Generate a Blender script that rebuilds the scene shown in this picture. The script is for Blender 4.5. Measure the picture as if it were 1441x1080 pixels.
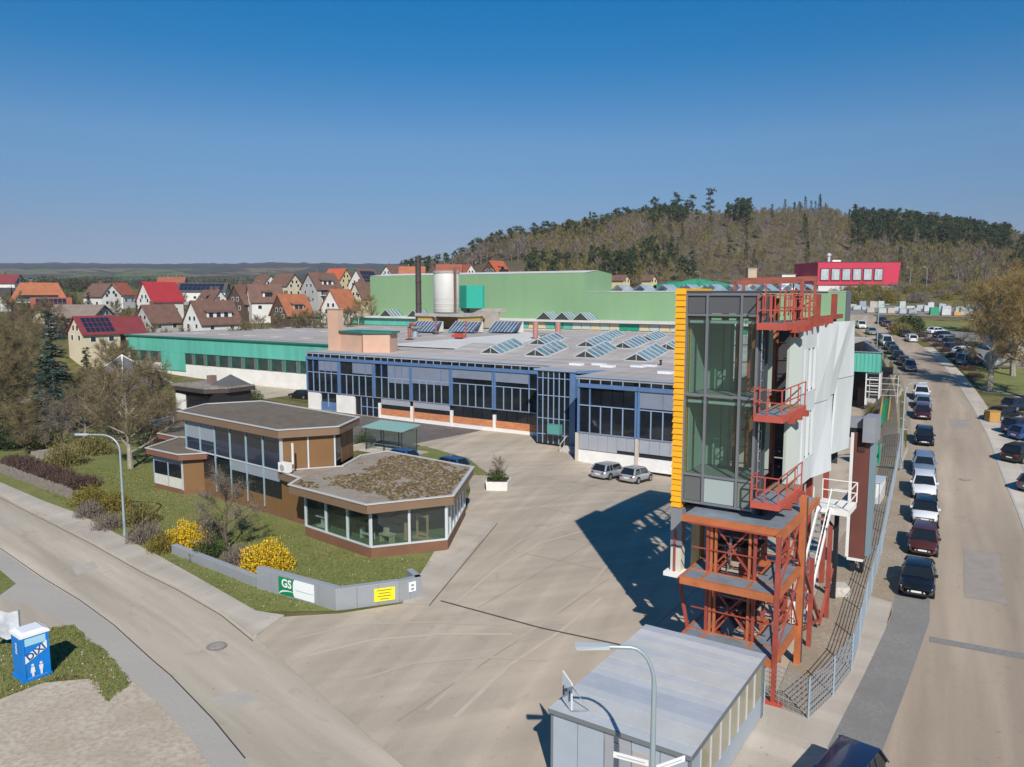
import bpy, bmesh, math, random
from mathutils import Vector, Matrix, noise
R = math.radians
for o in list(bpy.data.objects): bpy.data.objects.remove(o)
scn = bpy.context.scene
COL = scn.collection

# ------------------------------------------------------------------ camera, sky, sun, exposure
FOC, CX, CY, HC = 1096.0, 720.5, 540.0, 17.0          # focal length in photo pixels, image centre, camera height (m)
PITCH = math.atan(126/1096.0)
cd = bpy.data.cameras.new('camera'); cam = bpy.data.objects.new('camera', cd); COL.objects.link(cam)
cd.sensor_width = 36.0; cd.lens = 36.0*FOC/1441.0; cd.clip_start = 0.5; cd.clip_end = 12000
cam.location = (0, 0, HC); cam.rotation_euler = (R(90)-PITCH, 0, 0)
scn.camera = cam
scn.render.resolution_x = 1024; scn.render.resolution_y = 767
SUNV = Vector((0.16, -1.25, 1.0)).normalized()        # towards the sun
w = bpy.data.worlds.new('World'); scn.world = w; w.use_nodes = True
nt = w.node_tree; nt.nodes.clear()
sky = nt.nodes.new('ShaderNodeTexSky'); sky.sky_type = 'NISHITA'; sky.sun_disc = False
sky.sun_elevation = math.asin(SUNV.z); sky.sun_rotation = math.atan2(SUNV.x, SUNV.y)
sky.altitude = 500; sky.air_density = 1.0; sky.dust_density = 0.25; sky.ozone_density = 4.5
bg = nt.nodes.new('ShaderNodeBackground'); bg.inputs['Strength'].default_value = 0.08
ow = nt.nodes.new('ShaderNodeOutputWorld')
tc = nt.nodes.new('ShaderNodeTexCoord'); sx = nt.nodes.new('ShaderNodeSeparateXYZ'); nt.links.new(tc.outputs['Generated'], sx.inputs[0])
tr = nt.nodes.new('ShaderNodeValToRGB'); el = tr.color_ramp.elements           # colour of the clear spring sky by elevation
SKYT = [(0.0,(.42,.43,.60)),(.045,(.45,.46,.62)),(.069,(.49,.49,.61)),(.103,(.50,.56,.66)),(.183,(.53,.72,.82)),(.275,(.13,.68,.92)),(.345,(.015,.69,1.0))]
while len(el) < len(SKYT): el.new(.5)
for e_, (z_, c_) in zip(el, SKYT): e_.position = z_; e_.color = (*c_, 1)
nt.links.new(sx.outputs['Z'], tr.inputs[0])
mt = nt.nodes.new('ShaderNodeMix'); mt.data_type = 'RGBA'; mt.blend_type = 'MULTIPLY'; mt.inputs[0].default_value = 1.0
nt.links.new(sky.outputs[0], mt.inputs[6]); nt.links.new(tr.outputs[0], mt.inputs[7]); nt.links.new(mt.outputs[2], bg.inputs[0]); nt.links.new(bg.outputs[0], ow.inputs[0])
sd = bpy.data.lights.new('sun', 'SUN'); sd.energy = 4.2; sd.angle = R(0.53); sd.color = (1.0, 0.94, 0.86)
sun = bpy.data.objects.new('sun', sd); COL.objects.link(sun)
sun.rotation_euler = SUNV.to_track_quat('Z', 'Y').to_euler(); sun.location = (0, -40, 60)
scn.view_settings.view_transform = 'Standard'; scn.view_settings.look = 'None'
scn.view_settings.exposure = 0.3; scn.view_settings.gamma = 1.0; scn.view_settings.use_curve_mapping = False

# ------------------------------------------------------------------ pixel and site helpers
def ray(u, v):
    a = (u-CX)/FOC; b = (v-CY)/FOC
    return Vector((a, math.cos(PITCH)-b*math.sin(PITCH), -(math.sin(PITCH)+b*math.cos(PITCH))))
def G(u, v, z=0.0):                                    # point of the level z seen at a pixel
    d = ray(u, v); k = (z-HC)/d.z; return Vector((d.x*k, d.y*k, z))
SA = R(-33.4); EX = Vector((math.cos(SA), math.sin(SA), 0)); EY = Vector((-math.sin(SA), math.cos(SA), 0))
def W(a, b, z=0.0): return EX*a + EY*b + Vector((0, 0, z))     # site axes -> world
def S(p): return (p.x*EX.x+p.y*EX.y, p.x*EY.x+p.y*EY.y)
def sm(e0, e1, x):
    t = min(1, max(0, (x-e0)/(e1-e0))); return t*t*(3-2*t)
def lerp(tab, x):
    if x <= tab[0][0]: return tab[0][1]
    for (x0, y0), (x1, y1) in zip(tab, tab[1:]):
        if x <= x1: return y0+(y1-y0)*(x-x0)/(x1-x0)
    return tab[-1][1]
def herm(tab, x):                                      # smooth table lookup
    n = len(tab)
    if x <= tab[0][0]: return tab[0][1]
    if x >= tab[-1][0]: return tab[-1][1]
    for i in range(n-1):
        if x <= tab[i+1][0]:
            x0, y0 = tab[i]; x1, y1 = tab[i+1]; dx = x1-x0
            m0 = (y1-tab[i-1][1])/(x1-tab[i-1][0]) if i > 0 else (y1-y0)/dx
            m1 = (tab[i+2][1]-y0)/(tab[i+2][0]-x0) if i+2 < n else (y1-y0)/dx
            t = (x-x0)/dx
            return (2*t**3-3*t*t+1)*y0+(t**3-2*t*t+t)*dx*m0+(-2*t**3+3*t*t)*y1+(t**3-t*t)*dx*m1
ZL = [(-50,0),(60,0),(140,0),(160,.8),(175,3),(196,6.8),(225,9.2),(260,11.3),(300,13.2),(400,17),(600,22),(1000,31),(1600,52),(2400,92),(3200,136),(3800,150),(6000,120)]
ZC = [(-50,0),(150,0),(195,0.2),(235,9),(300,18),(350,22),(450,26),(600,29),(1000,36),(1600,55),(2400,92),(3200,136),(3800,150),(6000,120)]
ZR = [(-50,0),(20,0),(45,0.05),(56,0.4),(68,1.0),(87,2.3),(113,4.1),(145,6.5),(170,8.6),(199,11),(230,13.6),(280,17.4),(330,20),(450,26),(1000,40),(3200,136),(6000,120)]
XC = [(-30,-16),(10,8.0),(29,18.6),(42,25.6),(55.8,33.4),(68.5,39.9),(86.6,49.0),(118,63.2),(148,74.6),(178,82.8),(219,94.8),(300,116),(500,172),(6000,2000)]
SIL = [(-.13,386),(-.07,362),(-.02,336),(.04,324),(.10,312),(.165,303),(.22,294),(.30,289),(.36,288),(.41,290),(.44,304),(.49,308),(.58,318),(.62,327),(.66,334),(.9,350)]
def hill(x, y):
    if y < 250: return 0.0
    s = x/y; top = HC+(414-herm(SIL, s))/FOC*500-11
    return top*sm(-.16, -.06, s)*(1-sm(.95, 1.3, s))
def h(x, y):
    s = x/max(y, 1.0)
    yy = max(y, 0)
    zl = herm(ZL, yy); zc = herm(ZC, yy); zr = herm(ZR, yy)
    t = sm(-.20, -.08, s); z = zl*(1-t)+zc*t
    lo = -9.5-max(0, y-150)*.12
    t = sm(lo, -4.6, x-herm(XC, y)); z = z*(1-t)+zr*t
    if y > 270:
        hz = hill(x, y)
        if hz > z: z += (hz-z)*sm(300, 500, y)*(1-sm(1100, 2200, y))
    if y > 1300: z += noise.noise(Vector((x/420, y/420, 3)))*14*sm(1300, 2400, y)
    if 130 < y < 215 and -140 < x < -60: z += 4.2*math.exp(-((x+104)/15)**2-((y-168)/14)**2)   # the knoll under the cream house
    if 30 < y < 140 and -40 < x < 60:                  # the yard falls a little towards the hall
        a = x*EX.x+y*EX.y; b = x*EY.x+y*EY.y
        z -= 1.05*math.exp(-((a+27)/15)**2-((b-71)/9)**2)+.38*math.exp(-((a+62)/22)**2-((b-80)/9)**2)
    return z
def GT(u, v):                                          # where the pixel's ray meets the terrain
    d = ray(u, v); k0 = 12.0; k = k0
    while k < 6000:
        p = Vector((0, 0, HC))+d*k
        if p.z < h(p.x, p.y): break
        k0 = k; k *= 1.01
    for _ in range(24):
        m = (k0+k)/2; p = Vector((0, 0, HC))+d*m
        if p.z < h(p.x, p.y): k = m
        else: k0 = m
    p = Vector((0, 0, HC))+d*k; p.z = h(p.x, p.y); return p

# ------------------------------------------------------------------ materials
MATS = {}
def M(name, col, rough=.6, metal=0.0, var=0.0, scale=1.0, bump=0.0, col2=None, stretch=(1,1,1), spec=.5, coat=0.0, bscale=None):
    if name in MATS: return MATS[name]
    m = bpy.data.materials.new(name); m.use_nodes = True; MATS[name] = m
    n = m.node_tree.nodes; L = m.node_tree.links; p = n['Principled BSDF']
    p.inputs['Base Color'].default_value = (*col, 1); p.inputs['Roughness'].default_value = rough
    p.inputs['Metallic'].default_value = metal; p.inputs['Specular IOR Level'].default_value = spec
    if coat: p.inputs['Coat Weight'].default_value = coat; p.inputs['Coat Roughness'].default_value = .05
    if var or bump:
        g = n.new('ShaderNodeNewGeometry'); mp = n.new('ShaderNodeMapping'); mp.inputs['Scale'].default_value = stretch
        L.new(g.outputs['Position'], mp.inputs['Vector'])
        tx = n.new('ShaderNodeTexNoise'); tx.inputs['Scale'].default_value = scale; tx.inputs['Detail'].default_value = 7; tx.inputs['Roughness'].default_value = .65
        L.new(mp.outputs[0], tx.inputs['Vector'])
        if var:
            c2 = col2 or tuple(c*(1-var) for c in col); c1 = col if col2 else tuple(min(1, c*(1+var)) for c in col)
            r = n.new('ShaderNodeValToRGB'); r.color_ramp.elements[0].color = (*c2, 1); r.color_ramp.elements[1].color = (*c1, 1)
            r.color_ramp.elements[0].position = .32; r.color_ramp.elements[1].position = .68
            L.new(tx.outputs[0], r.inputs[0]); L.new(r.outputs[0], p.inputs['Base Color'])
        if bump:
            b = n.new('ShaderNodeBump'); b.inputs['Strength'].default_value = bump; b.inputs['Distance'].default_value = .05
            if bscale:
                t2 = n.new('ShaderNodeTexNoise'); t2.inputs['Scale'].default_value = bscale; t2.inputs['Detail'].default_value = 4
                L.new(mp.outputs[0], t2.inputs['Vector']); L.new(t2.outputs[0], b.inputs['Height'])
            else: L.new(tx.outputs[0], b.inputs['Height'])
            L.new(b.outputs[0], p.inputs['Normal'])
    return m
def ground_mat(name, cols, scales, rough=.9, bump=.3, stretch=(1,1,1), rot=0.0):
    """cols: base, large patches, medium stains, fine grain"""
    m = bpy.data.materials.new(name); m.use_nodes = True; MATS[name] = m
    n = m.node_tree.nodes; L = m.node_tree.links; p = n['Principled BSDF']; p.inputs['Roughness'].default_value = rough
    p.inputs['Specular IOR Level'].default_value = .25
    g = n.new('ShaderNodeNewGeometry'); prev = None; last = None
    for i, (c, sc) in enumerate(zip(cols[1:], scales)):
        mp = n.new('ShaderNodeMapping'); mp.inputs['Location'].default_value = (i*17.3, i*5.1, 0); mp.inputs['Rotation'].default_value = (0, 0, rot)
        mp.inputs['Scale'].default_value = stretch if i == 1 else (1, 1, 1)
        L.new(g.outputs['Position'], mp.inputs['Vector'])
        tx = n.new('ShaderNodeTexNoise'); tx.inputs['Scale'].default_value = sc; tx.inputs['Detail'].default_value = 8; tx.inputs['Roughness'].default_value = .62
        L.new(mp.outputs[0], tx.inputs['Vector'])
        r = n.new('ShaderNodeValToRGB'); r.color_ramp.elements[0].position = .42; r.color_ramp.elements[1].position = .66
        L.new(tx.outputs[0], r.inputs[0])
        mx = n.new('ShaderNodeMix'); mx.data_type = 'RGBA'
        if prev is None: mx.inputs[6].default_value = (*cols[0], 1)
        else: L.new(prev, mx.inputs[6])
        mx.inputs[7].default_value = (*c, 1); L.new(r.outputs[0], mx.inputs[0]); prev = mx.outputs[2]; last = tx
    L.new(prev, p.inputs['Base Color'])
    b = n.new('ShaderNodeBump'); b.inputs['Strength'].default_value = bump; b.inputs['Distance'].default_value = .03
    L.new(last.outputs[0], b.inputs['Height']); L.new(b.outputs[0], p.inputs['Normal'])
    return m
def slab_mat(name, base, dirs, rough=.9, bump=.05, dark=.82, light=1.06):
    """worn paving: broad patches, drawn-out wear along each direction in dirs, oil spots and fine grain"""
    m = bpy.data.materials.new(name); m.use_nodes = True; MATS[name] = m
    n = m.node_tree.nodes; L = m.node_tree.links; p = n['Principled BSDF']; p.inputs['Roughness'].default_value = rough; p.inputs['Specular IOR Level'].default_value = .25
    g = n.new('ShaderNodeNewGeometry'); val = None
    def layer(scale, rot, st, lo, hi, v0, v1, dist=0.0, det=6):
        nonlocal val
        mp = n.new('ShaderNodeMapping'); mp.inputs['Rotation'].default_value = (0,0,rot); mp2 = n.new('ShaderNodeMapping'); mp2.inputs['Scale'].default_value = st
        L.new(g.outputs['Position'], mp.inputs['Vector']); L.new(mp.outputs[0], mp2.inputs['Vector'])
        t = n.new('ShaderNodeTexNoise'); t.inputs['Scale'].default_value = scale; t.inputs['Detail'].default_value = det; t.inputs['Distortion'].default_value = dist; L.new(mp2.outputs[0], t.inputs['Vector'])
        r = n.new('ShaderNodeMapRange'); r.inputs['From Min'].default_value = lo; r.inputs['From Max'].default_value = hi; r.inputs['To Min'].default_value = v0; r.inputs['To Max'].default_value = v1; L.new(t.outputs[0], r.inputs['Value'])
        if val is None: val = r.outputs[0]
        else:
            q = n.new('ShaderNodeMath'); q.operation = 'MULTIPLY'; L.new(val, q.inputs[0]); L.new(r.outputs[0], q.inputs[1]); val = q.outputs[0]
        return t
    layer(.035, 0, (1,1,1), .35, .65, .93, 1.05, .6)
    for k, a in enumerate(dirs): layer(.55, -a, (.055,1,1), .42, .68, dark if k == 0 else .9, light, .25)
    layer(.5, 0, (1,1,1), .60, .74, 1.0, .86, 1.2); layer(2.6, 0, (1,1,1), .68, .76, 1.0, .72, 0, 3)
    fine = layer(14, 0, (1,1,1), .3, .7, .94, 1.05)
    mx = n.new('ShaderNodeMix'); mx.data_type = 'RGBA'; mx.blend_type = 'MULTIPLY'; mx.inputs[0].default_value = 1.0; mx.inputs[6].default_value = (*base, 1); L.new(val, mx.inputs[7]); L.new(mx.outputs[2], p.inputs['Base Color'])
    b = n.new('ShaderNodeBump'); b.inputs['Strength'].default_value = bump; b.inputs['Distance'].default_value = .03; L.new(fine.outputs[0], b.inputs['Height']); L.new(b.outputs[0], p.inputs['Normal'])
    return m
def glass_mat(name, tint, dens, rough=.02):
    """a real pane: part mirror by Fresnel, part see-through with a tint"""
    m = bpy.data.materials.new(name); m.use_nodes = True; MATS[name] = m
    n = m.node_tree.nodes; L = m.node_tree.links; n.clear()
    o = n.new('ShaderNodeOutputMaterial'); mx = n.new('ShaderNodeMixShader'); lw = n.new('ShaderNodeLayerWeight'); lw.inputs['Blend'].default_value = .5
    pw_ = n.new('ShaderNodeMath'); pw_.operation = 'POWER'; pw_.inputs[1].default_value = 3.5; L.new(lw.outputs['Facing'], pw_.inputs[0])
    f = n.new('ShaderNodeMath'); f.operation = 'MULTIPLY_ADD'; f.inputs[1].default_value = .75; f.inputs[2].default_value = .06; L.new(pw_.outputs[0], f.inputs[0])
    t = n.new('ShaderNodeBsdfTransparent'); t.inputs[0].default_value = (*tint, 1)
    gl = n.new('ShaderNodeBsdfGlossy'); gl.inputs['Roughness'].default_value = rough; gl.inputs[0].default_value = (.9, .95, 1, 1)
    d = n.new('ShaderNodeBsdfDiffuse'); d.inputs[0].default_value = (tint[0]*.3, tint[1]*.3, tint[2]*.3, 1)
    m2 = n.new('ShaderNodeMixShader'); m2.inputs[0].default_value = dens
    L.new(t.outputs[0], m2.inputs[1]); L.new(d.outputs[0], m2.inputs[2])
    L.new(f.outputs[0], mx.inputs[0]); L.new(m2.outputs[0], mx.inputs[1]); L.new(gl.outputs[0], mx.inputs[2]); L.new(mx.outputs[0], o.inputs[0])
    return m
def leaf_mat(name, cols, rough=.75):
    m = bpy.data.materials.new(name); m.use_nodes = True; MATS[name] = m
    n = m.node_tree.nodes; L = m.node_tree.links; p = n['Principled BSDF']; p.inputs['Roughness'].default_value = rough; p.inputs['Specular IOR Level'].default_value = .2
    g = n.new('ShaderNodeNewGeometry'); oi = n.new('ShaderNodeObjectInfo')
    ad = n.new('ShaderNodeMath'); ad.operation = 'ADD'; L.new(g.outputs['Random Per Island'], ad.inputs[0])
    sc = n.new('ShaderNodeMath'); sc.operation = 'MULTIPLY'; sc.inputs[1].default_value = .5; L.new(oi.outputs['Random'], sc.inputs[0]); L.new(sc.outputs[0], ad.inputs[1])
    md = n.new('ShaderNodeMath'); md.operation = 'FRACT'; L.new(ad.outputs[0], md.inputs[0])
    r = n.new('ShaderNodeValToRGB'); r.color_ramp.interpolation = 'LINEAR'
    els = r.color_ramp.elements
    while len(els) < len(cols): els.new(.5)
    for i, c in enumerate(cols): els[i].position = i/(len(cols)-1); els[i].color = (*c, 1)
    L.new(md.outputs[0], r.inputs[0]); L.new(r.outputs[0], p.inputs['Base Color'])
    return m

# ------------------------------------------------------------------ mesh builder and object helpers
class MB:
    def __init__(s): s.v = []; s.f = []
    def add(s, vs, fs):
        k = len(s.v); s.v += [tuple(q) for q in vs]; s.f += [tuple(i+k for i in f) for f in fs]; return s
    def box(s, lo, hi):
        x0, y0, z0 = lo; x1, y1, z1 = hi
        return s.add([(x0,y0,z0),(x1,y0,z0),(x1,y1,z0),(x0,y1,z0),(x0,y0,z1),(x1,y0,z1),(x1,y1,z1),(x0,y1,z1)],
                     [(3,2,1,0),(4,5,6,7),(0,1,5,4),(1,2,6,5),(2,3,7,6),(3,0,4,7)])
    def prism(s, poly, z0, z1):
        n = len(poly)
        z0s = z0 if isinstance(z0, (list, tuple)) else [z0]*n; z1s = z1 if isinstance(z1, (list, tuple)) else [z1]*n
        vs = [(p[0], p[1], a) for p, a in zip(poly, z0s)]+[(p[0], p[1], a) for p, a in zip(poly, z1s)]
        return s.add(vs, [tuple(range(n-1, -1, -1)), tuple(range(n, 2*n))]+[(i, (i+1) % n, n+(i+1) % n, n+i) for i in range(n)])
    def bar(s, p, q, wd, ht=None, up=(0,0,1)):
        p = Vector(p); q = Vector(q); ht = ht or wd; d = (q-p).normalized(); up = Vector(up)
        if abs(d.dot(up)) > .95: up = Vector((1, 0, 0))
        sd = d.cross(up).normalized()*wd/2; u2 = sd.cross(d).normalized()*ht/2
        vs = [p-sd-u2, p+sd-u2, p+sd+u2, p-sd+u2, q-sd-u2, q+sd-u2, q+sd+u2, q-sd+u2]
        return s.add(vs, [(0,1,2,3),(7,6,5,4),(0,4,5,1),(1,5,6,2),(2,6,7,3),(3,7,4,0)])
    def tube(s, pts, rad, n=8, cap=True):
        pts = [Vector(p) for p in pts]; k = len(pts); rad = rad if isinstance(rad, (list, tuple)) else [rad]*k
        vs = []; ref = Vector((.31, .17, .93))
        for i, p in enumerate(pts):
            d = (pts[min(i+1, k-1)]-pts[max(i-1, 0)]).normalized()
            r0 = ref if abs(d.dot(ref)) < .9 else Vector((1, 0, 0))
            a = d.cross(r0).normalized(); b = d.cross(a)
            vs += [p+(a*math.cos(j*2*math.pi/n)+b*math.sin(j*2*math.pi/n))*rad[i] for j in range(n)]
        fs = [(i*n+j, i*n+(j+1) % n, (i+1)*n+(j+1) % n, (i+1)*n+j) for i in range(k-1) for j in range(n)]
        if cap and n > 2: fs += [tuple(range(n-1, -1, -1)), tuple((k-1)*n+j for j in range(n))]
        return s.add(vs, fs)
    def lathe(s, prof, c=(0,0,0), n=24):
        vs = [(c[0]+r*math.cos(j*2*math.pi/n), c[1]+r*math.sin(j*2*math.pi/n), c[2]+z) for r, z in prof for j in range(n)]
        k = len(prof)
        return s.add(vs, [(i*n+j, i*n+(j+1) % n, (i+1)*n+(j+1) % n, (i+1)*n+j) for i in range(k-1) for j in range(n)]+[tuple(range(n-1,-1,-1)), tuple((k-1)*n+j for j in range(n))])
    def quad(s, a, b, c, d): return s.add([a, b, c, d], [(0, 1, 2, 3)])
    def mesh(s, name, mat, smooth=None):
        me = bpy.data.meshes.new(name); me.from_pydata(s.v, [], s.f)
        if mat: me.materials.append(mat)
        if smooth is not None:
            me.polygons.foreach_set('use_smooth', [True]*len(me.polygons)); me.set_sharp_from_angle(angle=R(smooth))
        me.update(); return me
def link(name, data, parent=None, loc=(0,0,0), rot=(0,0,0)):
    o = bpy.data.objects.new(name, data); COL.objects.link(o); o.location = loc; o.rotation_euler = rot
    if parent: o.parent = parent
    return o
def tag(o, label, cat, group=None, kind=None):
    if label: o['label'] = label
    if cat: o['category'] = cat
    if group: o['group'] = group
    if kind: o['kind'] = kind
    return o
def struct(o): o['kind'] = 'structure'; return o
def copy_tree(o, parent=None):
    c = o.copy(); COL.objects.link(c); c.parent = parent
    for ch in o.children: copy_tree(ch, c)
    return c
UNIT = {}
def unit(mat):
    if mat.name not in UNIT:
        UNIT[mat.name] = MB().box((-.5,-.5,-.5), (.5,.5,.5)).mesh('block', mat)
    return UNIT[mat.name]
class Thing:
    """an Empty at the base of a thing; parts are given in absolute coordinates of its frame (site axes or world) and stored relative to it"""
    def __init__(s, name, label, cat, org, rz=0.0, group=None, site=False):
        s.org = Vector(org if len(org) == 3 else (*org, 0)); s.site = site
        s.o = bpy.data.objects.new(name, None); COL.objects.link(s.o); s.o.empty_display_size = .3
        s.o.location = W(*s.org) if site else s.org
        s.o.rotation_euler = (0, 0, SA if site else rz); tag(s.o, label, cat, group)
    def box(s, name, mat, lo, hi, parent=None):
        lo = Vector(lo); hi = Vector(hi); c = (lo+hi)/2-s.org if parent is None or parent is s.o else (lo+hi)/2-s.org
        if parent is not None and parent is not s.o:
            o = link(name, unit(mat), parent); o.location = (c-Vector(parent['_c'])); 
            sc = Vector(parent['_s']); o.location = Vector((o.location[i]/sc[i] for i in range(3))); d = hi-lo; o.scale = Vector((abs(d[i])/sc[i] for i in range(3))); return o
        o = link(name, unit(mat), s.o); o.location = c; o.scale = Vector((abs(x) for x in hi-lo)); o['_c'] = c; o['_s'] = o.scale
        return o
    def part(s, name, mb, mat, smooth=None, parent=None):
        m2 = MB(); m2.v = [tuple(Vector(q)-s.org) for q in mb.v]; m2.f = mb.f
        return link(name, m2.mesh(name, mat, smooth), parent or s.o)
def sheet(name, poly, mat, off, maxlen=4.0, parent=None, flat=None):
    """a polygon laid over the terrain, cut fine enough to follow it"""
    bm = bmesh.new(); f = bm.faces.new([bm.verts.new((p[0], p[1], 0)) for p in poly])
    bmesh.ops.triangulate(bm, faces=bm.faces[:])
    for _ in range(9):
        es = [e for e in bm.edges if e.calc_length() > maxlen]
        if not es or len(bm.faces) > 30000: break
        bmesh.ops.subdivide_edges(bm, edges=es, cuts=1); bmesh.ops.triangulate(bm, faces=bm.faces[:])
    for v in bm.verts: v.co.z = (h(v.co.x, v.co.y) if flat is None else flat)+off
    bmesh.ops.recalc_face_normals(bm, faces=bm.faces[:])
    me = bpy.data.meshes.new(name); bm.to_mesh(me); bm.free(); me.materials.append(mat)
    if me.polygons and me.polygons[0].normal.z < 0: me.flip_normals()
    return link(name, me, parent)
def textmesh(txt, size, mat, name='lettering', align='CENTER', shear=0, bold=0.0):
    c = bpy.data.curves.new(name, 'FONT'); c.body = txt; c.size = size; c.align_x = align; c.align_y = 'CENTER'; c.shear = shear; c.offset = bold; c.resolution_u = 3
    o = bpy.data.objects.new('tmp', c); me = bpy.data.meshes.new_from_object(o); bpy.data.objects.remove(o)
    me.name = name; me.materials.clear(); me.materials.append(mat); return me

# ------------------------------------------------------------------ common materials
concrete = slab_mat('yard_concrete', (.50,.42,.325), [R(70), R(20)], dark=.86)
asphalt_l = slab_mat('road_asphalt', (.55,.475,.375), [R(-42), R(-50)], dark=.78)
asphalt_s = slab_mat('street_asphalt', (.415,.335,.255), [R(60), R(64)], dark=.84)
paving = slab_mat('pavement_paving', (.52,.46,.385), [R(-35), R(60)], dark=.88)
verge = ground_mat('verge_soil', [(.35,.285,.21),(.29,.23,.165),(.39,.325,.25),(.27,.22,.15)], [.12,.4,5.0], bump=.25)
patch_dark = ground_mat('asphalt_patch', [(.23,.22,.205),(.20,.19,.18),(.25,.24,.225),(.19,.185,.175)], [.1,.4,7.0], bump=.08)
tarmac = ground_mat('dark_tarmac', [(.155,.13,.12),(.12,.10,.095),(.20,.17,.155),(.10,.09,.085)], [.15,.5,4.0], bump=.2)
lawn = ground_mat('lawn_grass', [(.135,.17,.038),(.205,.195,.068),(.095,.14,.026),(.235,.21,.085)], [.10,.5,5.0], bump=.5)
dirt = ground_mat('dirt_lot', [(.50,.425,.33),(.42,.35,.265),(.54,.47,.375),(.38,.31,.23)], [.12,.5,4.5], bump=.7)
tar = M('tar', (.035,.034,.034), .8)
iron = M('cast_iron', (.10,.085,.075), .7, .3, .3, 8)
white = M('white_paint', (.78,.77,.74), .55, 0, .06, .8)
whitewall = M('white_render', (.74,.72,.67), .85, 0, .08, .5)
steel = M('galvanised', (.40,.43,.45), .45, .6, .15, 4)
lampgrey = M('lamp_grey', (.36,.44,.46), .45, .35)
darkmetal = M('dark_metal', (.03,.032,.036), .45, .4)
blackm = M('black_rubber', (.012,.012,.013), .8)
bluef = M('blue_frame', (.11,.20,.37), .45, .1, .1, 1)
bluel = M('light_blue_frame', (.28,.39,.54), .45, .1)
facglass = M('facade_glass', (.012,.015,.020), .06, 0, .5, .35, spec=.8)
blind = M('blind_grey', (.24,.275,.345), .55, .2, .08, .6)
blindl = M('panel_light_grey', (.40,.42,.46), .5, .2, .06, .8)
teal = M('teal_cladding', (.115,.47,.36), .55, .1, .14, .5, stretch=(1,1,.15))
teald = M('teal_trim', (.02,.20,.14), .5, .1)
tealg = M('teal_door', (.01,.32,.20), .5, .1)
green = M('sage_green_cladding', (.225,.37,.195), .6, .05, .035, .35, stretch=(1,1,.12))
roofgrey = slab_mat('roof_felt', (.46,.42,.39), [R(-33), R(57)], dark=.84)
roofwhite = M('roof_membrane_white', (.62,.59,.56), .7, 0, .1, .3)
peach = M('peach_render', (.60,.38,.27), .85, 0, .06, .4)
redox = M('rust_red_pipe', (.33,.11,.08), .6, .1, .2, 2)
skyglass = M('skylight_glass', (.15,.225,.25), .12, 0, .35, .5, spec=.6)
alu = M('white_aluminium', (.66,.68,.70), .4, .3)
brickm = None
def brick_material():
    m = bpy.data.materials.new('orange_brick'); m.use_nodes = True
    n = m.node_tree.nodes; L = m.node_tree.links; p = n['Principled BSDF']; p.inputs['Roughness'].default_value = .85
    g = n.new('ShaderNodeNewGeometry'); mp = n.new('ShaderNodeMapping'); mp.inputs['Rotation'].default_value = (0, 0, -SA)
    L.new(g.outputs['Position'], mp.inputs['Vector'])
    sp = n.new('ShaderNodeSeparateXYZ'); L.new(mp.outputs[0], sp.inputs[0]); cb = n.new('ShaderNodeCombineXYZ'); L.new(sp.outputs[0], cb.inputs[0]); L.new(sp.outputs[2], cb.inputs[1])
    b = n.new('ShaderNodeTexBrick'); b.inputs['Color1'].default_value = (.72,.26,.085,1); b.inputs['Color2'].default_value = (.55,.175,.055,1); b.inputs['Mortar'].default_value = (.30,.20,.14,1)
    b.inputs['Scale'].default_value = 1; b.inputs['Brick Width'].default_value = .5; b.inputs['Row Height'].default_value = .17; b.inputs['Mortar Size'].default_value = .02
    L.new(cb.outputs[0], b.inputs['Vector']); L.new(b.outputs[0], p.inputs['Base Color']); return m
brickm = brick_material()

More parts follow.
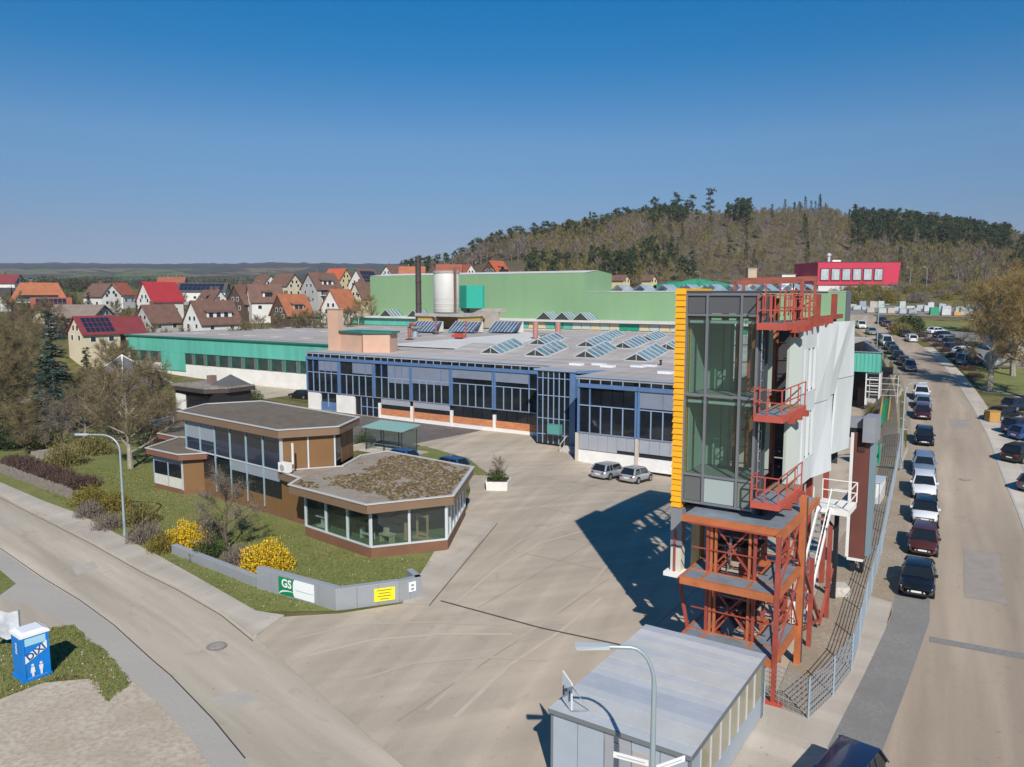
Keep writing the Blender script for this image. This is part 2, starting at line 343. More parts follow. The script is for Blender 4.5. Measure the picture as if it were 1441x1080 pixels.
# ------------------------------------------------------------------ terrain: one sheet out to the far ridges
def terrain_material():
    m = bpy.data.materials.new('terrain_ground'); m.use_nodes = True
    n = m.node_tree.nodes; L = m.node_tree.links; p = n['Principled BSDF']; p.inputs['Roughness'].default_value = .95; p.inputs['Specular IOR Level'].default_value = .1
    g = n.new('ShaderNodeNewGeometry')
    def ramp(sc, c, pos, vec=None, det=8):
        t = n.new('ShaderNodeTexNoise'); t.inputs['Scale'].default_value = sc; t.inputs['Detail'].default_value = det; L.new(vec or g.outputs['Position'], t.inputs['Vector'])
        r = n.new('ShaderNodeValToRGB'); e = r.color_ramp.elements
        while len(e) < len(c): e.new(.5)
        for i, (q, k) in enumerate(zip(c, pos)): e[i].position = k; e[i].color = (*q, 1)
        L.new(t.outputs[0], r.inputs[0]); return r.outputs[0]
    near = ramp(.35, [(.06,.075,.018),(.12,.115,.035),(.19,.15,.07),(.10,.11,.03)], [.3,.45,.6,.75])
    vo = n.new('ShaderNodeTexVoronoi'); vo.inputs['Scale'].default_value = .0065; mp = n.new('ShaderNodeMapping'); mp.inputs['Scale'].default_value = (1, .45, 0)
    L.new(g.outputs['Position'], mp.inputs['Vector']); L.new(mp.outputs[0], vo.inputs['Vector'])
    sx = n.new('ShaderNodeSeparateColor'); L.new(vo.outputs['Color'], sx.inputs[0])
    fr = n.new('ShaderNodeValToRGB'); fr.color_ramp.interpolation = 'CONSTANT'; e = fr.color_ramp.elements
    cs = [(.07,.115,.02),(.13,.12,.04),(.06,.062,.028),(.10,.14,.03),(.17,.135,.075),(.055,.06,.03)]
    while len(e) < len(cs): e.new(.5)
    for i, c in enumerate(cs): e[i].position = i/len(cs); e[i].color = (*c, 1)
    L.new(sx.outputs[0], fr.inputs[0])
    wood = ramp(.03, [(.018,.016,.014),(.050,.036,.030),(.022,.024,.014),(.075,.055,.045)], [.3,.45,.58,.7])
    hedge = ramp(.012, [(0,0,0),(1,1,1)], [.52,.60])
    sp = n.new('ShaderNodeSeparateXYZ'); L.new(g.outputs['Position'], sp.inputs[0])
    def mask(a, b, src):
        q = n.new('ShaderNodeMapRange'); q.inputs['From Min'].default_value = a; q.inputs['From Max'].default_value = b; L.new(src, q.inputs['Value']); return q.outputs[0]
    def mix(f, a, b):
        x = n.new('ShaderNodeMix'); x.data_type = 'RGBA'; L.new(f, x.inputs[0]); L.new(a, x.inputs[6]); L.new(b, x.inputs[7]); return x.outputs[2]
    far = mix(mask(300, 520, sp.outputs[1]), near, fr.outputs[0])
    far = mix(hedge, far, wood) if False else far
    hm = n.new('ShaderNodeMath'); hm.operation = 'MULTIPLY'; L.new(hedge, hm.inputs[0]); L.new(mask(420, 700, sp.outputs[1]), hm.inputs[1])
    far = mix(hm.outputs[0], far, wood)
    litter = ramp(.05, [(.09,.068,.045),(.13,.10,.065),(.10,.085,.045),(.15,.12,.085)], [.3,.45,.6,.75])
    lm = n.new('ShaderNodeMath'); lm.operation = 'MULTIPLY'; L.new(mask(-90, -20, sp.outputs[0]), lm.inputs[0]); L.new(mask(285, 330, sp.outputs[1]), lm.inputs[1])
    far = mix(lm.outputs[0], far, litter)
    far = mix(mask(84, 100, sp.outputs[2]), far, wood)
    L.new(far, p.inputs['Base Color'])
    return m
def build_terrain():
    angs = [-180+i*6 for i in range(22)] + [-50+i*.4 for i in range(251)] + [56+i*6 for i in range(21)]
    rads = [4, 10, 16, 20]
    while rads[-1] < 6500: rads.append(rads[-1]*(1.026 if rads[-1] < 1200 else 1.04)+.15)
    vs = [(0, 0, 0.0)]; fs = []; na = len(angs)
    for r in rads:
        for a in angs:
            x = r*math.sin(R(a)); y = r*math.cos(R(a)); z = h(x, y)
            if r > 1500: z += abs(noise.noise(Vector((x/38, y/38, 9))))*11*sm(1500, 2300, r)
            vs.append((x, y, z))
    for j in range(na): fs.append((0, 1+(j+1) % na, 1+j))
    for i in range(len(rads)-1):
        for j in range(na):
            k = (j+1) % na
            fs.append((1+i*na+j, 1+i*na+k, 1+(i+1)*na+k, 1+(i+1)*na+j))
    me = bpy.data.meshes.new('terrain'); me.from_pydata(vs, [], fs); me.materials.append(terrain_material())
    me.polygons.foreach_set('use_smooth', [True]*len(me.polygons)); me.update()
    if me.polygons[len(me.polygons)//2].normal.z < 0: me.flip_normals()
    o = link('terrain', me); return struct(o)
build_terrain()

# ------------------------------------------------------------------ roads, yard, lawns
P2 = lambda pts: [tuple(G(u, v))[:2] for u, v in pts]
kerb = [(0,696),(67,730),(130,762),(205,804),(250,825),(312,860),(360,897),(410,942),(470,995),(530,1046),(575,1085)]
low = [(100,881),(150,919),(187,960),(229,997),(271,1043),(300,1085)]
def offpoly(pts, d):                                   # shift an open polyline sideways
    out = []
    for i, p in enumerate(pts):
        a = Vector(pts[max(0, i-1)]); b = Vector(pts[min(len(pts)-1, i+1)]); t = (b-a).normalized(); out.append((p[0]-t.y*d, p[1]+t.x*d))
    return out
kw = P2(kerb); kw = [(-75, kw[0][1]+(kw[0][1]-kw[1][1])/(kw[0][0]-kw[1][0])*(-75-kw[0][0]))]+kw
lw = P2(low)
# the junction floor: left road, its mouth and the area in front of the site down to the street
road_poly = kw + [(2, 19), (14, 12), (14, -8), (-14, -8), (-13.5, 15)] + [(p[0], p[1]) for p in reversed(lw)] + P2([(0,905)]) + [(-36, 36), (-75, 62)]
struct(sheet('left_road', road_poly, asphalt_l, .012, 5))
# pavement on the far side of the left road, a kerb high
grass_edge = P2([(0,680),(62,707),(112,725),(175,759),(225,785),(287,820),(360,862),(400,868)])
pv = [kw[0]]+kw[1:8]+list(reversed(grass_edge))+[(-75, grass_edge[0][1]+17.5)]
def slab(name, poly, mat, top, bottom=-.05):
    mb = MB().prism(poly, bottom, top); bm = bmesh.new()
    me = mb.mesh(name, mat); bm.from_mesh(me); bmesh.ops.triangulate(bm, faces=[f for f in bm.faces if len(f.verts) > 4]); bmesh.ops.recalc_face_normals(bm, faces=bm.faces[:]); bm.to_mesh(me); bm.free()
    return struct(link(name, me))
pave = slab('pavement', pv, paving, .10)
for i in range(1, 7):                                   # kerb stones along the pavement
    a = Vector((*kw[i], 0)); b = Vector((*kw[i+1], 0)); n_ = int((b-a).length/1.0); 
    for k in range(n_):
        if a.x+(b.x-a.x)*k/n_ < -42: continue
        q0 = a.lerp(b, (k+.02)/n_); q1 = a.lerp(b, (k+.98)/n_)
        link('kerb_stone', MB().bar(q0+Vector((0,0,.065)), q1+Vector((0,0,.065)), .16, .12).mesh('kerb_stone', paving), pave)
# the yard in front of the hall
yard = W(-12.5,31)[:2], W(-12.4,20.5)[:2]
yard_poly = P2([(410,868),(478,864),(566,850),(600,846),(624,782),(653,722),(662,690),(655,655),(640,640)]) + [W(a,b)[:2] for a, b in ((-52,62),(-92,66),(-128,83),(-128,94),(-103,93.8),(-103.4,80.7),(-49,80.6),(-46.6,76.4),(-39,76.3),(-39,72),(-25.2,72),(-25.2,135),(-8,135),(-7.2,100),(-6.6,66),(-6.8,48),(-7.0,31),(-7.4,22),(-7.2,17.5),(-20,14))] + [kw[-1], kw[-2], kw[-3], kw[-4], kw[-5]] + P2([(398,869)])
struct(sheet('yard', yard_poly, concrete, .020, 3.5))
struct(sheet('dark_tarmac_apron', [tuple(W(a,b))[:2] for a,b in ((-92,66.5),(-92,80.3),(-57.5,80.3),(-57.8,65),(-63,61.5))], tarmac, .030, 3))
# ramp-like concrete path beside the glazed pavilion
struct(sheet('concrete_path', P2([(697,734),(652,720),(640,730),(566,850),(604,852)]), paving, .034, 3))
def rough(poly, amp, seed=0, step=.45):               # a ragged edge for grass and soil
    rg = random.Random(seed); out = []
    for i in range(len(poly)):
        a = Vector(poly[i][:2]); b = Vector(poly[(i+1) % len(poly)][:2]); n_ = max(1, int((b-a).length/step)); n_ = min(n_, 60); d = (b-a).normalized() if (b-a).length else Vector((0,0)); nn = Vector((-d.y, d.x))
        for k in range(n_): out.append(tuple(a.lerp(b, k/n_)+nn*amp*(noise.noise(Vector((a.x+k*.7, a.y*1.3+seed, .5)))+rg.uniform(-.3,.3))))
    return out
def seam(pts, wd, mat, off, name, parent=None):
    w_ = P2(pts); l = offpoly(w_, wd/2); r = offpoly(w_, -wd/2)
    return sheet(name, l+list(reversed(r)), mat, off, 3, parent)
drain = seam([(620,846),(760,884),(873,908)], .13, iron, .036, 'drain_channel'); tag(drain, 'dark iron drainage channel crossing the concrete yard', 'drain')
rd = bpy.data.objects['left_road']
lane = P2([(0,774),(62,817),(112,847),(160,882),(215,932),(240,953),(300,1015),(345,1070),(352,1085)])+P2([(290,1085),(262,1043),(222,997),(180,960),(143,919),(95,880),(40,852),(0,842)])
sheet('worn_grey_lane', lane, ground_mat('grey_lane', [(.40,.37,.325),(.36,.335,.30),(.43,.395,.345),(.37,.345,.305)], [.08,.2,8.0], bump=.05, stretch=(.06,1.8,1), rot=R(42)), .016, 4, rd)
struct(sheet('junction_pavement', P2([(1000,1085),(1062,985),(1137,1013),(1172,980),(1198,945),(1209,905),(1222,840),(1255,850),(1236,930),(1208,1000),(1180,1085)]), paving, .064, 3))
seam([(0,772),(62,815),(112,845),(160,880),(215,930),(240,951),(300,1013),(345,1068)], .055, tar, .020, 'tar_seam', rd)
seam([(0,701),(67,735),(130,767),(205,809),(250,831),(312,867),(356,903)], .05, tar, .018, 'gutter_joint', rd)
seam([(700,737),(604,853)], .05, tar, .040, 'path_joint', bpy.data.objects['concrete_path'])
# lawn around the office pavilion, the dirt lot and the grass corner by the toilet cabin
lawn_poly = grass_edge[:-1] + P2([(470,861),(566,846),(614,790),(624,780)]) + [W(a,b)[:2] for a, b in ((-33,42),(-36.5,49),(-46,54),(-60,58),(-80,62),(-95,60))] + [(-75, grass_edge[0][1]+17.5)]
struct(sheet('lawn', lawn_poly, lawn, .028, 3))
struct(sheet('lawn_strip', rough(P2([(560,640),(660,668),(690,668),(660,645),(600,628),(575,627)]), .15, 5), lawn, .045, 2))
struct(sheet('dirt_lot', P2([(-80,985),(0,985),(60,962),(140,955),(180,965)])+lw[2:]+[(-14,12),(-40,14)], dirt, .03, 2))
struct(sheet('grass_corner', rough(P2([(-60,905),(0,893),(100,881),(150,919),(176,952),(178,968),(165,975),(152,990),(142,975),(138,962),(118,952),(90,950),(60,962),(30,972),(0,985),(-80,990)]), .16, 3), lawn, .034, 2))
for u, v in ((0,812),): struct(sheet('grass_patch', P2([(-40,790),(0,803),(22,822),(0,838),(-40,850)]), lawn, .034, 2))

# the street on the right, climbing the slope
def cl(y): return herm(XC, y)
def tang(y):
    return Vector((cl(y+.5)-cl(y-.5), 1, 0)).normalized()
def strip(name, d0, d1, y0, y1, mat, off, step=2.5, n=5, lip=None):
    vs = []; fs = []; k = 0; y = y0; step = (y1-y0)/max(1, math.ceil((y1-y0)/step))
    while y <= y1+.01:
        t = tang(y); nn = Vector((t.y, -t.x, 0)); c = Vector((cl(y), y, 0))
        for j in range(n+1):
            a = d0(y) if callable(d0) else d0; b = d1(y) if callable(d1) else d1
            p = c+nn*(a+(b-a)*j/n); vs.append((p.x, p.y, h(p.x, p.y)+off))
        k += 1; y += step
    for i in range(k-1):
        for j in range(n): fs.append((i*(n+1)+j, i*(n+1)+j+1, (i+1)*(n+1)+j+1, (i+1)*(n+1)+j))
    me = bpy.data.meshes.new(name); me.from_pydata(vs, [], fs); me.materials.append(mat); me.update()
    if me.polygons[0].normal.z < 0: me.flip_normals()
    return struct(link(name, me))
strip('street', lambda y: -3.7-(0 if y > 38 else (38-y)*.12), lambda y: 3.7+(0 if y > 34 else (34-y)*.5), 8, 330, asphalt_s, .055)
strip('street_verge', lambda y: -7.6, lambda y: -3.7-(0 if y > 38 else (38-y)*.12), 24, 215, verge, .062, n=3)
strip('street_pavement', 3.7, 5.3, 40, 150, paving, .075, n=2)
strip('kerb_line', 3.55, 3.72, 40, 150, M('kerb_grey', (.42,.40,.37), .9), .08, n=1)
strip('parking_area', 5.3, 26, 45, 92, ground_mat('parking_paving', [(.42,.39,.34),(.36,.33,.29),(.46,.43,.38),(.3,.28,.25)], [.1,.4,4.0]), .07, n=8)
strip('far_lot', 6.0, 34, 108, 176, patch_dark, .05, n=8)
strip('storage_yard', -4, 40, 206, 232, patch_dark, .09, n=8)
st = bpy.data.objects['street']
def spatch(d0, d1, y0, y1, mat, off, name):
    o = strip(name, d0, d1, y0, y1, mat, off, 1.0, 1); del o['kind']; o.parent = st; return o
spatch(lambda y: -3.65-(0 if y > 38 else (38-y)*.12), lambda y: -1.9-(0 if y > 38 else (38-y)*.12), 25, 41, patch_dark, .066, 'asphalt_repair')
spatch(-1.9, 3.55, 35.6, 36.2, patch_dark, .068, 'asphalt_repair')
spatch(-.2, 1.8, 42, 50, M('old_repair', (.30,.26,.225), .9, 0, .1, 1), .066, 'asphalt_repair')
spatch(-3.6, -1.6, 64, 74, M('grey_repair', (.24,.225,.21), .9, 0, .1, 1), .064, 'asphalt_repair')
spatch(.4, 2.4, 86, 90, M('old_repair', (.2,.2,.2)), .066, 'asphalt_repair')
yo = bpy.data.objects['yard']
jm = M('joint_dirt', (.27,.235,.195), .95)
for k, (a0, b0, a1, b1) in enumerate(((-24,33,-24,70),(-32,50,-32,70),(-40,52,-40,72),(-15,31,-15,66),(-33,52,-9,52),(-38,62,-9,62),(-27,42,-14,42),(-20,22,-20,41),(-48,62,-48,78))):
    p_ = W(a0,b0); q_ = W(a1,b1); d_ = (q_-p_).normalized(); nn_ = Vector((-d_.y, d_.x, 0))*.022
    sheet('slab_joint', [tuple(v_)[:2] for v_ in (p_-nn_, q_-nn_, q_+nn_, p_+nn_)], jm, .028, 4, yo)
for (a0, b0, w0, l0, m0) in ((-27.5,55,2.2,3.4,patch_dark),(-36,66.5,3.0,1.2,paving),(-17.5,60.5,1.2,4.0,paving)):
    sheet('repair_patch', [tuple(W(a_, b_))[:2] for a_, b_ in ((a0,b0),(a0+w0,b0+.1),(a0+w0+.1,b0+l0),(a0-.1,b0+l0))], M('patched_concrete', (.41,.36,.305), .9, 0, .06, .8), .026, 3, yo)
for k, (pts_, wd_, dk) in enumerate((([(415,900),(500,880),(600,876),(700,880),(800,872)],.22,1),([(430,925),(520,902),(620,893),(720,893)],.22,0),([(600,1000),(680,930),(760,880),(820,835),(860,790)],.20,1),([(640,1010),(715,938),(790,888),(846,842)],.20,0),([(500,960),(580,935),(680,925),(770,930)],.2,1),([(690,790),(735,760),(790,740),(850,728)],.18,1),([(640,850),(700,800),(760,765),(830,745)],.18,0))):
    seam(pts_, wd_, M('tyre_wear_dark', (.455,.382,.296), .9, 0, .05, 1) if dk else M('tyre_wear_pale', (.508,.427,.331), .9, 0, .04, 1), .031+.0015*k, 'tyre_mark', yo)
for k, (pts_, wd_) in enumerate((([(150,775),(185,796),(205,792)],.12),([(60,760),(150,815),(250,880),(330,945)],.3),([(100,760),(190,812),(290,880),(370,950)],.3))):
    seam(pts_, wd_, M('road_wear', (.46,.405,.325), .9, 0, .06, 1), .019+.001*k, 'tyre_mark', rd)
for (u_, v_, w_, l_) in ((120,800,1.6,2.6),(330,985,2.2,1.4),(20,735,2.0,1.2)):
    c_ = G(u_, v_); sheet('repair_patch', [(c_.x-w_/2,c_.y),(c_.x+.2,c_.y-l_/2),(c_.x+w_/2,c_.y+.1),(c_.x-.2,c_.y+l_/2)], M('road_patch', (.42,.385,.33), .9, 0, .06, 1), .0175, 3, rd)
def manhole(p, lab, r=.36):
    z = h(p.x, p.y)
    t = Thing('manhole_cover', lab, 'manhole', (p.x, p.y, z+.05), group='manhole covers in the road')
    t.part('frame_ring', MB().lathe([(r+.12, 0), (r+.12, .02), (r+.02, .022)], t.org, 20), M('manhole_ring', (.26,.22,.19), .8)); t.part('lid', MB().lathe([(r, .01), (r, .03), (r*.9, .036)], t.org, 20), M('manhole_lid', (.33,.30,.27), .8, .1, .2, 6))
manhole(G(305,911), 'round manhole cover in the left road near the grey sign wall')
manhole(G(267,815), 'round manhole cover in the pavement beside the flower hedge', .25)
manhole(G(226,800), 'worn round drain lid in the pavement next to the lamp post', .25)
for u, v, n_ in ((1358,676,'manhole cover in the middle of the climbing street beside the silver car'),(1310,558,'manhole cover in the street beside the white parked car')):
    q = GT(u, v); q.z += .05; manhole(q, n_)

# ------------------------------------------------------------------ the blue-framed production hall (site axes a,b)
def blue_hall():
    t = Thing('factory_hall', 'long two-storey factory hall with blue-framed glass front and orange brick panels', 'building', (-70, 80.5, 0), site=True)
    E_ = 8.45; rng = random.Random(4)
    t.part('wall', MB().box((-90.1,80.75,-.6), (-46.7,81.2,8.2)).box((-90.1,81.2,-.6), (-89.7,93.6,8.2)), darkmetal)
    t.part('wall', MB().box((-39,72.1,-1.3), (-25.1,72.5,8.2)).box((-25.4,72.5,-1.3), (-25.0,157.9,8.2)).box((-39.0,72.5,-1.3), (-38.7,80.7,8.2)), darkmetal)
    def front(a0, nb, b, z0, blinds):
        pw = 1.262; pitch = 6.87
        for k in range(nb):
            s0 = a0+k*pitch; e0 = s0+5*pw+.28
            for j in range(5):
                x0 = s0+.14+j*pw; x1 = x0+pw
                t.box('pane', facglass, (x0+.04, b+.06, 2.62), (x1-.04, b+.12, 5.36))
                t.box('pane', facglass, (x0+.04, b+.06, 5.46), (x1-.04, b+.12, 7.28))
                t.box('clerestory_pane', facglass, (x0+.05, b-.04, 7.78), (x1-.05, b+.02, 8.30))
                t.box('mullion', bluel, (x0-.045, b-.06, 2.55), (x0+.045, b+.06, 5.36))
                if rng.random() < .45: t.box('mullion', bluef, (x0-.07, b-.07, 5.46), (x0+.07, b+.05, 7.28))
                t.box('clerestory_post', bluel, (x0-.045, b-.12, 7.72), (x0+.045, b+.0, 8.36))
            for x0 in (s0, e0-.02): t.box('column', bluef, (x0-.02, b-.12, 2.4), (x0+.20, b+.05, 7.3))
            kind = blinds[k % len(blinds)]
            for j0, j1, zb in kind: t.box('blind', blind, (s0+.16+j0*pw, b-.05, zb), (s0+.12+j1*pw, b+.03, 7.28))
            t.box('transom', bluel, (s0, b-.055, 5.36), (e0+.25, b+.045, 5.46))
            t.box('band', bluef, (s0-.02, b-.20, 7.30), (s0+pitch-.05, b+.05, 7.72))
            t.box('sill', blind, (s0-.02, b-.10, 2.42), (s0+pitch-.05, b+.10, 2.55))
    front(-90.1, 6, 80.5, 0, [[(2,5,5.75)],[(2,5,5.7)],[(2,5,4.75)],[(0,5,4.95)],[(0,5,6.1)],[(0,4,6.0)]])
    front(-39.0, 2, 71.8, 0, [[], [(0,2,5.6),(2,3,5.6)], [(0,5,5.4)], [(1,4,5.8)]])
    # ground floor of the left part: white piers, blue doors, brick panels, grey blinds
    b = 80.5
    for x0, x1 in ((-90.0,-87.3),(-84.0,-80.3)): t.box('white_wall', whitewall, (x0,b,-.6), (x1,b+.3,2.42))
    for x0 in (-87.25,):
        t.box('door', bluef, (x0,b+.05,-.5), (x0+3.2,b+.2,1.1)); t.box('door_pane', facglass, (x0+.2,b+.02,1.15), (x0+1.5,b+.1,2.35)); t.box('door_pane', facglass, (x0+1.7,b+.02,1.15), (x0+3.0,b+.1,2.35)); t.box('door_frame', bluel, (x0+1.5,b-.02,.4), (x0+1.7,b+.1,2.4))
    for i in range(3):
        x0 = -79.0+i*1.15
        t.box('door_pane', facglass, (x0,b+.1,.1), (x0+1.05,b+.16,2.35)); t.box('door_frame', bluel, (x0-.08,b,-.4), (x0+.02,b+.12,2.4))
    t.box('door_rail', bluel, (-79.1,b+.02,.95), (-75.6,b+.1,1.03))
    for k in range(2, 6):
        s0 = -90.1+k*6.87; x1 = s0+6.87
        if k == 2: s0 = -75.4
        t.box('white_pier', white, (s0-.16,b-.16,-.5), (s0+.22,b+.1,1.75))
        t.box('brick_panel', brickm, (s0+.24,b-.06,.12), (x1-.2,b+.1,1.02))
        t.box('plinth', white, (s0-.1,b-.12,-.6), (x1-.16,b+.1,.10))
        if k in (2, 3): t.box('blind', blindl, (s0+.3,b-.03,1.62), (x1-.3,b+.05,2.4)); t.box('window_pane', facglass, (s0+.3,b+.06,1.02), (x1-.3,b+.1,1.7))
        else:
            for j in range(4): t.box('window_pane', facglass, (s0+.35+j*1.56,b+.03,1.05), (s0+1.82+j*1.56,b+.1,2.4))
    t.part('downpipe', MB().tube([(-68.9,80.2,-.4),(-68.9,80.2,2.4)], .07, 8), M('pipe_pinkish', (.50,.30,.24), .7))
    # ground floor of the right part: light panels over a white dock wall
    b = 71.8
    for k in range(2):
        s0 = -39.0+k*6.87
        t.box('concrete_pier', M('pier_concrete', (.55,.48,.41), .9, 0, .1, 1), (s0-.2,b-.2,-1.4), (s0+.14,b+.15,2.42))
        for j in range(6):
            x0 = s0+.2+j*1.1
            zb = .7 if (k == 0 and j < 4) else 1.0
            t.box('grey_panel', blindl, (x0+.015,b-.03,zb), (x0+1.085,b+.06,2.42))
        t.box('dock_wall', white, (s0+.16,b-.10,-.75), (s0+6.65,b+.2,.62 if k == 0 else .55))
        t.box('dark_gap', darkmetal, (s0+.16,b+.07,-1.3), (s0+6.65,b+.25,1.0))
    # projecting glazed stair bay and the entrance beside it
    b = 76.2
    t.part('stair_core', MB().box((-46.5,76.4,-.6), (-42.5,80.6,8.1)).box((-42.5,79.6,-.6), (-39.0,80.6,8.1)), darkmetal)
    for i in range(7): t.box('mullion', bluel if i not in (0,6) else bluef, (-46.7+i*.72-.045,b-.06,-.1), (-46.7+i*.72+.045,b+.08,8.3))
    for z0, z1 in ((-.1,.9),(.98,2.75),(2.85,5.4),(5.5,7.4),(7.5,8.25)):
        for i in range(6): t.box('pane', facglass, (-46.65+i*.72,b+.03,z0), (-46.03+i*.72,b+.09,z1))
        t.box('transom', bluel, (-46.7,b-.04,z1+.005), (-42.38,b+.05,z1+.085))
    t.box('corner_column', bluef, (-42.42,b-.1,-.6), (-41.7,b+.6,8.35))
    for i in range(4): t.box('step', M('step_concrete', (.5,.46,.41), .9, 0, .1, 2), (-42.6,74.0+i*.34,-.62), (-40.2,74.34+i*.34,-.45+i*.17))
    t.part('handrail', MB().tube([(-42.4,74.0,.4),(-42.4,75.4,1.1),(-42.4,76.0,1.15)], .03, 6).tube([(-42.4,74.0,-.6),(-42.4,74.0,.4)], .03, 6), white)
    t.box('door', darkmetal, (-41.6,76.8,-.4), (-39.3,76.9,2.4)); t.box('porch', M('porch_glass_teal', (.10,.30,.28), .2), (-44.8,75.2,1.2), (-43.2,75.9,2.3))
    # roof: eave boards and a gently folded felt roof
    prof = [(80.42,8.45),(88.5,8.62),(95.5,9.65),(107.5,8.65),(115.5,9.55),(127,8.7),(134,9.4),(146,8.7),(158,8.65)]
    def roof(a0, a1, pr, name='roof'):
        vs = []; n_ = len(pr)
        for a in (a0, a1): vs += [(a, q[0], q[1]) for q in pr]+[(a, q[0], q[1]-.3) for q in pr]
        N = 2*n_; fs = []
        for i in range(n_-1): fs += [(i, N+i, N+i+1, i+1), (n_+i, n_+i+1, N+n_+i+1, N+n_+i)]
        fs += [(0, n_, N+n_, N), (n_-1, N+n_-1, N+2*n_-1, 2*n_-1)]
        fs += [tuple(list(range(n_))+list(range(2*n_-1, n_-1, -1))), tuple(N+i for i in (list(range(n_-1, -1, -1))+list(range(n_, 2*n_))))]
        return t.part(name, MB().add(vs, fs), roofgrey)
    r1 = roof(-70, -24.9, prof); r2 = roof(-90.3, -70.02, [(80.42,8.45),(158,8.64)])
    roof(-39.2, -24.8, [(71.72,8.44),(80.40,8.46)]); t.part('roof', MB().prism([(-47,76.1),(-41.5,76.1),(-39.25,78.6),(-39.25,80.38),(-47,80.38)], 8.2, 8.46), roofgrey)
    t.part('roof_membrane', MB().prism([(-88,95),(-70.5,95),(-70.5,128),(-108,157.5),(-89.9,157.5),(-89.9,120)][:4]+[(-89.9,140)], 8.66, 8.72), roofwhite)
    t.box('eave_board', bluel, (-90.35,80.34,8.37), (-47.0,80.41,8.52)); t.box('eave_board', bluel, (-39.25,71.63,8.37), (-24.8,71.71,8.52)); t.box('eave_board', bluel, (-47.1,75.98,8.3), (-41.4,76.09,8.52))
    t.part('eave_board', MB().bar((-41.4,75.8,8.36),(-39.2,78.5,8.36), .1, .3), bluef)
    # tent-shaped roof lights
    def rooflight(a, b, half=1.75, ln=6.2, rise=.9, zf=8.63, zb=9.6):
        s = link('rooflight', MB().add([(x-t.org.x, y-t.org.y, z) for x, y, z in ((a-half,b,zf-.1),(a+half,b,zf-.1),(a+half,b+ln,zb-.1),(a-half,b+ln,zb-.1),(a-half,b,zf+.12),(a+half,b,zf+.12),(a+half,b+ln,zb+.12),(a-half,b+ln,zb+.12))], [(0,1,5,4),(1,2,6,5),(2,3,7,6),(3,0,4,7)]).mesh('rooflight', alu), t.o)
        up = .12
        A = [Vector((a-half,b,zf+up)), Vector((a+half,b,zf+up)), Vector((a+half,b+ln,zb+up)), Vector((a-half,b+ln,zb+up)), Vector((a,b,zf+up+rise)), Vector((a,b+ln,zb+up+rise))]
        A = [q-t.org for q in A]
        def sub(nm, mb, m): return link(nm, mb.mesh(nm, m), s)
        gm = MB().add([A[0],A[1],A[4],A[2],A[3],A[5]], [(0,1,2),(3,4,5)]); sub('gable_glass', gm, M('gable_glass', (.05,.055,.045), .3))
        for e, r_ in (((0,3),(4,5)), ((1,2),(4,5))):
            for i in range(5):
                p0 = A[e[0]].lerp(A[e[1]], i/5); p1 = A[e[0]].lerp(A[e[1]], (i+1)/5); q0 = A[4].lerp(A[5], i/5); q1 = A[4].lerp(A[5], (i+1)/5)
                fc = (0,1,2,3) if e[0] == 1 else (3,2,1,0)
                sub('pane', MB().add([p0,p1,q1,q0],[fc]), skyglass)
                sub('glazing_bar', MB().bar(p0+Vector((0,0,.03)), q0+Vector((0,0,.03)), .13, .06), alu)
            sub('glazing_bar', MB().bar(A[e[1]]+Vector((0,0,.03)), A[5]+Vector((0,0,.03)), .13, .06), alu)
            sub('verge', MB().bar(A[e[0]], A[4], .14, .12), alu)
        sub('ridge', MB().bar(A[4]+Vector((0,0,.05)), A[5]+Vector((0,0,.05)), .2, .1), alu)
        sub('gable_post', MB().bar((A[0]+A[1])/2, A[4], .08), alu)
    for a, b, zf, zb in ((-62.2,88.9,8.66,9.6),(-54.7,88.6,8.66,9.6),(-47.6,89.5,8.7,9.6),(-40.2,89.0,8.66,9.6),(-33,89,8.66,9.6),(-57.5,108.3,8.72,9.5),(-51.2,108.3,8.72,9.5),(-44.3,108.6,8.72,9.5),(-37.5,108.3,8.72,9.5),(-30.5,108.3,8.72,9.5),(-66.5,108.5,8.72,9.5),(-64.5,127.5,8.75,9.35),(-56.0,127.5,8.75,9.35),(-49,127.5,8.75,9.35),(-42,127.5,8.75,9.35),(-35,127.5,8.75,9.35)):
        rooflight(a, b, 1.75, 6.0, .9, zf, zb)
    dome = M('rooflight_white', (.75,.76,.78), .3, 0, .05, 2)
    for a, b in ((-45,82.4),(-42.6,83.6),(-40.7,82.2),(-37.6,83.8),(-36.8,85.2),(-32.2,79.0),(-29.3,81.0),(-36.0,100.5),(-27.5,84.2)):
        t.part('flat_rooflight', MB().box((a-.8,b-.45,8.4),(a+.8,b+.45,8.72)), dome)
    for a, b, z in ((-31.0,80.0,8.5),(-36,86.7,8.6),(-29,86,8.6)): t.part('roof_vent', MB().lathe([(.12,0),(.12,.5),(.22,.52),(.2,.62)], (a,b,z), 10), darkmetal)
blue_hall()

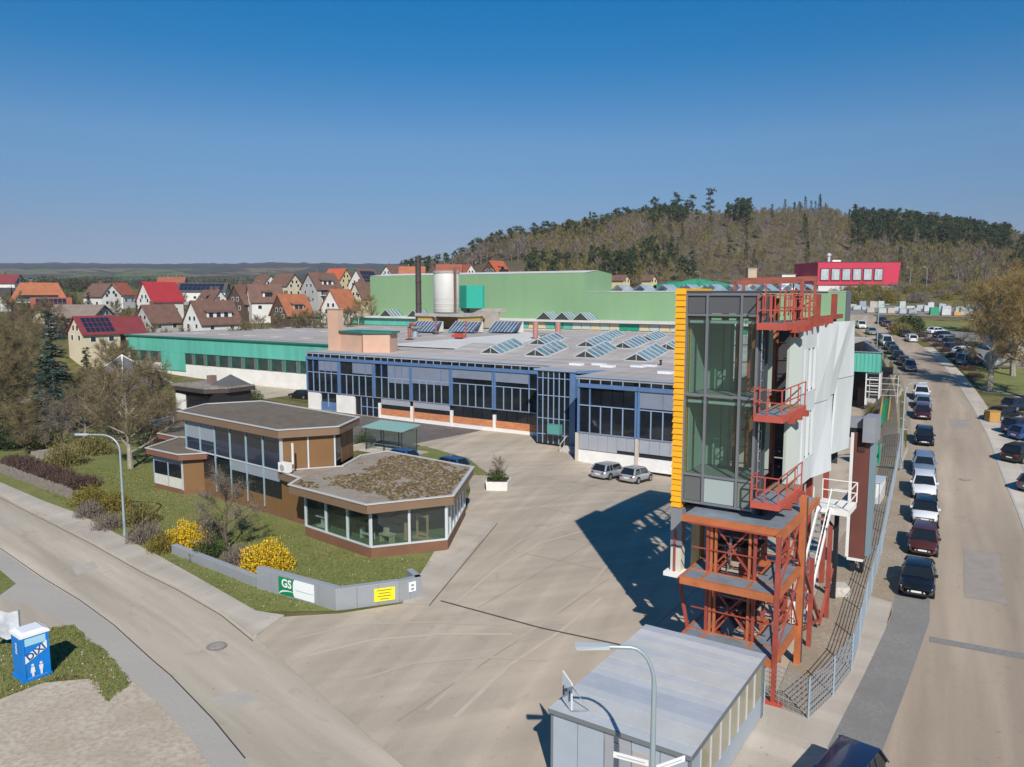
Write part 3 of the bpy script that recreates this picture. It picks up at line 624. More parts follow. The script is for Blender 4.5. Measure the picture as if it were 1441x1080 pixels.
def teal_hall():
    t = Thing('factory_hall', 'low teal-clad factory hall with a long strip of windows over a white base', 'building', (-130, 94, 0), site=True)
    t.part('wall', MB().box((-160.5,94.1,-.8), (-90.4,94.5,5.6)), whitewall); t.part('wall', MB().box((-160.6,94.5,-.8),(-160.2,176,8.3)).box((-160.2,175.6,-.8),(-162.5,176,8.3)), whitewall)
    w_ = 3.3; a = -160.55
    while a < -90.6:
        a1 = min(a+w_, -90.45); t.box('cladding_panel', teal, (a+.008,93.86,5.25), (a1-.008,94.1,8.28)); a = a1
    for a0, a1 in ((-148.5,-140.5),): t.box('cladding_panel', teal, (a0,93.88,1.6), (a1,94.09,5.24))
    x = -160.0
    while x < -95:
        if not (-149 < x+1 < -140.6):
            t.box('window_pane', M('hall_glass', (.035,.06,.055), .15, 0, .3, .8), (x,94.0,3.05), (x+2.7,94.09,5.2)); t.box('window_post', M('post_dark', (.20,.19,.17), .7), (x+2.72,93.97,3.0), (x+2.82,94.09,5.22))
            t.box('window_pane', M('hall_glass_pale', (.13,.13,.12), .3), (x+2.86,94.0,3.05), (x+3.5,94.09,5.2)); t.box('window_post', tealg, (x+3.55,93.95,3.0), (x+3.75,94.09,5.22))
        x += 3.8
    t.box('door', tealg, (-96.9,93.9,-.4), (-93.6,94.08,2.6)); t.box('door', facglass, (-93.5,93.9,-.4), (-91.4,94.08,2.6))
    t.part('roof', MB().box((-160.9,93.6,8.3), (-90.32,176.3,8.42)).box((-90.32,158.05,8.3),(-24.9,169.8,8.42)), roofgrey); t.box('roof_edge', teald, (-161.0,93.5,8.22), (-90.3,93.6,8.5)); t.box('roof_edge', teald, (-161.02,93.6,8.22), (-160.9,176.3,8.46))
    for i in range(3): 
        for j in range(7): t.box('flat_rooflight', M('rooflight_worn', (.45,.43,.42), .5, 0, .1, 2), (-152+j*8.5,104+i*21,8.42), (-149.6+j*8.5,105.2+i*21,8.6))
teal_hall()

def mid_building():
    t = Thing('factory_hall', 'low factory range with white roof edge and teal window strip below the tall green hall', 'building', (-100, 158, 8.43), site=True)
    t.part('wall', MB().box((-176,159.2,8.43), (-31,169.8,10.6)), M('cream_wall', (.62,.55,.40), .8, 0, .1, .3))
    rng = random.Random(2)
    for i in range(34):
        a = -112+i*2.4; t.box('window_panel', rng.choice([tealg, teal, M('cream_panel', (.62,.53,.33), .7), M('pale_panel', (.5,.56,.48), .5)]), (a,159.0,8.9), (a+2.2,159.19,10.3))
    t.box('teal_band', teal, (-176,158.95,8.6), (-119,159.19,10.4))
    t.part('roof', MB().box((-176.5,158.3,10.6), (-30.6,169.9,10.75)), roofwhite); t.box('roof_edge', roofwhite, (-176.6,158.15,10.5), (-30.5,158.29,11.0))
    for a in (-166,-148,-138,-97,-92,-87):
        s = t.part('rooflight', MB().prism([(a-2.2,161),(a+2.2,161),(a+2.2,166.5),(a-2.2,166.5)], 10.74, 10.9), alu)
        for i in range(4):
            y0 = 161+i*1.38
            for sg in (-1, 1):
                vs = [(a+sg*2.2,y0+.1,10.92),(a+sg*2.2,y0+1.28,10.92),(a,y0+1.28,12.7),(a,y0+.1,12.7)]
                t.part('pane', MB().add(vs, [(0,1,2,3) if sg > 0 else (3,2,1,0)]), skyglass, parent=s)
                t.part('glazing_bar', MB().bar((a+sg*2.2,y0,10.93),(a,y0,12.73), .2, .1), alu, parent=s)
        t.part('gable_glass', MB().add([(a-2.1,161.0,10.9),(a+2.1,161.0,10.9),(a,161.0,12.6)],[(0,1,2)]), M('gable_glass', (.05,.055,.045), .3), parent=s)
mid_building()

def green_hall():
    t = Thing('factory_hall', 'tall windowless sage-green hall stepping down to a lower block', 'building', (-100, 170, 0), site=True)
    def clad(a0, a1, b, z0, z1, w_=6.0):
        a = a0
        while a < a1-.01:
            e = min(a+w_, a1); t.box('cladding_panel', green, (a+.006,b-.12,z0), (e-.006,b,z1)); a = e
    clad(-162, -90.8, 170, 8.45, 22.2); clad(-90.8, -30.7, 170, 8.45, 17.45)
    t.part('wall', MB().box((-162,170.01,0), (-90.9,184.5,22.0)).prism([(-90.9,170.01),(-30.8,170.01),(-38.6,205),(-90.9,205)], 0, 17.3), green)
    t.part('gable_wall', MB().add([(-90.88,170,17.45),(-90.88,184.6,17.45),(-90.88,184.6,22.2),(-90.88,177.3,22.9),(-90.88,170,22.2),(-90.7,170,17.45),(-90.7,184.6,17.45),(-90.7,184.6,22.2),(-90.7,177.3,22.9),(-90.7,170,22.2)], [(0,1,2,3,4),(9,8,7,6,5),(0,5,6,1),(1,6,7,2),(2,7,8,3),(3,8,9,4),(4,9,5,0)]), green)
    t.part('roof', MB().add([(-162.2,169.8,22.21),(-90.6,169.8,22.21),(-90.6,177.3,22.95),(-162.2,177.3,22.95),(-162.2,184.8,22.21),(-90.6,184.8,22.21)], [(0,1,2,3),(3,2,5,4)]), roofwhite)
    t.part('roof', MB().prism([(-90.6,169.8),(-30.5,169.8),(-38.4,205.2),(-90.6,205.2)], 17.46, 17.6), M('roof_sheet', (.50,.52,.53), .5, .2, .06, .4))
    t.part('corner_trim', MB().prism([(-30.75,169.7),(-29.9,169.7),(-30.3,171.5),(-31.1,171.5)], 0, 17.7), M('slate_trim', (.10,.115,.125), .6))
    rng = random.Random(9)
    for r_ in range(2):
        for i in range(8):
            a = -86+i*6.0; b = 178+r_*13
            s = t.part('rooflight', MB().prism([(a-2.0,b),(a+2.0,b),(a+2.0,b+7),(a-2.0,b+7)], 17.6, 17.75), alu)
            for j in range(5):
                y0 = b+j*1.4
                for sg in (-1, 1):
                    t.part('pane', MB().add([(a+sg*2.0,y0+.1,17.77),(a+sg*2.0,y0+1.3,17.77),(a,y0+1.3,19.3),(a,y0+.1,19.3)], [(0,1,2,3) if sg > 0 else (3,2,1,0)]), M('pale_roof_glass', (.38,.45,.47), .2, 0, .15, .5), parent=s)
green_hall()

# things on the roofs
def peach():
    m_ = MATS['peach_render']
    t = Thing('stair_tower', 'peach-rendered roof stair block with tall square shaft and green roof edge', 'roof block', (-84, 84, 8.45), site=True)
    t.part('shaft', MB().box((-89.1,84,8.46), (-86.9,85.1,14.65)), m_); t.box('shaft_cap', M('peach_cap', (.50,.33,.25), .8), (-89.2,83.9,14.66), (-86.8,85.2,14.8))
    t.part('block', MB().prism([(-86.88,84.3),(-81.2,83.3),(-77.6,85.2),(-78.6,88),(-86.88,88)], 8.46, 11.25), m_)
    t.part('roof_edge', MB().prism([(-86.86,84.0),(-81.1,83.0),(-77.2,85.1),(-78.3,88.3),(-86.86,88.3)], 11.26, 11.5), teald)
    t.part('joint', MB().box((-81.26,83.22,8.5),(-81.14,83.32,11.2)), M('joint_brown', (.3,.14,.1), .8))
peach()
def roof_things():
    def at(a, b, z=8.66): return (a, b, z)
    t = Thing('silo', 'large round off-white storage silo on a roof platform', 'silo', (-119.5,152,8.66), site=True)
    sm_ = M('silo_white', (.60,.585,.54), .6, .05, .05, .25); zt = 12.55
    t.part('platform', MB().box((-126,147.5,11.6), (-111,156.5,12.3)), M('platform_concrete', (.38,.36,.34), .9, 0, .15, 1)); t.part('support_wall', MB().box((-125.4,148,8.6),(-121,149,11.6)).box((-113,148,8.6),(-111.4,156,11.6)).box((-125.4,155,8.6),(-111.4,156,11.6)), M('yellowish_wall', (.50,.33,.10), .8))
    t.part('body', MB().lathe([(3.1,0),(3.18,.1),(3.15,9.4),(3.1,9.5)], (-119.5,152,zt), 40), sm_, 40)
    for z in (.8,2.0,3.3): t.part('hoop', MB().lathe([(3.17,0),(3.24,.03),(3.24,.12),(3.17,.15)], (-119.5,152,zt+z), 40), sm_, 40)
    t.part('top_ring', MB().lathe([(3.2,9.45),(3.3,9.5),(3.3,10.0),(3.1,10.05)], (-119.5,152,zt), 32), M('silo_ring', (.40,.37,.34), .7, .2, .2, 1))
    mb = MB()
    for i in range(16):
        an = i*math.pi/8; mb.tube([(-119.5+3.25*math.cos(an),152+3.25*math.sin(an),zt+10),(-119.5+3.25*math.cos(an),152+3.25*math.sin(an),zt+10.9)], .04, 5)
    mb.tube([(-119.5+3.25*math.cos(i*math.pi/12),152+3.25*math.sin(i*math.pi/12),zt+10.9) for i in range(25)], .04, 5)
    t.part('railing', mb, redox)
    mb = MB().tube([(-115.9,150.6,zt-.3),(-115.9,150.6,zt+11)], .22, 8).tube([(-115.3,150.4,zt-.3),(-115.3,150.4,zt+11)], .12, 8)
    for i in range(26): mb.bar((-115.9,150.3,zt+i*.42),(-115.3,150.2,zt+i*.42), .06)
    t.part('ladder', mb, M('ladder_rust', (.24,.15,.11), .7, .2, .3, 2))
    t = Thing('chimney', 'tall slim dark brown steel chimney rising from the roof', 'chimney', (-131,155,8.43), site=True)
    cm = M('chimney_brown', (.07,.045,.042), .6, .2, .2, 1)
    t.part('stack', MB().lathe([(.95,0),(.75,.6),(.72,18),(.66,18.05)], (-131,155,8.43), 20), cm, 40)
    for z in (6,11.5,16.8): t.part('flange', MB().lathe([(.74,0),(.86,.02),(.86,.18),(.74,.2)], (-131,155,8.43+z), 20), cm)
    t.part('antenna', MB().bar((-133.4,155,25.9),(-131.2,155,25.9), .06).bar((-133.4,155,26.3),(-131.2,155,26.3), .06).bar((-132.6,155,25.2),(-132.6,155,26.6), .06), darkmetal)
    t = Thing('roof_box', 'teal plant box standing on concrete beside the white silo', 'plant box', (-116,158,8.66), site=True)
    t.part('box', MB().prism([(-119.9,157.6),(-116.3,155.9),(-112.6,157.6),(-112.6,158.4),(-119.9,158.4)], 13.5, 19.1), M('teal_box', (.02,.37,.27), .55, .1, .05, .3)); t.part('plinth', MB().box((-118.5,157.7,8.66),(-108,158.35,12.6)).box((-119.5,157.65,12.6),(-106,158.4,13.49)), M('plinth_concrete', (.40,.36,.31), .9, 0, .15, .8))
    t.part('post', MB().box((-117.2,157.3,12.6),(-116.8,157.6,13.5)), darkmetal)
    # solar-like glazed sheds in front of it
    for k, (a, b) in enumerate(((-112,133),(-104,137),(-96,141))):
        t = Thing('rooflight_shed', ('steep ','middle ','short ')[k]+'glazed roof-light shed '+('nearest to the silo platform','between two other sheds','next to the teal window strip')[k], 'rooflight', (a,b,8.66), group='sloped glazed sheds on the roof', site=True)
        for i in range(8):
            a0 = a-3.5+i*.9
            t.part('pane', MB().add([(a0+.05,b,8.75),(a0+.85,b,8.75),(a0+.85,b+3.2,10.9),(a0+.05,b+3.2,10.9)],[(0,1,2,3)]), M('shed_glass', (.07,.11,.17), .15, 0, .3, .5)); t.part('glazing_bar', MB().bar((a0,b,8.78),(a0,b+3.2,10.95), .12, .08), alu)
        t.part('back_wall', MB().box((a-3.6,b+3.25,8.66),(a+3.8,b+3.4,10.95)), roofwhite); t.part('cheek', MB().add([(a-3.6,b,8.67),(a-3.6,b+3.2,8.67),(a-3.6,b+3.2,10.9)],[(0,1,2)]), alu)
    pipe = [(-97,112,'goose'),(-106,131,'rod'),(-90.5,121,'rod'),(-76.5,124,'post'),(-71.7,124,'post')]
    labs = ['red gooseneck vent pipe on the flat roof','thin red vent pipe beside the dark chimney','thin red rod standing before the red roof hood','thick pinkish-red flue pipe, the one nearer the silo','thick pinkish-red flue pipe beside two small roof fans']
    for (a, b, k), lb in zip(pipe, labs):
        t = Thing('vent_pipe', lb, 'pipe', (a,b,8.43 if a < -90 else 8.62), site=True, group='red pipes on the roof'); z = t.org.z
        if k == 'goose': t.part('pipe', MB().tube([(a,b,z),(a,b,z+2.2),(a+.25,b,z+2.9),(a+.9,b,z+3.1),(a+1.5,b,z+2.7)], .34, 12), redox, 40)
        elif k == 'rod': t.part('pipe', MB().tube([(a,b,z),(a,b,z+3.4)], .16, 8), redox, 40)
        else: t.part('pipe', MB().lathe([(.5,0),(.5,3.2),(.46,3.22)], (a,b,z), 16), M('pink_pipe', (.42,.20,.16), .6, .1, .15, 1), 40)
        t.part('collar', MB().lathe([(.75,-.02),(.75,.16),(.4,.2)], (a,b,z), 12), darkmetal)
    for a, b, lb in ((-102.8,120.4,'wide mushroom-shaped metal roof fan near the chimney foot'),(-74.4,122.8,'small galvanised roof fan beside the pink flue pipes'),(-73,122.9,'small galvanised roof fan, second of the pair by the flue pipes')):
        s = 1.5 if a < -100 else .75
        t = Thing('roof_fan', lb, 'roof fan', (a,b,8.43 if a < -90 else 8.62), site=True, group='roof fans')
        t.part('duct', MB().lathe([(.5*s,0),(.4*s,.9*s)], t.org, 14), steel); t.part('hood', MB().lathe([(.4*s,.9*s),(1.0*s,1.2*s),(1.05*s,1.45*s),(.5*s,1.6*s)], t.org, 18), steel, 40)
    t = Thing('roof_hood', 'small bright red roof hood on black legs', 'roof hood', (-88,115.5,8.55), site=True)
    t.part('base', MB().box((-88.6,115,8.5),(-87.4,116,9.0)), darkmetal); t.part('hood', MB().prism([(-89.1,114.7),(-86.9,114.7),(-86.9,116.3),(-89.1,116.3)], 9.0, 9.5).prism([(-88.7,115),(-87.3,115),(-87.3,116),(-88.7,116)], 9.5, 9.75), M('hood_red', (.45,.07,.05), .5))
roof_things()

def dock():
    t = Thing('loading_dock', 'loading bay with ribbed teal canopy over a dark open doorway', 'building', (-19,124,0), site=True)
    for i in range(26): t.box('rib', teal, (-24.4+i*.27,123.7+(i % 2)*.05,5.6), (-24.13+i*.27,124.0,8.4))
    t.part('canopy_roof', MB().box((-24.4,124.02,5.7),(-17.38,124.3,8.45)).bar((-17.5,124.3,7.1),(-24.2,152,7.1), .2, 2.7).prism([(-24.4,124.3),(-17.6,124.3),(-24.4,151)], 5.6, 5.75), M('canopy_lining', (.40,.40,.40), .7))
    t.part('side_cladding', MB().bar((-17.3,124.1,7.03),(-24.0,152,7.03), .12, 2.86), teald); t.box('edge', steel, (-24.5,123.6,8.47), (-17.15,124.1,8.6)); t.part('edge', MB().bar((-17.4,124.1,8.54),(-24.1,152,8.54), .4, .13), steel)
    t.part('back_wall', MB().box((-26,134,-.8),(-17,134.3,5.6)).box((-24.6,124.3,-.8),(-24.4,134,5.6)), darkmetal)
    for i in range(3): t.box('pallet_stack', M('stack_brown', (.12,.07,.04), .9), (-20.6,126+i*2.4,-.4), (-19.6,127.8+i*2.4,3+.6*i))
    t.part('pillar', MB().box((-19.2,124.3,-.8),(-17.3,125.6,5.58)), M('pillar_grey', (.45,.44,.42), .9, 0, .1, 1))
    t.box('door_frame', white, (-19.3,123.95,-.5), (-19.15,124.28,5.5)); t.box('door_frame', white, (-17.5,123.95,1.5), (-17.35,124.28,5.5))
    for i in range(4): t.box('door_pane', facglass, (-19.1,124.1,1.9+i*.9), (-17.55,124.25,2.6+i*.9)); t.box('door_rail', white, (-19.1,124.05,2.62+i*.9), (-17.55,124.26,2.78+i*.9))
    t.part('bollard', MB().lathe([(.45,0),(.5,.2),(.5,1.6),(.4,1.7)], (-18.3,123.2,-.3), 12), M('bollard_grey', (.36,.33,.33), .9))
dock()

# ------------------------------------------------------------------ the facade test tower with its steel frame
def tower():
    t = Thing('test_tower', 'tall glazed facade test tower with yellow shingle edge, white panels and rust-red steel balconies', 'tower', (-10.5,36,0), site=True)
    OR = M('orange_steel', (.50,.155,.055), .55, .15, .18, 1.2); RD = M('red_steel', (.36,.075,.05), .55, .15, .2, 1.2); PK = M('coral_rail', (.50,.10,.07), .5, .1, .1, 1)
    GR = M('grating_grey', (.27,.315,.35), .6, .4, .15, 1.5); YE = M('yellow_shingle', (.80,.385,.01), .5, 0, .06, .7); FR = M('frame_grey', (.24,.245,.26), .45, .4); DK = M('frame_dark', (.085,.09,.105), .5, .4)
    WP = M('white_facade_panel', (.63,.66,.66), .45, .05, .10, .9, stretch=(1,1,.12)); TG = glass_mat('tower_glass', (.80,.90,.86), .05); BR = M('brown_panel', (.18,.065,.05), .5, .2, .12, .6)
    # lower platforms: frame beams and gratings on posts
    for z in (1.87, 4.66):
        a0, a1, b0, b1 = -12.05, -7.95, 31.75, 35.85
        t.part('edge_beam', MB().bar((a0,b0,z-.16),(a1,b0,z-.16), .16, .32), OR); t.part('edge_beam', MB().bar((a1,b0,z-.16),(a1,b1,z-.16), .16, .32), OR); t.part('edge_beam', MB().bar((a0,b1,z-.16),(a1,b1,z-.16), .14, .3), OR); t.part('edge_beam', MB().bar((a0,b0,z-.16),(a0,b1,z-.16), .14, .3), OR)
        t.box('grating', GR, (a0+.1,b0+.1,z-.07), (a1-.1,b0+1.1,z)); t.box('grating', GR, (a1-1.15,b0+1.1,z-.07), (a1-.1,b1-.1,z)); t.box('grating', GR, (a0+.1,b0+1.1,z-.07), (a0+.8,b1-.1,z))
        for x in (a0+.9, a1-1.2): t.box('cross_beam', OR, (x-.06,b0,z-.25), (x+.06,b1,z+.01))
        t.part('inner_beam', MB().bar((a0,b0+1.15,z-.1),(a1,b0+1.15,z-.1), .1, .26), OR)
        for x in (a0+.95,a0+1.15,a1-1.45,a1-1.25): t.box('inner_post', OR, (x-.05,b0+1.2,z), (x+.05,b0+1.32,z+2.5))
        t.part('lattice', MB().bar((a0+1.2,b0+1.3,z+.1),(a1-1.4,b0+2.6,z+2.2), .06).bar((a1-1.4,b0+1.3,z+.1),(a0+1.2,b0+2.6,z+2.2), .06).bar((a0+1.2,b0+2.6,z+1.2),(a1-1.4,b0+2.6,z+1.2), .09).bar((a0+2,b0+2.4,z),(a0+2,b0+2.4,z+2.4), .07), RD)
        t.box('inner_panel', M('rust_panel', (.17,.06,.035), .7, .1, .3, 1), (a0+1.6,b0+3.2,z), (a1-1.6,b0+3.3,z+1.1)); t.box('inner_shelf', GR, (a0+1.1,b0+1.9,z+1.5), (a1-1.4,b0+3.0,z+1.56))
    t.part('post', MB().box((-7.96,31.64,0),(-7.78,31.84,7.15)), RD); t.part('base_plate', MB().box((-8.25,31.4,.01),(-7.45,32.05,.07)), PK)
    t.part('post', MB().box((-8.02,35.78,0),(-7.74,36.10,7.95)), OR); t.box('post_web', DK, (-7.735,35.88,.1), (-7.71,36.0,7.9))
    for a, b in ((-11.95,35.7),(-9.6,34.2),(-11.2,34.0),(-11.25,32.95),(-9.15,32.95),(-10.2,35.6),(-8.6,35.6)): t.part('post', MB().box((a-.06,b-.06,0),(a+.06,b+.06,7.1)), RD)
    crng = random.Random(21)
    for z in (.1,1.9,4.7):
        for i in range(9):
            x = crng.uniform(-11.6,-9.2); y = crng.uniform(33.4,35.6); hh = crng.uniform(.3,1.7); t.part('stored_piece', MB().bar((x,y,z),(x+crng.uniform(-.5,.5),y+crng.uniform(-.3,.3),z+hh), crng.uniform(.06,.3), crng.uniform(.05,.2)), (RD, MATS['rust_panel'] if 'rust_panel' in MATS else OR, DK, GR, M('stored_ochre', (.40,.26,.06), .7))[i % 5])
    for z in (1.9,4.7):
        lat = MB()
        for i in range(7):
            a_ = -11.9+i*.62; lat.bar((a_,35.75,z),(a_,35.75,z+2.4), .05)
        for i in range(5):
            lat.bar((-11.9,35.7,z+.3+i*.45),(-8.05,35.7,z+.3+i*.45), .045).bar((-11.9,32.2+i*.8,z+2.3),(-8.1,32.2+i*.8,z+2.3), .06)
        lat.bar((-11.2,33,z),(-9.2,33,z+2.4), .07).bar((-9.2,33,z),(-11.2,33,z+2.4), .07).bar((-7.9,31.8,z),(-7.9,35.8,z+2.4), .07).bar((-7.9,35.8,z),(-7.9,33.8,z+2.4), .06).bar((-11.95,32.9,z+1.0),(-8.0,32.9,z+1.0), .05)
        t.part('lattice', lat, RD)
        t.part('guard_rail', MB().bar((-8.2,32.9,z+1.0),(-8.2,35.7,z+1.0), .045).bar((-8.2,32.9,z+.5),(-8.2,35.7,z+.5), .04), OR)
    for z in (2.9,5.7): t.part('stored_boards', MB().box((-11.2,33.6,z),(-9.3,35.2,z+.12)), MATS['dark_metal'])
    for a, b in ((-12.6,38.5),(-9.2,38.5),(-12.6,43),(-9.2,43),(-12.6,47.2),(-9.2,47.2)): t.part('post', MB().box((a-.14,b-.14,0),(a+.14,b+.14,17.0)), RD)
    z = 7.19
    t.part('edge_beam', MB().bar((-12.35,32.65,z-.15),(-7.98,32.65,z-.15), .16, .3), OR); t.part('edge_beam', MB().bar((-7.9,31.7,z-.12),(-7.9,38.9,z-.12), .18, .34), OR)
    t.box('grating', GR, (-12.3,32.75,z-.07), (-8.0,34.3,z)); t.box('grating', GR, (-9.2,34.3,z-.07), (-8.0,38.9,z)); t.box('deck', darkmetal, (-12.9,34.3,z-.2), (-9.25,47.3,z-.02))
    t.part('brace', MB().bar((-12.7,33.3,4.0),(-12.1,33.0,1.7), .13), RD); t.part('brace', MB().bar((-7.85,36.1,4.6),(-7.85,40.2,.6), .14), RD); t.part('brace', MB().bar((-7.85,36.1,1.6),(-7.85,40.2,.6), .12), RD); t.part('brace', MB().bar((-7.85,40.2,.3),(-7.85,43,2.4), .14), RD)
    for a, b, zt in ((-7.85,38.0,4.4),(-7.85,42.0,5.0)): t.part('post', MB().box((a-.1,b-.1,.0),(a+.1,b+.1,zt)), RD)
    t.box('cladding_sample', M('sample_grey', (.22,.22,.24), .6), (-13.4,33.9,5.2), (-12.85,34.4,7.05)); t.box('cladding_sample', M('sample_cream', (.58,.55,.47), .7), (-13.38,33.92,4.0), (-12.87,34.4,5.19)); t.box('bracket', white, (-13.6,33.6,3.8), (-12.7,34.5,3.99)); t.box('sample_trim', RD, (-13.2,33.84,4.0), (-13.12,33.9,6.0))
    t.box('cladding_sample', M('sample_tan', (.50,.36,.18), .7), (-12.6,34.5,3.6), (-12.2,35.2,7.0)); t.box('cladding_sample', M('sample_blue', (.02,.12,.42), .5), (-11.6,35.2,4.8), (-11.3,35.5,7.0)); t.box('cladding_sample', M('sample_tan', (.5,.36,.18), .7), (-12.05,34.9,4.7), (-11.75,35.5,7.0))
    # yellow shingle edge: one course after another
    n_ = 38; z0 = 7.1; dz = (17.25-z0)/n_
    rng = random.Random(6)
    for i in range(n_):
        s = .018*(i % 2)+rng.uniform(-.006,.006)
        t.part('shingle', MB().add([(-13.42-s,33.86-s,z0+i*dz),(-12.92,33.86-s,z0+i*dz),(-12.92,37.4,z0+i*dz),(-13.42-s,37.4,z0+i*dz),(-13.38,33.9,z0+(i+1)*dz),(-12.94,33.9,z0+(i+1)*dz),(-12.94,37.4,z0+(i+1)*dz),(-13.38,37.4,z0+(i+1)*dz)], [(3,2,1,0),(4,5,6,7),(0,1,5,4),(1,2,6,5),(2,3,7,6),(3,0,4,7)]), YE)
    # glazed front
    b = 34.0; cols = [(-12.86,-11.96),(-11.90,-10.42),(-10.36,-9.70)]; rows = [(7.52,8.68),(8.80,12.36),(12.52,16.0),(16.14,16.95)]
    for ci, (x0, x1) in enumerate(cols):
        for ri, (za, zb) in enumerate(rows):
            m_ = TG if ri in (1, 2) else M('spandrel_grey', (.11,.11,.115), .25)
            if ri == 0: m_ = (M('spandrel_dark', (.13,.135,.13), .2), M('spandrel_pale', (.36,.42,.40), .25), M('spandrel_green', (.17,.20,.17), .25))[ci]
            t.box('pane', m_, (x0+.03,b,za), (x1-.03,b+.05,zb))
            if ri in (1, 2): t.box('blind_box', alu, (x0+.06,b+.12,zb-.3), (x1-.06,b+.22,zb-.16))
    for x in (-12.90,-11.93,-10.39,-9.68): t.box('mullion', FR, (x-.05,b-.09,7.45), (x+.05,b+.06,17.0))
    for za in (7.45,8.74,12.44,16.07,16.98): t.box('transom', FR, (-12.95,b-.075,za-.05), (-9.63,b+.055,za+.05))
    # glazed return on the right with its ladder-like frame
    for za, zb in rows: t.box('pane', TG if za > 8.7 and zb < 16.1 else MATS['spandrel_grey'], (-9.68,b+.15,za), (-9.63,b+1.2,zb))
    for y in (34.12,35.3): t.box('mullion', DK, (-9.72,y-.06,6.6), (-9.56,y+.06,17.0))
    for i in range(20): t.box('rung', steel, (-9.58,34.2,7.8+i*.45), (-9.53,34.5,7.84+i*.45))
    t.box('rung_rail', DK, (-9.6,34.5,7.3), (-9.52,34.56,16.9))
    # inside: floors, columns, pale room walls
    for zf in (8.72,12.42,16.05): t.box('floor', M('floor_grey', (.25,.25,.24), .8), (-12.9,34.25,zf-.12), (-9.75,36.8,zf))
    pw = M('inner_wall', (.36,.42,.37), .8)
    for za in (8.75,12.45): t.box('inner_wall', pw, (-12.85,36.4,za), (-12.0,36.5,za+3.3)); t.box('inner_wall', pw, (-12.88,34.4,za), (-12.82,36.4,za+3.3))
    for za in (8.75,12.45):
        for x0, x1, y, m_ in ((-11.9,-11.55,36.3,pw),(-10.9,-10.7,37.2,white),(-10.35,-10.0,38.2,M('inner_rust', (.42,.17,.09), .7, 0, .2, 2)),(-11.5,-11.35,36.0,MATS['floor_grey']),(-12.8,-12.1,37.6,M('inner_pale', (.45,.5,.46), .8)),(-10.0,-9.8,36.9,pw)): t.box('inner_strip', m_, (x0,y,za), (x1,y+.06,za+3.2))
    for x, y in ((-11.3,36.6),(-10.6,36.9),(-10.1,38.5),(-11.4,39.5)): t.box('column', M('brown_steel', (.27,.10,.05), .6, .1, .2, 1), (x-.12,y-.12,7.2), (x+.12,y+.12,16.8))
    mb = MB()
    for i in range(11): mb.bar((-12.6,38.5,7.6+i*.85),(-9.2,38.5,7.9+i*.85), .05).bar((-9.4,38.6,7.6+i*.85),(-9.4,43,8.2+i*.85), .05).bar((-12.6,43,7.6+i*.85),(-9.2,43,7.6+i*.85), .05)
    t.part('lattice', mb, MATS['rust_panel'])
    t.part('roof', MB().box((-12.95,33.95,17.04),(-9.6,47.4,17.14)), DK)
    # balconies
    for z, rl in ((15.78,1.15),(11.88,1.1),(8.1,1.1)):
        a0, a1, b0, b1 = -9.5, -8.35, 33.2, 37.3
        t.part('edge_beam', MB().bar((a0,b0,z-.14),(a1,b0,z-.14), .12, .28), PK); t.part('edge_beam', MB().bar((a1,b0,z-.14),(a1,b1,z-.14), .14, .30), PK); t.part('edge_beam', MB().bar((a0,b0,z-.14),(a0,b1,z-.14), .1, .26), RD)
        t.box('grating', GR, (a0+.06,b0+.06,z-.06), (a1-.07,b0+2.2,z)); t.box('plank', M('plank_brown', (.25,.17,.11), .9, 0, .2, 2), (a0+.06,b0+2.2,z-.07), (a1-.07,b1,z+.02))
        for k in range(3): t.box('bracket', RD, (a1-.05,b0+1.0+k*1.2,z-.42), (a1+.32,b0+1.2+k*1.2,z-.15)); 
        mb = MB()
        for p in ((a0,b0),((a0+a1)/2,b0),(a1,b0),(a0,b0+.8),(a1,b0+1.4),(a1,b0+2.8),(a1,b1)): mb.bar((p[0],p[1],z),(p[0],p[1],z+rl), .05)
        for q in (.55, rl): mb.bar((a0,b0,z+q),(a1,b0,z+q), .045).bar((a1,b0,z+q),(a1,b1,z+q), .045).bar((a0,b0,z+q),(a0,b0+.8,z+q), .045)
        t.part('railing', mb, PK)
    # roof rails and gantry
    mb = MB()
    for i in range(7): mb.bar((-9.4+i*.02,34+i*.7,16.0),(-9.4+i*.02,34+i*.7,17.0+(.5 if i % 3 == 0 else 0)), .05)
    for i in range(6): mb.bar((-8.4,33.3+i*.9,15.9),(-8.4,33.3+i*.9,17.15), .05)
    for q in (16.4,16.8,17.15): mb.bar((-8.4,33.3,q),(-8.4,38.2,q), .045).bar((-9.4,38.2,q),(-8.4,38.2,q), .045)
    t.part('railing', mb, PK)
    t.part('gantry', MB().bar((-12.0,38,17.55),(-8.8,38,17.6), .14, .2).bar((-12.3,40,17.7),(-8.6,40,17.75), .16, .22).bar((-8.85,38,15.9),(-8.85,38,17.6), .16).bar((-12.0,38,17.1),(-12.0,38,17.6), .14).bar((-8.7,40,16),(-8.7,40,17.8), .14).bar((-12.2,40,17.1),(-12.2,40,17.8), .14), M('gantry_red', (.36,.11,.07), .6, .1, .2, 2))
    for k in range(5): t.box('hook_bracket', RD, (-8.75,37.9+k*1.1,15.45), (-8.3,38.15+k*1.1,15.85))
    t.part('panel_rail', MB().bar((-8.85,37.2,15.75),(-8.85,47.6,15.75), .16, .24), RD)
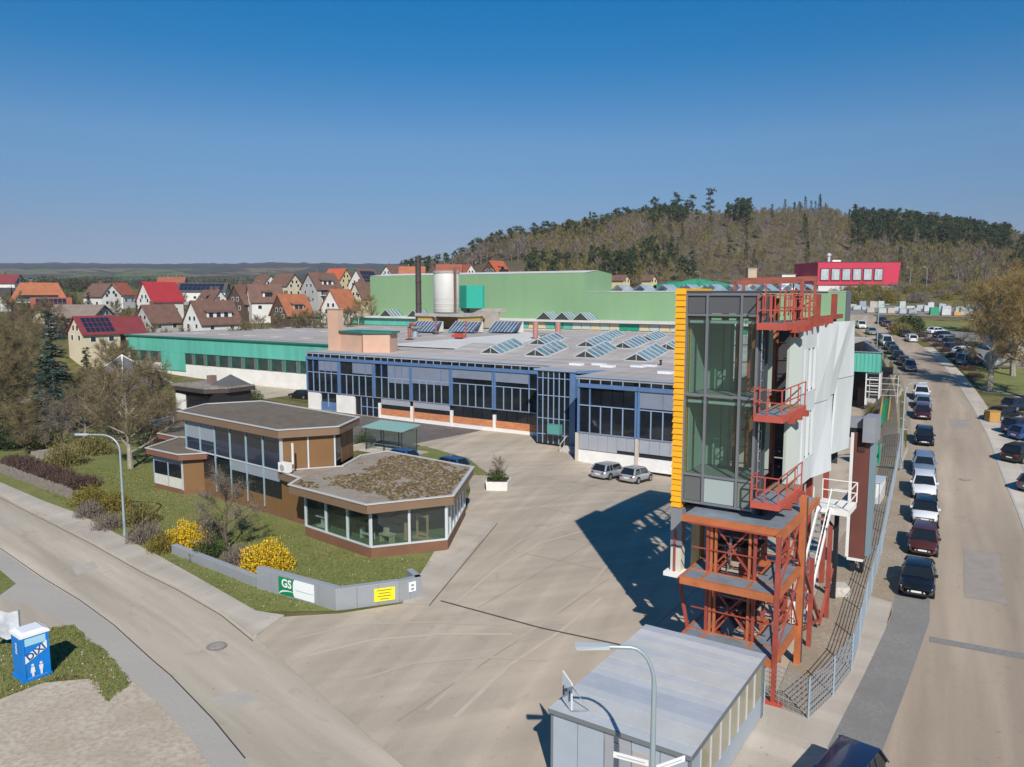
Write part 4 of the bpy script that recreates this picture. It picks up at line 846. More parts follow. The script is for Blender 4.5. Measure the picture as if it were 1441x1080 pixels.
    # white panels on the side, some warped, some glazed
    def wpan(name, m_, b0, b1, z0_, z1_, o0, o1, o2, o3, th=.12):
        A = -8.62
        vs = [(A+o0,b0,z0_),(A+o1,b1,z0_),(A+o2,b1,z1_),(A+o3,b0,z1_)]; vs2 = [(q[0]-th,q[1],q[2]) for q in vs]
        return t.part(name, MB().add(vs+vs2, [(0,1,2,3),(7,6,5,4),(0,4,5,1),(1,5,6,2),(2,6,7,3),(3,7,4,0)]), m_)
    wpan('white_panel', WP, 37.5, 38.0, 7.75, 15.35, .0,.0,.0,.0); wpan('white_panel', WP, 38.05, 40.6, 7.8, 9.0, 0,0,0,0); wpan('white_panel', WP, 38.05, 40.6, 11.3, 12.3, 0,0,0,0); wpan('white_panel', WP, 38.05, 40.6, 14.4, 15.4, 0,0,0,0)
    sg = M('panel_glass', (.36,.43,.43), .15)
    for za, zb in ((9.0,11.3),(12.3,14.4)):
        wpan('pane', sg, 38.5, 40.2, za+.1, zb-.1, -.06,-.06,-.06,-.06, .04)
        for y in (38.05,38.45,39.3,40.2,40.5): t.box('window_frame', WP, (-8.68,y,za), (-8.56,y+.1,zb))
    wpan('white_panel', WP, 40.65, 42.9, 11.55, 15.5, .02,.26,.55,.05); wpan('white_panel', WP, 40.65, 42.9, 7.75, 11.5, .0,.5,.3,.02)
    wpan('white_panel', WP, 42.95, 45.0, 11.6, 15.55, .0,.1,.7,.0); wpan('white_panel', WP, 42.95, 45.0, 8.0, 11.55, .1,.0,.0,.1)
    wpan('white_panel', WP, 45.05, 47.5, 12.4, 15.5, .2,.6,.5,.35); wpan('white_panel', WP, 45.05, 47.5, 8.2, 12.36, .05,.5,.6,.2)
    wpan('return_panel', M('panel_sage', (.42,.47,.43), .6), 37.0, 37.5, 7.8, 15.0, -.42,-.0,-.0,-.42)
    t.box('back_wall', M('dark_wall', (.05,.05,.055), .7), (-12.8,47.5,7.2), (-8.7,47.6,15.4))
    # white stair with landing and rail
    st_ = Thing('steel_stair', 'white steel stair with landing between the tower and the brown panel wall', 'stair', (-8.0,42,0), site=True)
    mb = MB().bar((-8.75,38.2,1.2),(-8.75,43.2,5.6), .08, .2).bar((-8.1,38.2,1.2),(-8.1,43.2,5.6), .08, .2)
    st_.part('stringer', mb, white)
    for i in range(16): st_.box('tread', steel, (-8.7,38.4+i*.3,1.3+i*.27), (-8.15,38.65+i*.3,1.34+i*.27))
    st_.box('landing', white, (-9.0,43.2,5.3), (-7.2,45.4,5.6)); st_.part('leg', MB().bar((-8.1,45,0),(-8.1,45,5.3), .22), darkmetal); st_.part('leg', MB().bar((-8.75,38.3,0),(-8.75,38.3,1.3), .12), white); st_.part('knee_brace', MB().bar((-8.1,45,3.9),(-8.8,44,5.3), .12), darkmetal)
    mb = MB()
    for p in ((-9.0,43.2),(-7.2,43.2),(-7.2,45.4),(-9.0,45.4)): mb.bar((p[0],p[1],5.6),(p[0],p[1],6.7), .05)
    for q in (6.1,6.7): mb.bar((-8.0,43.2,q),(-7.2,43.2,q), .045).bar((-7.2,43.2,q),(-7.2,45.4,q), .045).bar((-9.0,45.4,q),(-7.2,45.4,q), .045)
    mb.bar((-8.1,38.2,2.2),(-8.1,43.2,6.7), .05); st_.part('railing', mb, white)
    bw = Thing('panel_wall', 'tall narrow brown metal panel wall with grey box head beside the white stair', 'panel wall', (-7.9,50,0), site=True)
    bw.part('panel', MB().box((-8.2,49.9,1.0),(-7.35,50.5,8.75)), BR); bw.box('edge', white, (-8.42,49.92,1.0), (-8.24,50.4,8.7)); bw.box('edge', M('bluegrey_edge', (.22,.30,.34), .5, .2), (-7.33,49.95,1.2), (-7.0,50.4,8.2)); bw.box('base', white, (-8.3,49.8,.85), (-7.4,50.55,.99)); bw.part('foot', MB().box((-8.1,50,0),(-7.9,50.4,.85)).box((-7.6,50,0),(-7.4,50.4,.85)), darkmetal)
    bh = M('box_grey', (.34,.36,.39), .5, .3, .05, 1)
    bw.part('box_head', MB().prism([(-7.72,49.5),(-7.05,49.5),(-7.0,51.3),(-7.72,51.3)], 8.25, 9.75), bh); bw.part('beam', MB().box((-11.5,49.95,9.0),(-7.74,50.5,9.62)), bh); bw.part('soffit', MB().box((-11.5,50.0,8.4),(-7.74,50.6,8.98)), darkmetal); bw.part('back_post', MB().box((-11.4,50.1,0),(-11.1,50.4,8.4)), darkmetal); bw.part('slot', MB().box((-8.0,49.84,7.6),(-7.6,49.89,8.7)), M('slot_brown', (.06,.025,.02), .7))
tower()

# ------------------------------------------------------------------ brown office pavilion in front of the hall
def edge_bar(t, name, m_, p, q, z0, z1, th=.1, off=0.0, parent=None):
    p = Vector((*p, 0)); q = Vector((*q, 0)); d = (q-p).normalized(); n_ = Vector((d.y, -d.x, 0))*off
    return t.part(name, MB().bar(p+n_+Vector((0,0,(z0+z1)/2)), q+n_+Vector((0,0,(z0+z1)/2)), th, z1-z0), m_, parent=parent)
def office():
    t = Thing('office_pavilion', 'brown panelled two-storey office building with flat roofs and a glazed corner pavilion', 'building', (-45,40,0), site=True)
    BRN = M('brown_cladding', (.20,.105,.04), .6, .05, .08, .5); FAS = M('fascia_brown', (.225,.145,.09), .55, .1, .06, .5); RB = M('red_brown', (.20,.085,.055), .7, 0, .1, .5); PL = M('plinth_brown', (.185,.09,.05), .8, 0, .12, .8)
    GRV = ground_mat('gravel_roof', [(.18,.145,.11),(.14,.115,.085),(.215,.18,.14),(.12,.098,.072)], [.25,1.2,9.0], bump=.4); GR2 = ground_mat('mossy_roof', [(.33,.285,.245),(.26,.22,.175),(.38,.335,.29),(.24,.195,.145)], [.3,1.3,9.0], bump=.4)
    WG = M('window_glass_dark', (.012,.016,.022), .05, spec=.6); NV = M('parapet_glass_navy', (.02,.03,.055), .08, spec=.6); BL = M('window_blind', (.27,.30,.34), .6); FRM = M('pale_blue_frame', (.33,.46,.54), .5, .2); FW = M('pale_frame', (.60,.64,.66), .45, .2); EDG = M('roof_trim', (.66,.64,.60), .5, .3)
    IG = glass_mat('shop_glass', (.74,.82,.80), .05)
    def flat_roof(poly, z, gm, fas, hgt, nm='roof'):
        r_ = t.part(nm, MB().prism(poly, z-.12, z-.05), gm)
        n_ = len(poly)
        for i in range(n_):
            p = Vector((*poly[i],0)); q = Vector((*poly[(i+1) % n_],0)); d = (q-p).normalized()
            nn = Vector((d.y,-d.x,0))
            e = .055
            edge_bar(t, 'fascia', fas, (p+nn*.05-d*.0)[:2], (q+nn*.05)[:2], z-hgt, z-.02, .09)
            edge_bar(t, 'roof_trim', EDG, (p+nn*.04-d*.08)[:2], (q+nn*.04+d*.08)[:2], z-.018, z+.04+.004*(i % 2), .24)
        return r_
    U = [(-61.0,39.95),(-46.3,38.35),(-43.7,42.0),(-45.6,46.1),(-60.4,48.2),(-63.0,44.1)]
    Uw = [(-59.6,39.35),(-46.5,38.75),(-44.15,42.0),(-45.9,45.7),(-60.2,47.8),(-62.5,44.1)]
    t.part('core_wall', MB().prism([(x*.985-.8, y) for x, y in [(-58.6,41.0),(-46.6,39.6),(-45.2,42.0),(-46.9,45.2),(-60,47.2),(-61.8,44.1)]], 0, 6.2), darkmetal)
    flat_roof(U, 6.88, GRV, FAS, .62)
    A, B = Vector((-60.6,40.3,0)), Vector((-46.5,38.75,0)); d = (B-A)/6
    for i in range(6):
        p = A+d*i; q = A+d*(i+1); m0 = p+d*.05; m1 = q-d*.05
        zs = 5.05
        edge_bar(t, 'window_pane', BL if i < 2 else WG, m0[:2], m1[:2], zs if i > 1 else 4.7, 6.25, .05)
        edge_bar(t, 'parapet_glass', NV, m0[:2], m1[:2], 3.72, zs-.02 if i > 1 else 4.68, .05)
        edge_bar(t, 'window_post', FRM, (p-d*.03)[:2], (p+d*.03)[:2], 3.0 if i > 1 else 3.65, 6.28, .16)
    edge_bar(t, 'window_post', FW, (B-d*.02)[:2], (B+d*.05)[:2], 3.7, 6.3, .2)
    edge_bar(t, 'ledge', FW, A[:2], B[:2], 3.58, 3.68, .16)
    for i in range(1, 6):
        p = A+d*i; q = p+d
        edge_bar(t, 'window_pane', WG, (p+d*.05)[:2], (q-d*.05)[:2], 1.45, 2.75 if i > 2 else 3.4, .06); 
        if i > 2: edge_bar(t, 'blind', BL, (p+d*.05)[:2], (q-d*.05)[:2], 2.77, 3.55, .07)
        edge_bar(t, 'window_post', FRM, (p-d*.025)[:2], (p+d*.025)[:2], .5, 3.57, .13)
        edge_bar(t, 'brown_panel', BRN, (p+d*.04)[:2], (q-d*.04)[:2], .35, 1.42, .08)
    edge_bar(t, 'brown_panel', BRN, A[:2], (A+d*.96)[:2], .35, 3.5, .08); edge_bar(t, 'plinth', PL, A[:2], B[:2], -.1, .34, .14)
    edge_bar(t, 'brown_panel', BRN, B[:2], (-42.4,38.3), .35, 3.0, .08); edge_bar(t, 'plinth', PL, B[:2], (-42.0,38.2), -.1, .34, .12)
    C = Vector((-44.15,42.0,0)); e = (C-B)/2
    for i in range(2):
        edge_bar(t, 'brown_panel', BRN, (B+e*(i+.04))[:2], (B+e*(i+.96))[:2], 3.72, 6.27, .08); edge_bar(t, 'post', FW, (B+e*(i+.97))[:2], (B+e*(i+1.03))[:2], 3.7, 6.28, .16)
    D_ = Vector((-45.9,45.7,0)); e2 = (D_-C)/3
    edge_bar(t, 'window_pane', WG, (C+e2*.05)[:2], (C+e2*.95)[:2], 3.75, 6.25, .06)
    for i in (1, 2): edge_bar(t, 'brown_panel', BRN, (C+e2*(i+.03))[:2], (C+e2*(i+.97))[:2], 3.72, 6.26, .08)
    for p, q in (((-45.9,45.7),(-60.2,47.8)),((-60.2,47.8),(-62.5,44.1)),((-62.5,44.1),(-60.6,40.3))): edge_bar(t, 'brown_panel', BRN, p, q, 0, 6.25, .08)
    # air conditioner on the low roof
    t.part('air_conditioner', MB().box((-45.9,37.95,3.85),(-44.9,38.4,4.55)), white); t.part('fan_grille', MB().tube([(-45.45,37.94,4.2),(-45.45,37.90,4.2)], .24, 14), M('grille_grey', (.35,.35,.35), .6)); t.part('cable_duct', MB().box((-45.02,38.5,4.4),(-44.9,38.6,6.0)), white)
    # single-storey annexes with zigzag roof edges
    flat_roof([(-63.7,38.45),(-58.8,38.25),(-57.3,40.05),(-60.9,40.45),(-63.0,44.0),(-66.0,43.2)], 3.6, GRV, RB, .5)
    flat_roof([(-66.0,43.3),(-70.0,43.5),(-72.4,46.1),(-76.7,46.3),(-79.3,51.6),(-70,54),(-63.1,48.4),(-63.1,44.3)], 3.5, GRV, RB, .5)
    CW = M('corrugated_white', (.60,.57,.51), .7, 0, .1, 3)
    p = Vector((-63.35,38.85,0)); q = Vector((-59.0,38.75,0)); e = (q-p)/2
    t.part('annex_core', MB().prism([(-63.0,39.2),(-59.3,39.1),(-58.2,40.4),(-62.5,43.6),(-65.0,43.0)], 0, 3.05), darkmetal)
    for i in range(2):
        edge_bar(t, 'white_panel', CW, (p+e*(i+.02))[:2], (p+e*(i+.98))[:2], .45, 1.35, .08)
        edge_bar(t, 'window_pane', WG, (p+e*(i+.04))[:2], (p+e*(i+.96))[:2], 1.38, 2.5, .05); edge_bar(t, 'blind', BL, (p+e*(i+.04))[:2], (p+e*(i+.96))[:2], 2.52, 3.08, .06); edge_bar(t, 'window_post', FRM, (p+e*(i-.02))[:2], (p+e*(i+.03))[:2], .45, 3.1, .12)
    edge_bar(t, 'post', FW, (q-e*.06)[:2], (q+e*.02)[:2], .4, 3.1, .16); edge_bar(t, 'plinth', PL, p[:2], q[:2], -.1, .44, .12)
    edge_bar(t, 'brown_panel', BRN, q[:2], (-57.6,40.3), .35, 3.1, .08); edge_bar(t, 'plinth', PL, q[:2], (-57.6,40.3), -.1, .34, .12)
    edge_bar(t, 'brown_panel', BRN, (-65.6,43.1), p[:2], 0, 3.1, .08)
    t.part('annex_wall', MB().prism([(-65.5,43.4),(-69.8,43.8),(-72.2,46.4),(-76.4,46.6),(-78.9,51.4),(-70,53.6),(-63.3,48.2),(-63.0,44.5)], 0, 3.0), RB)
    # glazed pavilion
    Rf = [(-46.4,38.42),(-43.2,37.7),(-42.3,35.95),(-34.2,35.1),(-31.0,39.85),(-34.95,47.45),(-44.6,48.4),(-45.2,46.0),(-43.55,42.2)]
    flat_roof(Rf, 3.75, GR2, FAS, .60)
    Wp = [(-41.6,36.7),(-34.5,35.75),(-31.45,39.75),(-35.4,47.0)]
    t.part('back_wall', MB().prism([(-42.4,38.4),(-41.7,38.3),(-38,46.5),(-44.4,47.9),(-44.9,46.0),(-43.3,42.2)], 0, 3.1), M('inside_dark', (.10,.11,.10), .9))
    t.part('floor', MB().prism([(-41.5,36.8),(-34.5,35.9),(-31.7,39.8),(-35.5,46.9),(-38,46.4),(-41.6,38.3)], .0, .70), M('green_carpet', (.16,.22,.11), .95, 0, .1, 1))
    def glazed(p, q, n_):
        p = Vector((*p,0)); q = Vector((*q,0)); e = (q-p)/n_; f_ = .05/max(e.length,.1)*1.6
        edge_bar(t, 'plinth', PL, p[:2], q[:2], -.1, .70, .2)
        edge_bar(t, 'sill', FW, p[:2], q[:2], .70, .80, .18)
        for i in range(n_):
            edge_bar(t, 'pane', IG, (p+e*(i+f_))[:2], (p+e*(i+1-f_))[:2], .82, 3.0, .03)
            edge_bar(t, 'window_post', FW, (p+e*(i-f_))[:2], (p+e*(i+f_))[:2], .72, 3.12, .16)
        edge_bar(t, 'window_post', FW, (q-e*f_)[:2], (q+e*f_)[:2], .72, 3.12, .16)
        edge_bar(t, 'head', darkmetal, p[:2], q[:2], 3.0, 3.14, .1)
    glazed(Wp[0], Wp[1], 3); glazed(Wp[1], Wp[2], 2); glazed(Wp[2], Wp[3], 6)
    edge_bar(t, 'brown_panel', darkmetal, (-42.4,38.3), (-41.62,36.75), 0, 3.1, .1)
    # moss cushions on the pavilion roof
    rng = random.Random(11); mb = MB()
    def inside(x, y):
        c = False; n_ = len(Rf)
        for i in range(n_):
            x1, y1 = Rf[i]; x2, y2 = Rf[(i+1) % n_]
            if (y1 > y) != (y2 > y) and x < (x2-x1)*(y-y1)/(y2-y1)+x1: c = not c
        return c
    k = 0
    while k < 2300:
        x = rng.uniform(-46,-31.4); y = rng.uniform(35.6,48)
        dn = noise.noise(Vector((x*.32, y*.32, 1.7)))+.35*noise.noise(Vector((x*1.1, y*1.1, 4)))+(.32 if x > -40.5 and y > 37.5 else -.12)
        if not inside(x, y) or not inside(x+.3, y) or not inside(x, y-.3) or dn < -.06: continue
        k += 1; r_ = rng.uniform(.06,.2); hh = rng.uniform(.03,.09); n_ = 6; a0 = rng.random()*6
        vs = [(x+r_*rng.uniform(.7,1.2)*math.cos(a0+j*math.pi/3), y+r_*rng.uniform(.6,1.1)*math.sin(a0+j*math.pi/3), 3.695) for j in range(n_)]+[(x+r_*.5*math.cos(a0+j*math.pi/3), y+r_*.5*math.sin(a0+j*math.pi/3), 3.70+hh) for j in range(n_)]
        mb.add(vs, [(j, (j+1) % n_, n_+(j+1) % n_, n_+j) for j in range(n_)]+[tuple(range(n_, 2*n_))])
    o = t.part('moss', mb, leaf_mat('moss', [(.10,.065,.028),(.18,.125,.06),(.065,.05,.025),(.25,.20,.11)])); o['kind'] = 'stuff'
    # things in the show window
    wd = M('pine_wood', (.62,.40,.18), .6); 
    def goods(nm, lab, cat, a, b, boxes, m_):
        g = Thing(nm, lab, cat, (a,b,.70), site=True)
        for i, (n2, lo, hi) in enumerate(boxes): g.box(n2, m_, Vector((a,b,.705))+Vector(lo), Vector((a,b,.705))+Vector(hi))
    goods('window_frame_sample', 'light wooden window frame on show behind the pavilion glass', 'window sample', -32.9,39.0, [('stile',(-.5,-.05,0),(-.38,.05,1.7)),('stile',(.38,-.05,0),(.5,.05,1.7)),('rail',(-.38,-.05,1.5),(.38,.05,1.62)),('rail',(-.38,-.05,.25),(.38,.05,.4)),('foot',(-.7,-.2,0),(.7,.2,.12))], wd)
    goods('wooden_post_sample', 'short orange wooden post on show beside the window frame sample', 'sample', -33.6,38.2, [('post',(-.12,-.1,0),(.12,.1,1.15)),('foot',(-.2,-.15,0),(.2,.15,.08))], wd)
    goods('display_table', 'low pale wooden table with display pieces behind the corner pane', 'table', -34.4,37.2, [('top',(-.5,-.3,.5),(.5,.3,.58)),('leg',(-.45,-.25,0),(-.36,.25,.5)),('leg',(.36,-.25,0),(.45,.25,.5)),('block',(-.2,-.15,.58),(.1,.1,.95))], M('pale_wood', (.66,.55,.38), .6))
    goods('display_stand', 'white display stand in the glazed pavilion by its left pane', 'stand', -40.6,37.3, [('foot',(-.4,-.25,0),(.4,.25,.08)),('post',(-.08,-.08,.08),(.08,.08,.7)),('top',(-.45,-.25,.7),(.45,.25,.78))], white)
    goods('display_shelf', 'white low shelf with pillar in the middle of the show window', 'shelf', -36.0,37.0, [('side',(-.5,-.2,0),(-.4,.2,.7)),('side',(.4,-.2,0),(.5,.2,.4)),('board',(-.4,-.2,.32),(.4,.2,.4))], white)
office()

# ------------------------------------------------------------------ sign wall
def sign_wall():
    t = Thing('sign_wall', 'low grey metal sign wall at the site entrance', 'sign wall', (-30.2,28.5,0), site=True)
    GM = M('wall_grey_metal', (.34,.36,.38), .5, .25, .05, .6); G2 = M('cap_grey', (.40,.42,.44), .5, .25)
    P = [(-46.0,29.1),(-36.5,28.25),(-36.3,28.2),(-30.15,28.45),(-28.1,31.25),(-27.6,32.6),(-28.9,33.3)]
    def seg(p, q, z1, npan, th=.35, zc=True):
        p = Vector((*p,0)); q = Vector((*q,0)); e = (q-p)/npan; d = (q-p).normalized(); nn = Vector((d.y,-d.x,0))
        for i in range(npan): edge_bar(t, 'wall_panel', GM, (p+e*i+d*.008-nn*th/2)[:2], (p+e*(i+1)-d*.008-nn*th/2)[:2], -.1, z1-.03, th)
        edge_bar(t, 'cap', G2, (p-nn*th/2)[:2], (q-nn*th/2)[:2], z1-.03, z1+.02, th+.03)
    seg(P[0], P[1], .62, 6); seg(P[2], P[3], 1.28, 5); seg(P[3], P[4], 1.20, 3); seg(P[4], P[5], 1.16, 2); seg(P[5], P[6], 1.16, 1)
    def board(p, q, f0, f1, z0, z1, m_, nm, off=.03):
        p = Vector((*p,0)); q = Vector((*q,0)); a = p.lerp(q, f0); b = p.lerp(q, f1); return edge_bar(t, nm, m_, a[:2], b[:2], z0, z1, .04, off)
    SG = M('sign_green', (.0,.22,.085), .5); SW = M('sign_white', (.80,.82,.82), .5); SY = M('sign_yellow', (.90,.74,.02), .5)
    board(P[2], P[3], .30, .505, .14, 1.14, SG, 'green_sign'); board(P[2], P[3], .505, .745, .14, 1.14, SW, 'white_sign')
    def onwall(me, p, q, f, z, m_name, off=.06, par=None):
        p = Vector((*p,0)); q = Vector((*q,0)); c = p.lerp(q, f); d = (q-p).normalized(); nn = Vector((d.y,-d.x,0))
        o = link(m_name, me, t.o); o.location = c+nn*off+Vector((0,0,z))-t.org; o.rotation_euler = (R(90), 0, math.atan2(d.y, d.x)); return o
    onwall(textmesh('GS', .66, white, bold=.02), P[2], P[3], .405, .80, 'lettering')
    # white swoosh below the letters and the round edge of the white field
    def arc(pts, wd):
        mb = MB(); 
        for (x0, y0, w0), (x1, y1, w1) in zip(pts, pts[1:]): mb.add([(x0,y0-w0,0),(x1,y1-w1,0),(x1,y1+w1,0),(x0,y0+w0,0)], [(0,1,2,3)])
        return mb
    sw = arc([(-.62,-.25,.02),(-.5,-.14,.045),(-.3,-.05,.045),(0,.0,.035),(.35,.02,.02),(.62,.0,.008)], 0)
    onwall(sw.mesh('swoosh', white), P[2], P[3], .405, .40, 'swoosh')
    lens = MB(); n_ = 12
    lens.add([(0,0,0)]+[(-.13*math.cos(-math.pi/2+math.pi*i/n_), .5*math.sin(-math.pi/2+math.pi*i/n_), 0) for i in range(n_+1)], [(0,i+2,i+1) for i in range(n_)])
    onwall(lens.mesh('sign_edge', SW), P[2], P[3], .507, .64, 'sign_edge', .056)
    onwall(MB().add([(-.68,-.02,0),(.68,-.02,0),(.68,.02,0),(-.68,.02,0)],[(0,1,2,3)]).mesh('print_line', M('print_grey', (.45,.47,.48), .6)), P[2], P[3], .63, .58, 'print_line')
    board(P[3], P[4], .60, .93, .22, .95, SY, 'yellow_sign')
    ink = M('print_dark', (.10,.09,.02), .6)
    for i, wd in enumerate((.82,.62,.76,.5)):            # unreadable lines of print
        rng = random.Random(i); mb = MB(); x = -wd/2
        while x < wd/2-.03:
            l = rng.uniform(.03,.07); mb.add([(x,-.028,0),(x+l,-.028,0),(x+l,.028,0),(x,.028,0)],[(0,1,2,3)]); x += l+.015
        onwall(mb.mesh('print_line', ink), P[3], P[4], .765, .84-i*.165, 'print_line')
    board(P[4], P[5], .42, .72, .45, 1.0, SW, 'pictogram_sign')
    for dx, dz in ((0,.82),(0,.6)):
        onwall(MB().add([(-.09,-.06,0),(.09,-.06,0),(.09,.06,0),(-.09,.06,0)],[(0,1,2,3)]).mesh('pictogram', M('picto_grey', (.25,.26,.28), .6)), P[4], P[5], .57, dz, 'pictogram')
sign_wall()

# ------------------------------------------------------------------ grey site cabin
def cabin():
    t = Thing('site_cabin', 'grey metal site cabin with pale striped flat roof beside the yard gate', 'cabin', (-10.2,26.2,0), site=True)
    a0, a1, b0, b1, H = -12.95, -7.95, 22.2, 30.25, 2.7
    WA = M('cabin_wall_blue_grey', (.40,.46,.52), .5, .2, .05, .7); WB = M('cabin_wall_grey', (.36,.38,.40), .5, .2, .05, .7); TR = M('cabin_trim', (.20,.22,.235), .5, .3)
    t.part('body', MB().box((a0+.06,b0+.06,.05),(a1-.06,b1-.06,H-.1)), MATS['dark_metal'])
    cs = [(.52,.54,.56),(.56,.56,.54),(.44,.47,.52),(.60,.60,.60)]
    rng = random.Random(3); n_ = 16; ln = (b1-b0+.2)/n_
    for i in range(n_):
        c = (2 if i in (4,5) else 2 if i == 15 else 3 if i == 14 else rng.choice((0,0,1)))
        t.box('roof_panel', M('roof_strip_%d' % c, cs[c], .55, .15, .07, 1.2), (a0-.08,b0-.1+i*ln+.008,H-.08), (a1+.08,b0-.1+(i+1)*ln-.008,H+.0+.012*(i % 2)))
    for i in range(5):
        x0 = a0+i*1.0; m_ = WA if i in (0,1,3,4) else WB
        t.box('wall_panel', m_, (x0+.012,b0,.1), (x0+.988,b0+.06,H-.1))
    t.box('door', WB, (a0+2.05,b0-.03,.15), (a0+2.95,b0,2.2)); t.box('door_handle', darkmetal, (a0+2.8,b0-.07,1.1), (a0+2.86,b0-.03,1.25)); t.box('door', M('door_tan_grey', (.40,.37,.34), .6), (a0+3.05,b0-.03,.15), (a0+3.7,b0,2.15))
    for i in range(8):
        y0 = b0+i*1.006
        if i in (0,): t.box('wall_panel', WA, (a1-.06,y0+.01,.1), (a1,y0+.996,H-.1))
        else:
            t.box('wall_panel', WA, (a1-.06,y0+.01,.1), (a1,y0+.996,.95)); t.box('window_pane', M('cabin_window', (.36,.32,.22), .15), (a1-.05,y0+.05,.98), (a1-.02,y0+.96,H-.25)); t.box('window_post', alu, (a1-.06,y0-.03,.95), (a1+.02,y0+.03,H-.1))
        t.box('wall_panel', WB, (a0,y0+.01,.1), (a0+.06,y0+.996,H-.1)); t.box('wall_panel', WB, (a0+.3,b1-.06,.1), (a1-.3,b1,H-.1)) if i == 0 else None
    for p in ((a0,b0),(a1,b0),(a0,b1),(a1,b1)): t.box('corner_post', TR, (p[0]-.04,p[1]-.04,0), (p[0]+.04,p[1]+.04,H-.09))
    t.box('roof_edge', TR, (a0-.1,b0-.14,H-.16), (a1+.1,b0-.105,H-.02)); t.box('roof_edge', TR, (a1+.085,b0-.1,H-.16), (a1+.12,b1+.1,H-.02))
    s = Thing('direction_sign', 'white arrow sign board on a bracket at the cabin roof corner', 'sign', (-12.4,22.3,2.72), site=True)
    c = Vector((-12.45,22.3,2.72)); dd = Vector((.55,-.35,0)).normalized()
    p0 = c+Vector((-.35,.32,0)); p1 = c+Vector((.22,-.05,0))
    s.part('board', MB().add([p0+Vector((0,0,.15)),p1+Vector((0,0,.02)),p1+Vector((0,0,1.02)),p0+Vector((0,0,1.18)),p0+Vector((.02,.04,.15)),p1+Vector((.02,.04,.02)),p1+Vector((.02,.04,1.02)),p0+Vector((.02,.04,1.18))],[(0,1,2,3),(7,6,5,4),(0,4,5,1),(1,5,6,2),(2,6,7,3),(3,7,4,0)]), M('board_white', (.72,.75,.78), .5))
    for f0 in (.2,.85): 
        q = p0.lerp(p1, f0)+Vector((-.012,-.018,0)); s.part('arrow', MB().bar(q+Vector((0,0,.35)), q+Vector((0,0,.72)), .05, .012), darkmetal)
    s.part('emblem', MB().box(p0.lerp(p1,.5)+Vector((-.06,-.06,.6)), p0.lerp(p1,.5)+Vector((.02,-.03,.72))), M('emblem_grey', (.2,.21,.24), .6))
    s.part('bracket', MB().bar(p1+Vector((0,0,.05)), p1+Vector((.5,.4,.02)), .03).bar(p1+Vector((0.02,.03,.9)), p1+Vector((.5,.4,.03)), .025), steel)
cabin()

# ------------------------------------------------------------------ lamps
def lamp(p, hgt, dirv, arm, label, dbl=False, signs=False):
    t = Thing('street_lamp', label, 'street lamp', (p.x, p.y, p.z), group='grey street lamps'); o = t.org; d = Vector(dirv).normalized()
    pts = [o, o+Vector((0,0,hgt*.45)), o+Vector((0,0,hgt-1.1))]
    for i in range(1, 7): an = i*math.pi/12; pts.append(o+Vector((0,0,hgt-1.1+1.1*math.sin(an)))+d*(arm*.55*(1-math.cos(an))))
    pts.append(o+Vector((0,0,hgt))+d*arm)
    t.part('pole', MB().tube(pts, [.10,.085,.07]+[.055]*7, 10), lampgrey, 40)
    e = pts[-1]; side = Vector((-d.y, d.x, 0))
    t.part('lamp_head', MB().add([e-side*.1+Vector((0,0,.06)),e+side*.1+Vector((0,0,.06)),e+d*.95+side*.16+Vector((0,0,.05)),e+d*.95-side*.16+Vector((0,0,.05)),e-side*.09-Vector((0,0,.05)),e+side*.09-Vector((0,0,.05)),e+d*.9+side*.12-Vector((0,0,.07)),e+d*.9-side*.12-Vector((0,0,.07))],[(0,1,2,3),(7,6,5,4),(0,4,5,1),(1,5,6,2),(2,6,7,3),(3,7,4,0)]), M('lamp_head_grey', (.55,.60,.62), .4, .2))
    t.part('access_door', MB().bar(o+Vector((0,-.1,.7)), o+Vector((0,-.1,1.2)), .09, .03), steel)
    t.part('base', MB().lathe([(.14,0),(.14,.25),(.10,.3)], o, 10), steel)
    return t
lp = lamp(G(176,757), 7.3, (-1,.12,0), 2.3, 'tall curved grey street lamp beside the left road pavement')
lp.part('sticker', MB().bar(lp.org+Vector((0,-.09,3.1)), lp.org+Vector((0,-.09,3.25)), .12, .02), M('sticker', (.6,.3,.25), .5))
q = W(-8.0,19.3)
lc = lamp(Vector((q.x, q.y, 0)), 7.3, (-1,.05,0), 1.25, 'curved grey street lamp carrying street name signs in front of the cabin', signs=True)
for dv, nm in (((-.95,.45,0),1), ((.95,.5,0),2)):
    d = Vector(dv).normalized(); b_ = lc.org+Vector((0,-.05,3.9 if nm == 1 else 3.75)); lc.part('name_sign', MB().bar(b_+d*.12, b_+d*1.15, .03, .17), white)
    lc.part('print_line', MB().bar(b_+d*.22+Vector((0,-.02,0)), b_+d*1.05+Vector((0,-.02,0)), .02, .035), M('print_grey', (.45,.47,.48)))
    
for (u, v, hh, lab) in ((1267,662,8.0,'tall grey street lamp at the wire fence beside the line of parked cars'),(1234,487,8.0,'grey street lamp on the verge behind the loading bay, before the white van')):
    q = GT(u, v); lamp(q, hh, (1,.3,0), 1.4, lab)
for u, v, lab in ((985,391,'far thin lamp post at the foot of the wooded hill beside the pale garages'),(1304,398,'pale lamp post on the bank right of the red building'),(1281,396,'slim pale pole standing close behind the red building')):
    q = Vector((0,0,0)); d = ray(u, v); k = 285/d.y; q = Vector((d.x*k, 285, h(d.x*k, 285))); lamp(q, 9, (-1,0,0), 1.0, lab)

